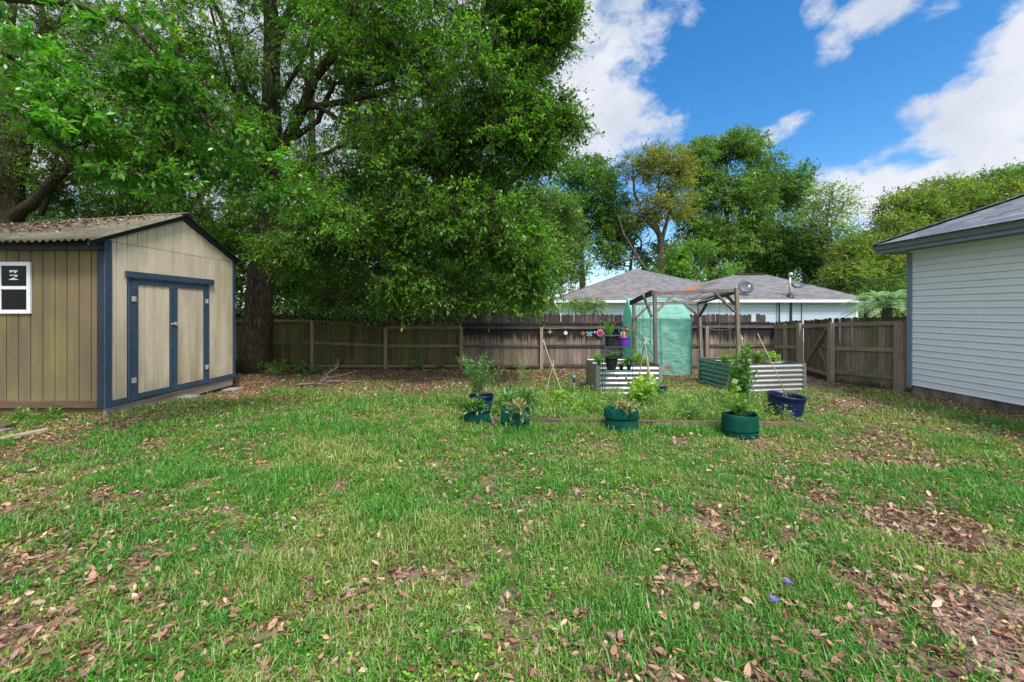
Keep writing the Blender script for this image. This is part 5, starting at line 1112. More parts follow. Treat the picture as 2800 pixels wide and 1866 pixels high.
# ================================================================ TREES
def tree(name, label, base, limbs, blobs, leafmat, bark, leaf=.08, lw=.42, nsub=6, nleaf=12, R_=.5, seed=1, group=None, rtip=.0035, rpow=.42, cat='tree', up=.35, droop=.25, gaps=.0, gscale=1.1, twig=True, loose=1.0, trunk_wob=.06, tonescale=1.0, sprayflat=.7, inner=2.2, maxd=None, clear=(), bare=0):
    """limbs: polylines of (u, v, depth, radius) read against the photo and placed at their own depth.
       blobs: (u, v, depth, ru, rv, rdepth, n) ellipsoids of foliage: ru and rv in photo pixels at that depth"""
    rg = np.random.default_rng(seed); th = thing(name, (base[0], base[1], Gf(*base)), label, cat, group)
    pos, par, rad = [], [], []; big = MB()
    for li in limbs:
        pts = [P(u, v, Y) for (u, v, Y, r) in li]; rs = [r for (_, _, _, r) in li]
        fine, fr = [], []
        for i in range(len(pts) - 1):
            d = (pts[i + 1] - pts[i]).length; n = max(1, int(d / .45))
            for k in range(n):
                t = k / n; j = Vector(rg.normal(size=3) * .035 * d / n) if k else Vector((0, 0, 0))
                fine.append(pts[i].lerp(pts[i + 1], t) + j); fr.append(rs[i] * (1 - t) + rs[i + 1] * t)
        fine.append(pts[-1]); fr.append(rs[-1])
        # root flare
        if li is limbs[0]:
            for k in range(len(fine)):
                hgt = fine[k].z
                if hgt < 1.0: fr[k] *= 1 + .22 * (1 - max(hgt, 0))**2
        big.tube(fine, fr, 14 if max(fr) > .15 else 8, wob=trunk_wob if max(fr) > .12 else .03)
        for k, p in enumerate(fine):
            if li is limbs[0] and p.z < 1.8: continue
            pos.append(np.array(p)); rad.append(fr[k])
    big.build('trunk', bark, th, world=True, smooth=True)
    cen = []
    for (u, v, Y, ru, rv, rd, n) in blobs:
        c = np.array(P(u, v, Y)); s = np.array([ru * Y / F, rd, rv * Y / F])
        k = int(n * 3) + 8; dd = unit(rg.normal(size=(k, 3))) * (rg.random((k, 1)) ** (1 / inner)); p = c + dd * s
        if gaps > 0:
            f = np.sin(p[:, 0] * gscale * 2.1 + seed) * np.sin(p[:, 1] * gscale * 1.7 + 1.3 * seed) + np.sin(p[:, 2] * gscale * 2.6 + .7 * seed) * .8 + np.sin(p[:, 0] * gscale * 4.7 + p[:, 2] * gscale * 3.9) * .5
            p = p[f > gaps - 1.0]
        p = p[:n]; cen.append(p[p[:, 2] > .25])
    cen = np.concatenate(cen)
    pu = CU + F * cen[:, 0] / cen[:, 1]; pv = CV - F * (cen[:, 2] - HC) / cen[:, 1]; keep = np.ones(len(cen), bool)
    for (u0, v0, u1, v1, ymax) in clear: keep &= ~((pu > u0) & (pu < u1) & (pv > v0) & (pv < v1) & (cen[:, 1] < ymax) & (rg.random(len(cen)) < .9))
    cen = cen[keep]
    root = np.array(pos); d0 = np.min(np.linalg.norm(cen[:, None, :] - root[None, ::2, :], axis=2), axis=1) if len(cen) * len(root) < 4e6 else np.linalg.norm(cen - root.mean(0), axis=1)
    cen = cen[np.argsort(d0)]
    n0 = len(pos); K = len(cen); cap = n0 + 4 * K + 8
    A = np.zeros((cap, 3)); A[:n0] = root; parent = np.full(cap, -1); m = n0; ends = []
    for c in cen:
        dv = A[:m] - c; d2 = np.einsum('ij,ij->i', dv, dv) * (1 + .25 * (A[:m, 2] > c[2])); j = int(np.argmin(d2)); dist = math.sqrt((dv[j]**2).sum()); seg = 1 if dist < .45 else (2 if dist < 1.2 else 4)
        pr = j; a = A[j].copy()
        for k in range(1, seg + 1):
            t = k / seg; p = a * (1 - t) + c * t + (rg.normal(size=3) * .06 * dist if k < seg else 0); p = p + np.array([0, 0, .10 * dist * math.sin(math.pi * t)])
            A[m] = p; parent[m] = pr; pr = m; m += 1
        ends.append(m - 1)
    cnt = np.zeros(m); cnt[ends] = 1
    for i in range(m - 1, n0 - 1, -1): cnt[parent[i]] += cnt[i] if parent[i] >= 0 else 0
    ids = np.arange(n0, m); ra = np.where(parent[ids] >= n0, rtip * np.maximum(cnt[np.maximum(parent[ids], 0)], 1)**rpow, rtip * np.maximum(cnt[ids], 1)**rpow * 1.15); rb = rtip * np.maximum(cnt[ids], 1)**rpow
    V1, q1 = prism_np(A[parent[ids]], A[ids], ra, rb, 5)
    E = np.array(ends); c = A[E]; dr = unit(c - A[parent[E]]); dr = unit(dr + np.array([0, 0, .05]))
    K = len(c); rr = R_ * rg.uniform(.7, 1.25, K)
    dd = dr[:, None, :] * .7 + unit(rg.normal(size=(K, nsub, 3))) * loose * np.array([1, 1, sprayflat]); dd = unit(dd); ln = rr[:, None] * rg.uniform(.55, 1.1, (K, nsub))
    st_ = np.repeat(c[:, None, :], nsub, 1); en = st_ + dd * ln[..., None]; en[..., 2] -= droop * ln * rg.uniform(.2, 1, ln.shape)
    if twig:
        V2, q2 = prism_np(st_.reshape(-1, 3), en.reshape(-1, 3), np.full(K * nsub, rtip), np.full(K * nsub, rtip * .5), 3)
        Vt = np.concatenate([V1, V2]); qt = np.concatenate([q1, q2 + len(V1)])
    else: Vt, qt = V1, q1
    if bare:
        nb_ = int(K * bare); bi = rg.integers(0, K, nb_); a0 = np.repeat(A[parent[E]][bi], 4, 0); dB = unit(np.repeat(dr[bi], 4, 0) * .5 + unit(rg.normal(size=(nb_ * 4, 3))) * .9); lb_ = rg.uniform(.3, 1.0, (nb_ * 4, 1)); mid = a0 + dB * lb_ * .5; e_ = mid + unit(dB + rg.normal(size=dB.shape) * .4) * lb_ * .5
        V3, q3 = prism_np(np.concatenate([a0, mid]), np.concatenate([mid, e_]), np.concatenate([np.full(nb_ * 4, rtip * 1.5), np.full(nb_ * 4, rtip)]), np.concatenate([np.full(nb_ * 4, rtip), np.full(nb_ * 4, rtip * .4)]), 3); qt = np.concatenate([qt, q3 + len(Vt)]); Vt = np.concatenate([Vt, V3])
    np_mesh('branches', Vt, qt, bark, th)
    t = rg.uniform(.15, 1.05, (K, nsub, nleaf)); lp = st_[:, :, None, :] * (1 - t[..., None]) + en[:, :, None, :] * t[..., None]; lp = lp.reshape(-1, 3)
    ldir = (np.repeat((en - st_)[:, :, None, :], nleaf, 2)); ldir = unit(ldir.reshape(-1, 3)) * .55 + unit(rg.normal(size=lp.shape)) * .8; ldir[:, 2] -= .12
    nr = unit(rg.normal(size=lp.shape)) * .75 + np.array([0, 0, up * 2.2]); n = len(lp); lp = lp + unit(rg.normal(size=lp.shape)) * leaf * .2
    L = leaf * rg.uniform(.6, 1.25, n) * np.repeat(rg.uniform(.75, 1.3, K), nsub * nleaf); V, q = leaf_quads(lp, ldir, nr, L, L * lw * rg.uniform(.8, 1.2, n))
    cw = c * 2.4 / max(R_, .3) * .5; cl_ = np.sin(cw[:, 0] * 1.3 + seed) * np.sin(cw[:, 1] * 1.1 + 2 * seed) + .7 * np.sin(cw[:, 2] * 1.7 + cw[:, 0] * .9); tone = np.repeat(np.clip(rg.normal(.42, .17, K) + .22 * cl_, 0, 1), nsub * nleaf)
    np_mesh('crown', V, q, leafmat, th, rnd=rg.random(n), tone=tone)
    return th, n

M_BARK = bark_mat('oak_bark', (.018, .012, .008), (.065, .045, .032), (.17, .13, .10))
M_BARKG = bark_mat('grey_bark', (.03, .025, .018), (.10, .085, .065), (.22, .19, .155), .6)
L_OAK = leaf_mat('oak_leaf', (.042, .135, .020), (.13, .30, .042), (.30, .36, .05), trans=.42, gloss=.36, p2=.97)
L_OAKD = leaf_mat('dark_oak_leaf', (.05, .12, .018), (.11, .20, .026), (.24, .25, .045), trans=.45, gloss=.42, p2=.96)
L_NEAR = leaf_mat('near_oak_leaf', (.052, .19, .02), (.12, .32, .034), (.22, .30, .05), trans=.4, gloss=.33, p2=.985)
L_OLIVE = leaf_mat('olive_leaf', (.10, .17, .024), (.18, .26, .04), (.26, .22, .05), trans=.5)
L_BUSH = leaf_mat('bush_leaf', (.08, .20, .024), (.16, .33, .04), (.28, .36, .06), trans=.45)
L_FAR = leaf_mat('far_oak_leaf', (.075, .165, .03), (.15, .27, .045), (.20, .28, .06), trans=.35)
L_FARD = leaf_mat('far_dark_leaf', (.06, .16, .03), (.12, .25, .045), (.14, .24, .05), trans=.35)
L_BROWN = leaf_mat('bronze_leaf', (.15, .18, .045), (.25, .265, .07), (.38, .27, .08), trans=.45)
L_GOLD = leaf_mat('gold_green_leaf', (.09, .18, .035), (.185, .28, .05), (.38, .27, .07), trans=.45, p2=.86)
L_PALE = leaf_mat('pale_leaf', (.12, .22, .05), (.21, .32, .08), (.34, .40, .12), trans=.45)

NL = 0
TCL = [(680, -50, 800, 330, 12.6), (650, 700, 760, 1000, 12.6), (790, 140, 960, 330, 11.6), (700, 330, 790, 640, 12.4), (880, 215, 1200, 300, 10.9)]
# the big oak just inside the back fence
limbs = [[(697, 1022, 12.6, .46), (702, 930, 12.6, .40), (708, 800, 12.55, .36), (722, 660, 12.5, .32), (738, 540, 12.45, .29), (744, 400, 12.4, .27), (741, 250, 12.3, .24), (742, 120, 12.2, .21), (738, 0, 12.1, .18), (736, -150, 12.0, .14), (745, -320, 12.0, .07)],
         [(742, 430, 12.4, .17), (790, 370, 12.0, .15), (829, 297, 11.7, .14), (860, 215, 11.4, .12), (915, 150, 11.1, .10), (948, 60, 10.8, .08), (980, -60, 10.5, .05)],
         [(742, 210, 12.2, .14), (756, 110, 12.1, .13), (790, 35, 12.0, .11), (815, -60, 11.9, .08), (860, -200, 11.7, .05)],
         [(832, 292, 11.7, .10), (900, 285, 11.3, .085), (1000, 262, 11.0, .08), (1080, 245, 10.8, .07), (1136, 243, 10.7, .06), (1200, 275, 10.5, .045), (1260, 330, 10.3, .03)],
         [(835, 255, 11.6, .09), (880, 180, 11.3, .085), (925, 120, 11.1, .07), (980, 85, 10.9, .05), (1080, 60, 10.7, .03)],
         [(800, 380, 12.0, .08), (870, 330, 11.8, .075), (916, 228, 11.6, .06), (1020, 236, 11.4, .05), (1110, 200, 11.2, .03)],
         [(745, 520, 12.45, .08), (850, 440, 11.6, .06), (933, 400, 11.0, .05), (1092, 417, 10.4, .035), (1250, 480, 10.0, .02)],
         [(735, 640, 12.5, .08), (800, 600, 12.0, .06), (920, 590, 11.4, .045), (1050, 650, 10.8, .03)],
         [(745, 480, 12.4, .09), (690, 380, 11.8, .07), (640, 250, 11.2, .055), (600, 120, 10.8, .04), (560, -40, 10.4, .03)],
         [(742, 330, 12.3, .08), (670, 250, 11.6, .06), (610, 60, 11.0, .05), (540, -80, 10.5, .03)],
         [(840, 270, 11.7, .07), (930, 330, 11.0, .055), (1040, 380, 10.4, .045), (1180, 400, 10.0, .03), (1320, 380, 9.8, .015)], [(745, 300, 12.3, .07), (820, 180, 12.4, .06), (870, 60, 12.6, .045), (900, -60, 12.8, .03)], [(700, 250, 11.8, .04), (640, 330, 11.0, .035), (560, 380, 10.2, .02)], [(900, 170, 11.2, .05), (1000, 60, 11.0, .045), (1120, -40, 10.8, .03)],
         [(740, 560, 12.4, .07), (700, 500, 11.6, .05), (600, 420, 10.6, .04), (470, 400, 9.9, .025)]]
blobs = [(760, -120, 12, 420, 230, 4.0, 360), (1180, 60, 10.6, 330, 170, 3.2, 430), (1420, 60, 9.9, 140, 150, 1.8, 200), (1480, 60, 9.6, 80, 80, 1.1, 80), (1535, 60, 9.4, 40, 60, .7, 30), (1330, 250, 10.0, 170, 110, 2.0, 190), (1450, 190, 9.8, 60, 40, .9, 30),
         (1470, 330, 9.8, 95, 60, 1.2, 85), (1565, 335, 9.6, 48, 26, .6, 20), (1480, 410, 9.8, 85, 42, 1.0, 60), (1380, 400, 9.8, 110, 70, 1.3, 90), (1150, 330, 10.6, 230, 130, 2.4, 260), (1120, 480, 10.6, 270, 110, 2.2, 250), (960, 200, 11.2, 240, 200, 2.8, 190),
         (1000, 620, 10.4, 260, 120, 1.9, 240), (1270, 600, 10.2, 190, 100, 1.5, 200), (1390, 690, 10.1, 120, 95, 1.2, 150), (1180, 760, 10.5, 230, 70, 1.3, 170), (1440, 780, 10.2, 60, 55, .8, 46), (850, 560, 11.0, 190, 140, 1.8, 170), (780, 700, 10.9, 130, 60, 1.0, 60),
         (560, 150, 11.0, 230, 230, 2.4, 220), (520, 420, 10.6, 220, 120, 1.6, 170), (680, 330, 11.0, 170, 180, 2.2, 170), (860, 60, 11.4, 200, 160, 2.6, 200), (930, 820, 11.4, 160, 30, .8, 40)]
_, n = tree('oak_tree', 'huge oak with a thick dark trunk, spreading over the yard beside the shed', (-7.7, 12.6), limbs, blobs, L_OAK, M_BARK, leaf=.088, lw=.42, nsub=7, nleaf=13, R_=.58, sprayflat=.45, droop=.5, up=.6, seed=4, gaps=.74, bare=.9, clear=TCL, trunk_wob=.07, rpow=.40); NL += n
# near oak beyond the left frame edge, its branches hang over the shed
limbs = [[(-560, 1130, 6.6, .34), (-555, 900, 6.6, .30), (-540, 600, 6.5, .26), (-500, 300, 6.3, .22), (-480, 0, 6.2, .16), (-450, -300, 6.1, .08)],
         [(-520, 480, 6.4, .13), (-350, 350, 6.0, .10), (-180, 280, 5.5, .075), (-30, 300, 5.0, .05), (90, 350, 4.6, .03), (190, 420, 4.4, .015)],
         [(-495, 200, 6.3, .12), (-250, 40, 5.9, .09), (0, -10, 5.5, .07), (200, 10, 5.2, .05), (350, 60, 5.1, .035), (480, 200, 5.2, .025), (560, 330, 5.3, .018), (680, 430, 5.5, .01)],
         [(90, 350, 4.7, .03), (220, 440, 4.8, .022), (380, 480, 5.0, .018), (480, 500, 5.2, .01)],
         [(480, 200, 5.2, .02), (600, 300, 5.6, .018), (700, 400, 6.0, .014), (800, 540, 6.2, .008)]]
blobs = [(-520, -150, 6.3, 330, 420, 2.0, 300), (-560, 250, 6.4, 230, 200, 1.4, 80), (60, 150, 4.6, 110, 110, .55, 17), (110, 250, 4.3, 110, 80, .5, 20), (160, 340, 4.3, 90, 60, .45, 18), (330, 70, 5.0, 110, 40, .5, 9), (420, 220, 5.1, 110, 55, .5, 22), (500, 280, 5.3, 110, 60, .5, 24), (600, 340, 5.6, 90, 55, .5, 18), (330, 440, 5.0, 140, 45, .5, 22), (420, 480, 5.2, 90, 40, .5, 12),
         (650, 430, 5.8, 100, 45, .5, 18), (740, 520, 6.1, 95, 40, .5, 18), (240, 340, 4.9, 90, 60, .5, 12)]
_, n = tree('oak_tree', 'oak whose large leaved boughs hang in over the shed roof from the left', (-10.9, 6.6), limbs, blobs, L_NEAR, M_BARK, leaf=.080, lw=.40, nsub=7, nleaf=11, R_=.30, seed=9, clear=[(690, -50, 790, 380, 12)], rtip=.0025, sprayflat=.55, loose=.9); NL += n
# multi-stemmed oak behind the shed
limbs = [[(20, 1010, 11.6, .40), (18, 800, 11.6, .36), (22, 600, 11.6, .33), (30, 500, 11.6, .28), (52, 430, 11.6, .22), (72, 370, 11.5, .17), (110, 250, 11.4, .12), (125, 150, 11.3, .09), (110, 0, 11.2, .06)],
         [(20, 560, 11.6, .2), (5, 450, 11.6, .16), (18, 300, 11.6, .13), (14, 150, 11.6, .1), (40, 0, 11.6, .08)],
         [(28, 610, 11.6, .18), (60, 575, 11.5, .15), (105, 545, 11.4, .14), (150, 490, 11.2, .12), (215, 425, 11.0, .09), (260, 330, 10.8, .06), (330, 200, 10.6, .04)],
         [(110, 590, 11.4, .07), (140, 520, 11.4, .055), (160, 410, 11.3, .04), (180, 300, 11.2, .02)],
         [(20, 160, 11.5, .11), (75, 125, 11.4, .10), (130, 90, 11.3, .09), (180, 50, 11.2, .07), (220, -60, 11.1, .05)]]
blobs = [(150, 120, 11.3, 270, 170, 2.2, 170), (320, 300, 10.9, 200, 170, 1.8, 120), (120, 380, 11.4, 210, 110, 1.6, 60), (60, 520, 11.8, 180, 80, 1.2, 60), (300, 500, 11.8, 170, 70, 1.2, 70), (-200, 200, 11.5, 220, 300, 2, 90), (250, -100, 11, 300, 130, 2.2, 120)]
_, n = tree('oak_tree', 'oak with several bare dark stems rising behind the shed at the far left', (-13.9, 11.6), limbs, blobs, L_OAKD, M_BARK, leaf=.085, nsub=6, nleaf=10, R_=.5, seed=13, gaps=.6, bare=.7); NL += n
# woodland trees beyond the fence
def back_tree(u, Y, vt, ru, seed, label, mat, n=420, leaf=.11, name='woodland_tree', vb=840, bark=M_BARK, gaps=.35):
    lean = (seed * 37 % 60) - 30
    rr = .013 * Y
    limbs = [[(u, CV + HC * F / Y, Y, rr), (u + lean * .2, 850, Y, rr * .9), (u + lean * .6, (vt + 850) / 2, Y, rr * .65), (u + lean, vt + 60, Y, rr * .25)],
             [(u + lean * .4, 700, Y, rr * .5), (u - ru * .5, 560, Y - .8, rr * .3), (u - ru * .8, 420, Y - 1.2, rr * .12)],
             [(u + lean * .5, 620, Y, rr * .5), (u + ru * .5, 480, Y + .5, rr * .3), (u + ru * .8, 330, Y + .5, rr * .12)]]
    h = (vb - vt); blobs = [(u, vt + h * .3, Y, ru, h * .34, 2.6, n // 2), (u - ru * .4, vt + h * .65, Y - .5, ru * .7, h * .3, 2.0, n // 4), (u + ru * .4, vt + h * .7, Y, ru * .7, h * .28, 2.0, n // 4)]
    x = (u - CU) * Y / F; global NL
    _, k = tree(name, label, (x, Y), limbs, blobs, mat, bark, leaf=leaf, nsub=6, nleaf=10, R_=.62, seed=seed, group='trees in the wood beyond the fence', gaps=gaps, twig=False, lw=.5); NL += k
back_tree(60, 19, 20, 200, 31, 'woodland tree seen above the left end of the shed roof', L_OLIVE, 300)
back_tree(330, 17.5, 60, 190, 32, 'woodland tree rising right behind the shed ridge', L_OAKD, 300)
back_tree(480, 20, -60, 220, 33, 'tall slim woodland tree between the shed peak and the big oak', L_OLIVE, 330)
back_tree(620, 17, 250, 140, 34, 'woodland tree directly behind the big oak trunk, left side', L_BUSH, 320)
back_tree(850, 18.5, -40, 230, 35, 'tall woodland tree right behind the upper limbs of the big oak', L_OAKD, 340)
back_tree(900, 16.5, 480, 190, 36, 'small woodland tree over the first fence panels', L_OLIVE, 360)
back_tree(1120, 17, 430, 190, 37, 'woodland tree over the middle of the left fence', L_BUSH, 380)
back_tree(1080, 21, 80, 260, 38, 'tall woodland tree seen through the right side of the big oak', L_OLIVE, 460)
back_tree(1330, 18, 560, 150, 39, 'woodland tree by the left edge of the pale blue house', L_BUSH, 300)
def bush(u, v, Y, ru, rv, label, mat, n=120, leaf=.07, seed=1, name='bush', group=None, rd=1.0, R_=.35, lw=.5, nsub=6, nleaf=9, up=.35):
    x = (u - CU) * Y / F; vb = CV + HC * F / Y
    limbs = [[(u + dx * ru * .2, vb, Y, .035), (u + dx * ru * .5, (v + vb) / 2, Y + dy, .025), (u + dx * ru * .8, v - rv * .3, Y + dy, .012)] for dx, dy in ((0, 0), (-.6, .3), (.6, -.2), (-1, 0), (1, .2))]
    global NL
    _, k = tree(name, label, (x, Y), limbs, [(u, v, Y, ru, rv, rd, n)], mat, M_BARKG, leaf=leaf, lw=lw, nsub=nsub, nleaf=nleaf, R_=R_, seed=seed, group=group, cat='bush', twig=False, up=up); NL += k
gb = 'undergrowth bushes behind the back fence'
for i, (u, v, ru, rv, Y, mt, lb_) in enumerate([(560, 790, 90, 90, 15.0, L_OAKD, 'dark bush between the shed and the oak trunk'), (800, 790, 110, 80, 15.2, L_BUSH, 'green bush just right of the oak trunk above the fence'), (960, 800, 110, 70, 14.9, L_OLIVE, 'olive bush above the second fence panel'),
        (1110, 800, 110, 75, 15.1, L_BUSH, 'bright bush above the mouldy start of the fence'), (1260, 800, 110, 75, 15.3, L_OLIVE, 'olive bush at the middle of the fence top'), (1400, 810, 90, 60, 15.2, L_BUSH, 'light green bush left of the pale blue house'), (200, 560, 230, 80, 13.5, L_OAKD, 'dark undergrowth bush behind the shed roof'), (430, 600, 150, 90, 13.6, L_OAKD, 'dark bush behind the shed gable peak'),
        (620, 650, 130, 130, 16.0, L_OAKD, 'tall dark bush behind the left side of the oak trunk')]):
    bush(u, v, Y, ru, rv, lb_, mt, 190, .075, 50 + i, group=gb)
M_JAS = leaf_mat('jasmine_leaf', (.03, .09, .02), (.05, .12, .025), (.84, .84, .78), trans=.25, p2=.72)
M_JASF = leaf_mat('jasmine_white', (.62, .64, .56), (.72, .72, .66), trans=.2)
_, n = tree('jasmine', 'jasmine with small white flowers trailing over the fence top right of the oak', (-5.4, 13.45), [[(860, 1010, 13.38, .02), (860, 870, 13.38, .02), (900, 856, 13.35, .015), (1040, 868, 13.3, .01)], [(860, 870, 13.4, .02), (760, 852, 13.4, .015), (620, 850, 13.4, .01)]],
     [(760, 850, 13.35, 120, 9, .25, 46), (930, 862, 13.3, 110, 16, .25, 60), (1040, 874, 13.2, 60, 14, .2, 36), (630, 848, 13.4, 50, 8, .2, 14)], M_JAS, M_BARKG, leaf=.05, lw=.55, nsub=6, nleaf=10, R_=.20, seed=71, twig=False, cat='bush'); NL += n
bush(1600, 838, 15.2, 62, 22, 'light green upright shrub in front of the pale blue house wall', L_PALE, 70, .06, 80, 'shrub', R_=.3, up=.1)
# the far edge of the wood, one mass of leaves behind the single trees
def wood(name, label, X0, X1, Y, z0, z1, n, mat, seed, leaf=.24):
    rg = np.random.default_rng(seed); x = rg.uniform(X0, X1, n); z = z0 + (z1 - z0) * rg.random(n) ** 1.15; z = z * (.7 + .6 * fbm(x * .35, x * 0 + seed, 3, 3)); y = Y + rg.normal(0, 1.3, n) + .8 * np.sin(x * .8)
    k = (fbm(x * .9, z * .9, seed + 5, 3) > .33); x, y, z = x[k], y[k], z[k]; n = len(x); V, q = leaf_quads(np.stack([x, y, z], 1), randu(n) + np.array([0, -.2, .1]), randu(n) + np.array([0, -.3, .8]), leaf * rg.uniform(.6, 1.2, n), leaf * .6)
    o = np_mesh(name, V, q, mat, rnd=rg.random(n), tone=np.clip(fbm(x * .8, z * .8, seed + 9, 3) * 1.4 - .2, 0, 1)); tag(o, label, 'woodland', kind='stuff')
wood('far_wood', 'dense far edge of the wood behind the yard fence', -40, 1.5, 25, 0, 8.5, 42000, L_OAKD, 141)
wood('near_wood', 'dark lower undergrowth filling the wood behind the yard fence', -34, 1.8, 21, 0, 4.2, 34000, L_OAKD, 143, .2)
wood('far_hedge', 'dense greenery closing the view behind the pale blue house', 14, 60, 48, 0, 9, 30000, L_FARD, 142, .34)
# trees behind the neighbours' house
def far_tree(u, Y, trunk, limbs2, blobs, label, mat, seed, leaf=.2, r=.35, bark=M_BARKG, gaps=.4, R_=1.1, nsub=6, nleaf=11, loose=1.0, up=.35, rtip=.012, lw=.5, gscale=.45, dens=1.6):
    limbs = [[(a, b, c, q * .75) for (a, b, c, q) in li] for li in [[(u, CV + HC * F / Y, Y, r * 1.2)] + trunk] + limbs2]; blobs = [(*b[:6], int(b[6] * dens)) for b in blobs]; x = (u - CU) * Y / F; global NL
    _, k = tree('oak_tree', label, (x, Y), limbs, blobs, mat, bark, leaf=leaf, nsub=nsub, nleaf=nleaf, R_=R_ * .9, seed=seed, group='trees behind the pale blue house', gaps=gaps, gscale=gscale, twig=False, loose=loose, up=up, rtip=rtip, lw=lw); NL += k
far_tree(1590, 42, [(1592, 760, 42, .4), (1588, 690, 42, .34), (1600, 600, 42, .26), (1612, 500, 42, .14)], [[(1590, 690, 42, .25), (1560, 620, 41, .18), (1545, 540, 41, .08)], [(1596, 650, 42, .2), (1640, 600, 43, .12), (1680, 560, 43, .07)]],
         [(1600, 500, 42, 90, 70, 3.4, 200), (1655, 560, 42, 70, 80, 3.0, 150), (1560, 590, 41, 60, 70, 3.0, 110), (1600, 660, 43, 80, 45, 3, 60), (1690, 640, 42, 50, 60, 2.5, 60)], 'dark rounded oak behind the left hip of the pale blue house', L_FARD, 91)
far_tree(1480, 34, [(1478, 760, 34, .25), (1485, 650, 34, .2), (1480, 560, 34, .1)], [], [(1480, 600, 34, 100, 90, 3, 260), (1440, 720, 31, 110, 90, 3, 240), (1540, 700, 35, 70, 110, 3, 180), (1400, 560, 34, 80, 90, 3, 120)], 'soft green tree mass between the big oak and the pale blue house', L_FAR, 92, leaf=.17)
far_tree(1806, 38, [(1806, 745, 38, .42), (1808, 660, 38, .34), (1795, 620, 38, .28), (1775, 590, 38, .22)],
         [[(1808, 665, 38, .26), (1820, 620, 38, .22), (1835, 560, 38, .16), (1850, 480, 38, .08)], [(1800, 640, 38, .24), (1760, 590, 38, .2), (1735, 530, 38, .15), (1730, 450, 38, .08)], [(1775, 600, 38, .2), (1800, 540, 38, .15), (1805, 460, 38, .07)],
          [(1770, 745, 37.6, .22), (1740, 700, 37.6, .17), (1705, 640, 37.6, .12), (1690, 590, 37.6, .06)], [(1808, 700, 38, .2), (1850, 660, 38, .14), (1890, 620, 38, .07)], [(1745, 705, 37.6, .16), (1700, 715, 37.6, .1), (1660, 730, 37.6, .06)]],
         [(1755, 460, 38, 65, 45, 2.6, 60), (1820, 440, 38, 75, 45, 2.6, 70), (1870, 500, 38, 50, 60, 2.4, 70), (1790, 550, 38, 100, 70, 2.6, 80), (1860, 560, 38, 50, 40, 2.4, 30)], 'open bronze tinted tree with bare forking limbs behind the first roof peak', L_BROWN, 93, leaf=.15, gaps=.6, dens=1.9)
far_tree(1720, 40, [(1722, 745, 40, .2), (1730, 690, 40, .15), (1738, 640, 40, .08)], [], [(1740, 600, 40, 55, 32, 2, 46), (1700, 640, 40, 60, 26, 2, 46), (1790, 690, 41, 60, 30, 2, 40), (1700, 700, 40, 70, 34, 2, 56), (1830, 720, 40, 60, 26, 2, 40)], 'low green tree filling the gaps under the bronze tinted tree', L_FAR, 94, leaf=.17)
far_tree(1945, 44, [(1945, 740, 44, .6), (1955, 690, 44, .5), (1985, 620, 44, .38), (1990, 520, 44, .24), (1985, 430, 44, .12)], [[(1955, 700, 44, .4), (1900, 640, 43, .25), (1900, 560, 43, .14), (1905, 480, 43, .08)], [(1985, 640, 44, .35), (2060, 580, 45, .22), (2110, 500, 45, .1)], [(1960, 700, 44, .3), (2050, 680, 44, .2), (2130, 640, 44, .1)]],
         [(2010, 420, 44, 80, 60, 3.6, 190), (1920, 450, 43, 70, 65, 3.4, 150), (2110, 490, 45, 90, 62, 4, 230), (2000, 540, 43, 110, 70, 4, 250), (1930, 600, 42, 80, 80, 4, 170), (2060, 620, 43, 120, 60, 4, 230), (2160, 560, 45, 50, 50, 3, 70), (2000, 690, 42, 130, 60, 3.6, 230), (2110, 690, 43, 110, 60, 3.6, 190)], 'largest round topped oak, standing behind the gap between the two roofs', L_FAR, 95, gaps=.5)
far_tree(1900, 35, [(1900, 760, 35, .15), (1900, 720, 35, .1)], [], [(1890, 690, 35, 60, 28, 2, 60), (1860, 745, 35, 80, 26, 2, 70), (1960, 740, 36, 60, 26, 2, 50)], 'small bright green tree just above the valley between the roofs', L_BUSH, 96, leaf=.15, r=.15)
far_tree(2200, 41, [(2200, 740, 41, .3), (2210, 650, 41, .2), (2230, 560, 41, .1)], [[(2210, 650, 41, .15), (2260, 600, 41, .09), (2310, 560, 41, .04)], [(2215, 700, 41, .15), (2280, 680, 41, .08), (2340, 640, 41, .04)]],
         [(2180, 660, 41, 70, 70, 3, 150), (2240, 720, 41, 80, 60, 3, 160), (2150, 740, 41, 80, 40, 3, 120), (2300, 750, 42, 70, 50, 3, 110), (2200, 800, 42, 200, 25, 2, 80)], 'dark green tree sloping down behind the right roof', L_FARD, 97)
far_tree(2255, 37, [(2250, 740, 37, .2), (2258, 640, 37, .13), (2270, 540, 37, .06)], [[(2256, 650, 37, .08), (2300, 570, 37, .05), (2330, 520, 37, .02)], [(2255, 690, 37, .08), (2310, 640, 37, .05), (2350, 610, 37, .02)]],
         [(2265, 535, 37, 50, 40, 2.2, 34), (2300, 590, 37, 48, 50, 2.2, 40), (2235, 610, 37, 40, 60, 2.2, 40), (2320, 650, 37, 40, 40, 2, 26), (2270, 680, 37, 60, 50, 2.2, 40)], 'feathery pale tree right of the largest oak', L_PALE, 98, leaf=.13, R_=1.2, gaps=.2, up=.1)
far_tree(2560, 32, [(2560, 760, 32, .35), (2550, 640, 32, .25), (2560, 560, 32, .1)], [[(2550, 660, 32, .2), (2470, 610, 32, .12), (2450, 560, 32, .05)], [(2555, 640, 32, .2), (2660, 560, 32, .12), (2740, 510, 32, .06)]],
         [(2490, 590, 31, 75, 75, 3, 260), (2570, 560, 32, 80, 60, 3, 240), (2440, 680, 30, 70, 90, 3, 230), (2540, 680, 31, 90, 80, 3, 230), (2660, 560, 33, 80, 60, 3, 160)], 'golden green tree rising left of the near roof', L_GOLD, 99, leaf=.14, gaps=.3)
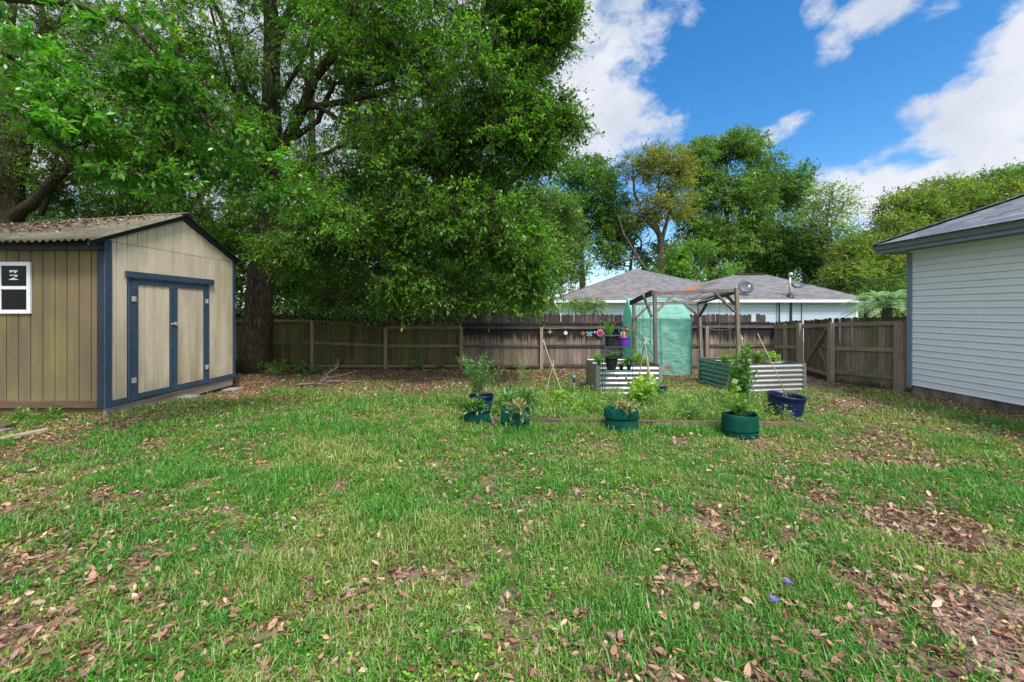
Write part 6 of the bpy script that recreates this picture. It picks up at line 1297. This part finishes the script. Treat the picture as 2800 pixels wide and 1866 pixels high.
far_tree(2720, 34, [(2720, 760, 34, .35), (2720, 640, 34, .25), (2730, 560, 34, .1)], [], [(2700, 540, 34, 80, 60, 3, 200), (2790, 510, 34, 90, 60, 3, 230), (2900, 520, 34, 90, 80, 3, 120), (2640, 570, 34, 60, 50, 3, 110)], 'green tree whose crown shows above the near roof slope', L_FAR, 100, leaf=.15)
far_tree(2370, 29, [(2370, 780, 29, .2), (2375, 700, 29, .12), (2380, 650, 29, .05)], [], [(2375, 690, 29, 50, 60, 2.4, 130), (2350, 760, 28, 70, 50, 2.4, 150), (2440, 760, 27, 70, 60, 2.4, 190), (2330, 700, 30, 40, 40, 2, 50), (2420, 640, 30, 40, 50, 2, 60)], 'light olive tree between the pale house and the near house', L_GOLD, 101, leaf=.13, r=.2)
far_tree(1290, 24, [(1290, 800, 24, .2), (1290, 700, 24, .15), (1300, 560, 24, .06)], [], [(1300, 560, 24, 120, 130, 3, 260), (1400, 640, 25, 90, 110, 3, 200), (1300, 760, 22, 150, 70, 2.5, 170)], 'bright green tree filling the gap right below the big oak crown', L_BUSH, 102, leaf=.13, r=.2)
bush(2440, 800, 21, 90, 60, 'dark green hedge bush between the palm and the pale house', L_OAKD, 170, .09, 111)
bush(2560, 800, 20, 110, 60, 'green hedge bush behind the palm beside the near house', L_BUSH, 170, .09, 112)
# pindo palm
pm = thing('palm_tree', (19.4, 21.5, 0), 'silvery feather palm behind the fence beside the near house', 'palm', None)
px0 = P(2425, 838, 18.6); V_, Q_ = [], []; kf = 0; rgp = np.random.default_rng(3); m = MB()
for f in range(46):
    a = rgp.uniform(0, 2 * math.pi); e = rgp.uniform(.05, 1.35); L = rgp.uniform(1.2, 1.6); d = Vector((math.cos(a) * math.cos(e), math.sin(a) * math.cos(e), math.sin(e))); pts = []
    for k in range(13):
        t = k / 12; pts.append(px0 + d * L * t + Vector((math.cos(a), math.sin(a), 0)) * .25 * t * t + Vector((0, 0, -.75 * t**2.4)))
    m.tube(pts, [.014 * (1 - .8 * k / 12) for k in range(13)], 5)
    for k in range(2, 13):
        for j in range(3):
            t = (k + j / 3) / 12; i = min(int(t * 12), 11); c = pts[i].lerp(pts[i + 1], t * 12 - i) if i < 12 else pts[12]; tg = (pts[min(i + 1, 12)] - pts[i]).normalized(); s = tg.cross(Vector((0, 0, 1))).normalized()
            for sg in (-1, 1):
                dd = (s * sg * .8 + tg * .6 + Vector((0, 0, .25))).normalized(); ll = .36 * math.sin(math.pi * min(1, .15 + t * .8)) + .05
                V_.append((c, dd, ll))
m.build('rachis', plain('palm_rib', (.25, .32, .24), .6), pm, world=True)
ps = np.array([v[0] for v in V_]); ds_ = np.array([v[1] for v in V_]); ll = np.array([v[2] for v in V_]); V, q = leaf_quads(ps, ds_, np.tile([0, 0, 1.0], (len(ps), 1)) + rgp.normal(size=ps.shape) * .3, ll, .024)
np_mesh('fronds', V, q, leaf_mat('palm_leaf', (.20, .28, .22), (.32, .42, .34), trans=.3), pm, rnd=rgp.random(len(ps)), tone=np.full(len(ps), .6))
m = MB(); m.tube([(px0.x, px0.y, -.1), (px0.x, px0.y, px0.z * .6), px0 - Vector((0, 0, .05))], [.24, .2, .17], 12, wob=.08); m.build('trunk', M_BARKG, pm, world=True)

# ================================================================ LAWN
def in_poly_beds(x, y):
    b = ((x > 1.8) & (x < 3.27) & (y > 9.05) & (y < 10.33))
    M = np.array(origin_of(bed2).inverted()); lx = M[0, 0] * x + M[0, 1] * y + M[0, 3]; ly = M[1, 0] * x + M[1, 1] * y + M[1, 3]
    b |= (lx > -.03) & (lx < 1.71) & (ly > -.03) & (ly < 1.53)
    b |= (x < SX + .03) & (x > -12) & (y > SY0 + .05) & (y < SY1)
    b |= (x > HX) & (y < HY)
    b |= (x > gx0) & (x < gx1 + .03) & (y > gy0) & (y < gy1)
    for (cx_, cy_, r) in ((-.585, 6.98, .20), (.055, 6.55, .19), (1.67, 6.42, .22), (3.36, 6.20, .23), (2.98, 8.72, .21), (4.76, 7.42, .25), (-.56, 7.72, .18)): b |= (x - cx_)**2 + (y - cy_)**2 < r * r
    b |= (y > 13.08)
    return b
def gss(x, y, cx_, cy_, sx_, sy_, rot=0):
    c, s = math.cos(rot), math.sin(rot); dx, dy = x - cx_, y - cy_
    return np.exp(-(((dx * c + dy * s) / sx_)**2 + ((-dx * s + dy * c) / sy_)**2))
def pathd(x, y):
    pts = [(8.1, 11.4), (7.5, 10.2), (6.6, 8.0), (5.3, 5.8), (3.9, 4.0), (2.95, 2.6), (2.5, 1.8)]; d = np.full(np.shape(x), 99.0)
    for (ax, ay), (bx_, by_) in zip(pts[:-1], pts[1:]):
        dx, dy = bx_ - ax, by_ - ay; t_ = np.clip(((x - ax) * dx + (y - ay) * dy) / (dx * dx + dy * dy), 0, 1); d = np.minimum(d, np.hypot(x - ax - t_ * dx, y - ay - t_ * dy))
    return d + .22 * (fbm(x * 2.2, y * 2.2, 45, 3) - .5)
def litter(x, y):
    """how much of the ground leaf litter hides, 0..1, before the fine patches"""
    f = .85 / (1 + np.exp(-(y - (10.6 + .35 * np.sin(x * .9))) * 3.0))
    f = f + .8 * gss(x, y, -6.1, 8.7, 1.0, 2.0) + .9 * gss(x, y, -7.6, 5.6, 1.8, 1.3) + .55 * gss(x, y, -4.3, 3.4, 1.4, .9)
    f = f + .75 * gss(x, y, -2.7, 2.2, 1.1, .42, .2) + .35 * gss(x, y, -5.8, 10.4, 3, 1.2)
    f = f + .62 * gss(x, y, 2.2, 2.9, 1.7, .5, -.5) + .55 * gss(x, y, 3.5, 2.35, 1.6, .45, -.15) + .35 * gss(x, y, .9, 2.15, .9, .3)
    f = f + .55 * gss(x, y, 3.3, 4.1, .5, 1.3, .6) + .5 * gss(x, y, 7.5, 7.3, 1.3, .8) + .6 * gss(x, y, 4.5, 8.3, 1.3, .5) + .35 * gss(x, y, 6.2, 6.6, 1.2, .8)
    f = f + 1.0 * np.clip(1.25 - pathd(x, y) / .42, 0, 1) * np.where(y > 7.2, 1.0, .62) + .8 * gss(x, y, 8.6, 6.8, .45, 2.6)
    f = f + .5 * ((x > -.3) & (x < 4.65) & (y > 6.75) & (y < 7.6)) + .25 * gss(x, y, -.2, 8.9, 3, .5) + .22 * gss(x, y, 2.6, 5.7, .8, .25)
    return f
def sample(nmax, y0, y1, seed, margin=1.06):
    rg = np.random.default_rng(seed); m_ = int(nmax * {2.0: 2.6, 3.2: 1.75, 4.8: 1.45, 7.2: 1.3, 9.6: 1.2}.get(y0, 1.4)); y0 = .7 if y0 == 2.0 else y0
    y = rg.uniform(y0, y1, m_ * 2); y = y[rg.random(m_ * 2) < (1.22 * y + 1.8) / (1.22 * y1 + 1.8)][:m_]; x = rg.uniform(-1, 1, len(y)) * (1.22 * y + 1.8)
    k = (np.abs(x) < 1.26 * y) & (y > 1.9) | (rg.random(len(x)) < .55); return x[k], y[k], rg
t = NT('grass_blade'); r = t.attr('rnd'); tn = t.attr('tone')
ca = t.ramp(r, [(0, (.038, .155, .02)), (.75, (.10, .32, .036)), (.95, (.22, .37, .06)), (.97, (.46, .38, .2))])
cb = t.ramp(r, [(0, (.12, .22, .035)), (.6, (.22, .35, .055)), (.88, (.40, .38, .16)), (1, (.55, .44, .27))])
col = t.mix(t.ramp(tn, [(.25, (0, 0, 0)), (.85, (1, 1, 1))]), ca, cb)
b_ = t.bsdf(col, .42, spec=.45); tr_ = t.n('ShaderNodeBsdfTranslucent'); t.l(t.mix(1.0, col, (1.3, 1.6, .5), 'MULTIPLY'), tr_.inputs['Color']); mx = t.n('ShaderNodeMixShader'); mx.inputs[0].default_value = .35; t.l(b_, mx.inputs[1]); t.l(tr_.outputs[0], mx.inputs[2])
gl = t.done(mx.outputs[0])
GV, GQ, GR, GT = [], [], [], []; base_i = 0
def add_blades(x, y, rg, h, w, seed_tone, lean=.9):
    global base_i
    n = len(x); z = G(x, y) - .004; az = rg.uniform(0, 2 * math.pi, n); d = np.stack([np.cos(az), np.sin(az), 0 * az], 1); s = np.stack([-np.sin(az), np.cos(az), 0 * az], 1)
    l = rg.uniform(.15, 1.25, n) * lean; b = np.stack([x, y, z], 1); up = np.array([0, 0, 1.0])
    m1 = b + d * (h * l * .35)[:, None] + up * (h * .55)[:, None]; tp = b + d * (h * l)[:, None] + up * (h * rg.uniform(.45, 1.0, n))[:, None]
    W = w[:, None]; V = np.stack([b - s * W * .4, b + s * W * .4, m1 + s * W * .5, m1 - s * W * .5, tp], 1).reshape(-1, 3); k = base_i + np.arange(n) * 5
    GV.append(V); GQ.append((np.stack([k, k + 1, k + 2, k + 3], 1), np.stack([k + 3, k + 2, k + 4], 1))); base_i += 5 * n
    r = rg.random(n); GR.append(r); GT.append(seed_tone)
for (y0, y1, nm, hh, ww, sd) in ((2.0, 3.2, 105000, .052, .0066, 1), (3.2, 4.8, 145000, .054, .0070, 2), (4.8, 7.2, 165000, .057, .0080, 3), (7.2, 9.6, 110000, .06, .010, 4), (9.6, 13.1, 90000, .055, .013, 5)):
    x, y, rg = sample(nm, y0, y1, sd); pn = fbm(x * 1.7, y * 1.7, 31, 4); fn_ = fbm(x * 6.5, y * 6.5, 37, 3); lit = litter(x, y)
    p = 1.08 - .95 * lit + 2.4 * (pn - .5) + 3.0 * (fn_ - .5); inb = (x > -.3) & (x < 4.65) & (y > 6.7) & (y < 8.5); p = np.where(inb, p * .6, p)
    k = (rg.random(len(x)) < np.clip(p, .03, 1)) & ~in_poly_beds(x, y); x, y, pn, fn_ = x[k], y[k], pn[k], fn_[k]
    right = np.clip((x - .8) / 4, 0, 1) * .26; hgt = hh * np.clip(rg.lognormal(-.05, .38, len(x)), .3, 2.1) * (.35 + 1.5 * pn) * (.7 + .6 * fn_) * (1 - .5 * right)
    lush = gss(x, y, 1.3, 8.2, 1.6, 1.0) * 1.5 + gss(x, y, 2.0, 6.28, 2.9, .2) * .8 + gss(x, y, 3.0, 7.4, 1.8, .6) * .8 + .5 * gss(x, y, -2.5, 7.5, 1.2, .8); hgt = hgt * (1 + lush)
    tone = np.clip(.06 + (fbm(x * .9, y * .9, 41, 3) - .5) * 2.8 + (fbm(x * 4, y * 4, 43, 2) - .5) * 1.2 + right + .35 * litter(x, y) - .3 * lush + rg.normal(0, .12, len(x)), 0, 1)
    add_blades(x, y, rg, hgt, ww * rg.uniform(.6, 1.25, len(x)), tone)
V = np.concatenate(GV); Q = np.concatenate([a for a, _ in GQ]); Tt = np.concatenate([b for _, b in GQ]); r = np.concatenate(GR); tn = np.concatenate(GT)
o = np_mesh('grass', V, Q, gl, tris=Tt, rnd=np.concatenate([r, r]), tone=np.concatenate([tn, tn])); tag(o, 'patchy green lawn grass of the back yard', 'grass', kind='stuff')
# straw and dry thatch lying flat between the blades
x, y, rg = sample(110000, 2.0, 13, 61); lit = litter(x, y); k = (rg.random(len(x)) < .35 + .5 * fbm(x * 2.3, y * 2.3, 63, 3)) & ~in_poly_beds(x, y); x, y = x[k], y[k]; n = len(x)
a = rg.uniform(0, 6.28, n); pos = np.stack([x, y, G(x, y) + rg.uniform(.004, .022, n)], 1); d = np.stack([np.cos(a), np.sin(a), rg.uniform(-.1, .2, n)], 1)
V, q = leaf_quads(pos, d, np.tile([0, 0, 1.0], (n, 1)), rg.uniform(.04, .11, n), .003 + .0007 * y[:, None][:, 0])
o = np_mesh('dry_straw', V, q, leaf_mat('straw', (.26, .18, .10), (.42, .32, .19), trans=.1), rnd=rg.random(n), tone=rg.random(n)); tag(o, 'dry straw lying between the grass blades', 'straw', kind='stuff')
# broad leaved weeds and clover through the lawn
x, y, rg = sample(16000, 2.0, 12, 71); k = (fbm(x * 1.3, y * 1.3, 73, 3) > .5) & ~in_poly_beds(x, y) & (rg.random(len(x)) < 1 - .7 * np.clip(litter(x, y), 0, 1)); x, y = x[k], y[k]; n = len(x); m_ = 9
cx_ = np.repeat(x, m_); cy_ = np.repeat(y, m_); a = rg.uniform(0, 6.28, n * m_); hh = np.repeat(rg.uniform(.02, .07, n), m_) * rg.uniform(.4, 1, n * m_); rr = rg.uniform(.005, .045, n * m_)
pos = np.stack([cx_ + rr * np.cos(a), cy_ + rr * np.sin(a), G(cx_, cy_) + hh], 1); d = np.stack([np.cos(a), np.sin(a), rg.uniform(-.1, .6, n * m_)], 1); ls = np.repeat(rg.uniform(.014, .034, n), m_)
V, q = leaf_quads(pos, d, np.tile([0, 0, 1.0], (n * m_, 1)) + rg.normal(size=(n * m_, 3)) * .3, ls, ls * .55)
o = np_mesh('lawn_weeds', V, q, leaf_mat('weed_leaf', (.09, .22, .03), (.19, .36, .05), (.34, .42, .07)), rnd=rg.random(n * m_), tone=np.repeat(rg.random(n), m_)); tag(o, 'small light green weeds mixed through the lawn', 'weeds', kind='stuff')
# tall loose weeds in the ground bed
x = rng.uniform(-.3, 4.6, 2400); y = rng.uniform(6.8, 8.8, 2400); k = ~in_poly_beds(x, y) & (fbm(x * 1.6, y * 1.6, 77, 2) > .36); x, y = x[k], y[k]; n = len(x); m_ = 22
cx_ = np.repeat(x, m_); cy_ = np.repeat(y, m_); H = np.repeat(rng.uniform(.08, .30, n), m_); t_ = rng.random(n * m_); a = rng.uniform(0, 6.28, n * m_); rr = .10 * t_ * rng.random(n * m_) + .01
pos = np.stack([cx_ + rr * np.cos(a), cy_ + rr * np.sin(a), G(cx_, cy_) + H * t_], 1); d = unit(np.stack([np.cos(a), np.sin(a), rng.uniform(.1, 1.2, n * m_)], 1)); ls = rng.uniform(.03, .065, n * m_)
V, q = leaf_quads(pos, d, randu(n * m_) * .5 + np.array([0, 0, 1]), ls, ls * .28)
o = np_mesh('bed_weeds', V, q, leaf_mat('bed_weed_leaf', (.11, .22, .045), (.22, .35, .09), (.40, .42, .16)), rnd=rng.random(n * m_), tone=np.repeat(rng.random(n), m_)); tag(o, 'loose green weeds growing through the ground bed', 'weeds', kind='stuff')
# worn earth: the path from the gate and the bare strip at the near right
def dirt(name, pts, label, seed):
    pts = [Vector((*p, 0)) for p in pts]; rows = []; n = 60; ws = 9
    for i in range(n + 1):
        t_ = i / n * (len(pts) - 1); k = min(int(t_), len(pts) - 2); c = pts[k].lerp(pts[k + 1], t_ - k); d = (pts[k + 1] - pts[k]).normalized(); s = Vector((-d.y, d.x, 0)); w = .40 * math.sin(math.pi * min(1, max(0, .06 + .9 * i / n))) ** .5
        wl = w * (.55 + .9 * float(vnoise(i * .13, seed))); wr = w * (.55 + .9 * float(vnoise(i * .13, seed + 9)))
        rows.append([c + s * (wl * a if a > 0 else wr * a) for a in np.linspace(-1, 1, ws)])
    X = np.array([[p.x for p in r_] for r_ in rows]); Y = np.array([[p.y for p in r_] for r_ in rows]); Z = G(X, Y) + .014 + .010 * (fbm(X * 9, Y * 9, 4, 3) - .5); Z[:, 0] -= .03; Z[:, -1] -= .03; Z[0] -= .03; Z[-1] -= .03
    I = np.arange(X.size).reshape(X.shape); q = np.stack([I[:-1, :-1], I[1:, :-1], I[1:, 1:], I[:-1, 1:]], -1).reshape(-1, 4); o = np_mesh(name, np.stack([X, Y, Z], -1).reshape(-1, 3), q, M_DIRT, smooth=True); tag(o, label, 'path', kind='structure')
t = NT('worn_dirt'); a = t.noise(t.coord('Object'), 16, 8, .75); b = t.noise(t.coord('Object'), 90, 3, .8); col = t.ramp(a, [(.35, (.12, .085, .062)), (.5, (.25, .185, .14)), (.68, (.36, .28, .22))]); M_DIRT = t.done(t.bsdf(t.mix(t.math('MULTIPLY', b, .35), col, (.42, .34, .27)), .95, spec=.1, normal=t.bump(t.math('ADD', a, b), .8, .012)))
dirt('dirt_path', [(8.1, 11.6), (7.6, 10.4), (6.95, 8.9), (6.3, 7.5)], 'worn earth path leading in from the garden gate', 3.3)
dirt('bare_earth', [(3.7, 3.1), (3.1, 2.55), (2.65, 2.2), (2.0, 1.4)], 'bare earth strip in the near right of the lawn', 5.1)
# fallen leaves
def leaf6(x, y, rg, L, name, label, mat, lift=.012, zf=None, parent=None):
    n = len(x); z = (G(x, y) if zf is None else zf(x, y)) + rg.uniform(.0, lift, n); a = rg.uniform(0, 6.28, n); tilt = rg.normal(0, .38, n)
    d = np.stack([np.cos(a) * np.cos(tilt), np.sin(a) * np.cos(tilt), np.sin(tilt)], 1); up = unit(np.array([0, 0, 1.0]) + rg.normal(size=(n, 3)) * .42); s = unit(np.cross(d, up)); nn = np.cross(s, d); W = (L * rg.uniform(.25, .55, n))[:, None]; L = L[:, None]; cup = rg.uniform(-.3, .9, n)[:, None]
    c = np.stack([x, y, z + .004], 1)
    b = c - d * L * .5 + nn * L * .06 * cup; tp = c + d * L * .5 + nn * L * .12 * cup
    V = np.stack([b, c - d * L * .18 + s * W * .42 + nn * W * cup * .5, c + d * L * .2 + s * W * .5 + nn * W * cup * .5, tp, c + d * L * .2 - s * W * .5 + nn * W * cup * .5, c - d * L * .18 - s * W * .42 + nn * W * cup * .5, ], 1).reshape(-1, 3)
    k = np.arange(n) * 6; q = np.concatenate([np.stack([k, k + 1, k + 2, k + 3], 1), np.stack([k, k + 3, k + 4, k + 5], 1)])
    r = rg.random(n); o = np_mesh(name, V, q, mat, parent, rnd=np.concatenate([r, r]), tone=np.tile(rg.random(n), 2)); return o
M_DEAD = leaf_mat('dead_leaf', (.14, .065, .04), (.36, .20, .135), (.46, .33, .245), trans=.12, tcol=(1.1, .8, .6), gloss=.5, p2=.95)
M_DEADR = leaf_mat('roof_dead_leaf', (.12, .07, .048), (.27, .165, .12), (.40, .29, .23), trans=.1, tcol=(1.1, .8, .6), gloss=.6)
X_, Y_, Ln = [], [], []
for (y0, y1, nm, L0, sd) in ((2.0, 4.0, 15000, .047, 81), (4.0, 7.5, 42000, .046, 82), (7.5, 13.1, 130000, .046, 83)):
    x, y, rg = sample(nm, y0, y1, sd); lit = litter(x, y); p = lit * .95 + .32 + 1.2 * (fbm(x * 2.0, y * 2.0, 85, 4) - .5) + 1.0 * (fbm(x * 7, y * 7, 87, 2) - .5)
    p = np.where((pathd(x, y) < .3) & (y > 6.5), p * .35, p); k = (rg.random(len(x)) < np.clip(p, .035, 1)) & ~in_poly_beds(x, y); x, y = x[k], y[k]; X_.append(x); Y_.append(y); Ln.append(L0 * np.clip(rg.lognormal(0, .33, len(x)), .4, 1.6))
x, y, rg = sample(90000, 2.0, 13, 86); lit = litter(x, y); k = (rg.random(len(x)) < np.clip(lit * .8 + .1 + .9 * (fbm(x * 2.6, y * 2.6, 88, 3) - .5), 0, 1)) & ~in_poly_beds(x, y); X_.append(x[k]); Y_.append(y[k]); Ln.append(rg.uniform(.010, .026, int(k.sum())))
x, y, L = map(np.concatenate, (X_, Y_, Ln)); o = leaf6(x, y, rg, L, 'fallen_leaves', '', M_DEAD, lift=.05); tag(o, 'brown fallen oak leaves scattered over the yard', 'leaves', kind='stuff')
rg = np.random.default_rng(90); n = 3300; x = rg.uniform(-11.5, SX + .05, n); y = rg.uniform(SY0 - .2, AP, n); k = rg.random(n) < np.clip(1.6 * (fbm(x * 1.2, y * 2.2, 91, 4) - .36) + .55 * gss(x, y, -8.6, 8.1, 2.2, .45), 0, 1) * np.clip((y - SY0 + .1) * 2, .1, 1) * np.clip((SX - x) * 1.5, .15, 1); x, y = x[k], y[k]
zr = np.vectorize(roof_z); o = leaf6(x, y, rg, .07 * rg.uniform(.6, 1.25, len(x)), 'roof_leaves', '', M_DEADR, lift=.02, zf=lambda a, b: zr(a, b) + .016); tag(o, 'brown leaves lying on the corrugated shed roof', 'leaves', kind='stuff')
# a few bare twigs and straw heap at the shed corner
rg = np.random.default_rng(95); n = 2600; x = rg.normal(-6.1, .55, n); y = rg.normal(8.9, .75, n); k = (x > SX + .06); x, y = x[k], y[k]; n = len(x); a = rg.normal(.3, .5, n); pos = np.stack([x, y, G(x, y) + rg.uniform(.01, .05, n)], 1)
V, q = leaf_quads(pos, np.stack([np.cos(a), np.sin(a), rg.normal(0, .12, n)], 1), np.tile([0, 0, 1.0], (n, 1)), rg.uniform(.1, .28, n), .008); o = np_mesh('pine_straw', V, q, leaf_mat('pine_straw', (.25, .14, .075), (.45, .29, .17), trans=.1), rnd=rg.random(n), tone=rg.random(n)); tag(o, 'heap of red brown pine straw beside the shed doors', 'straw', kind='stuff')
print('tree leaves', NL, 'grass', base_i // 5)
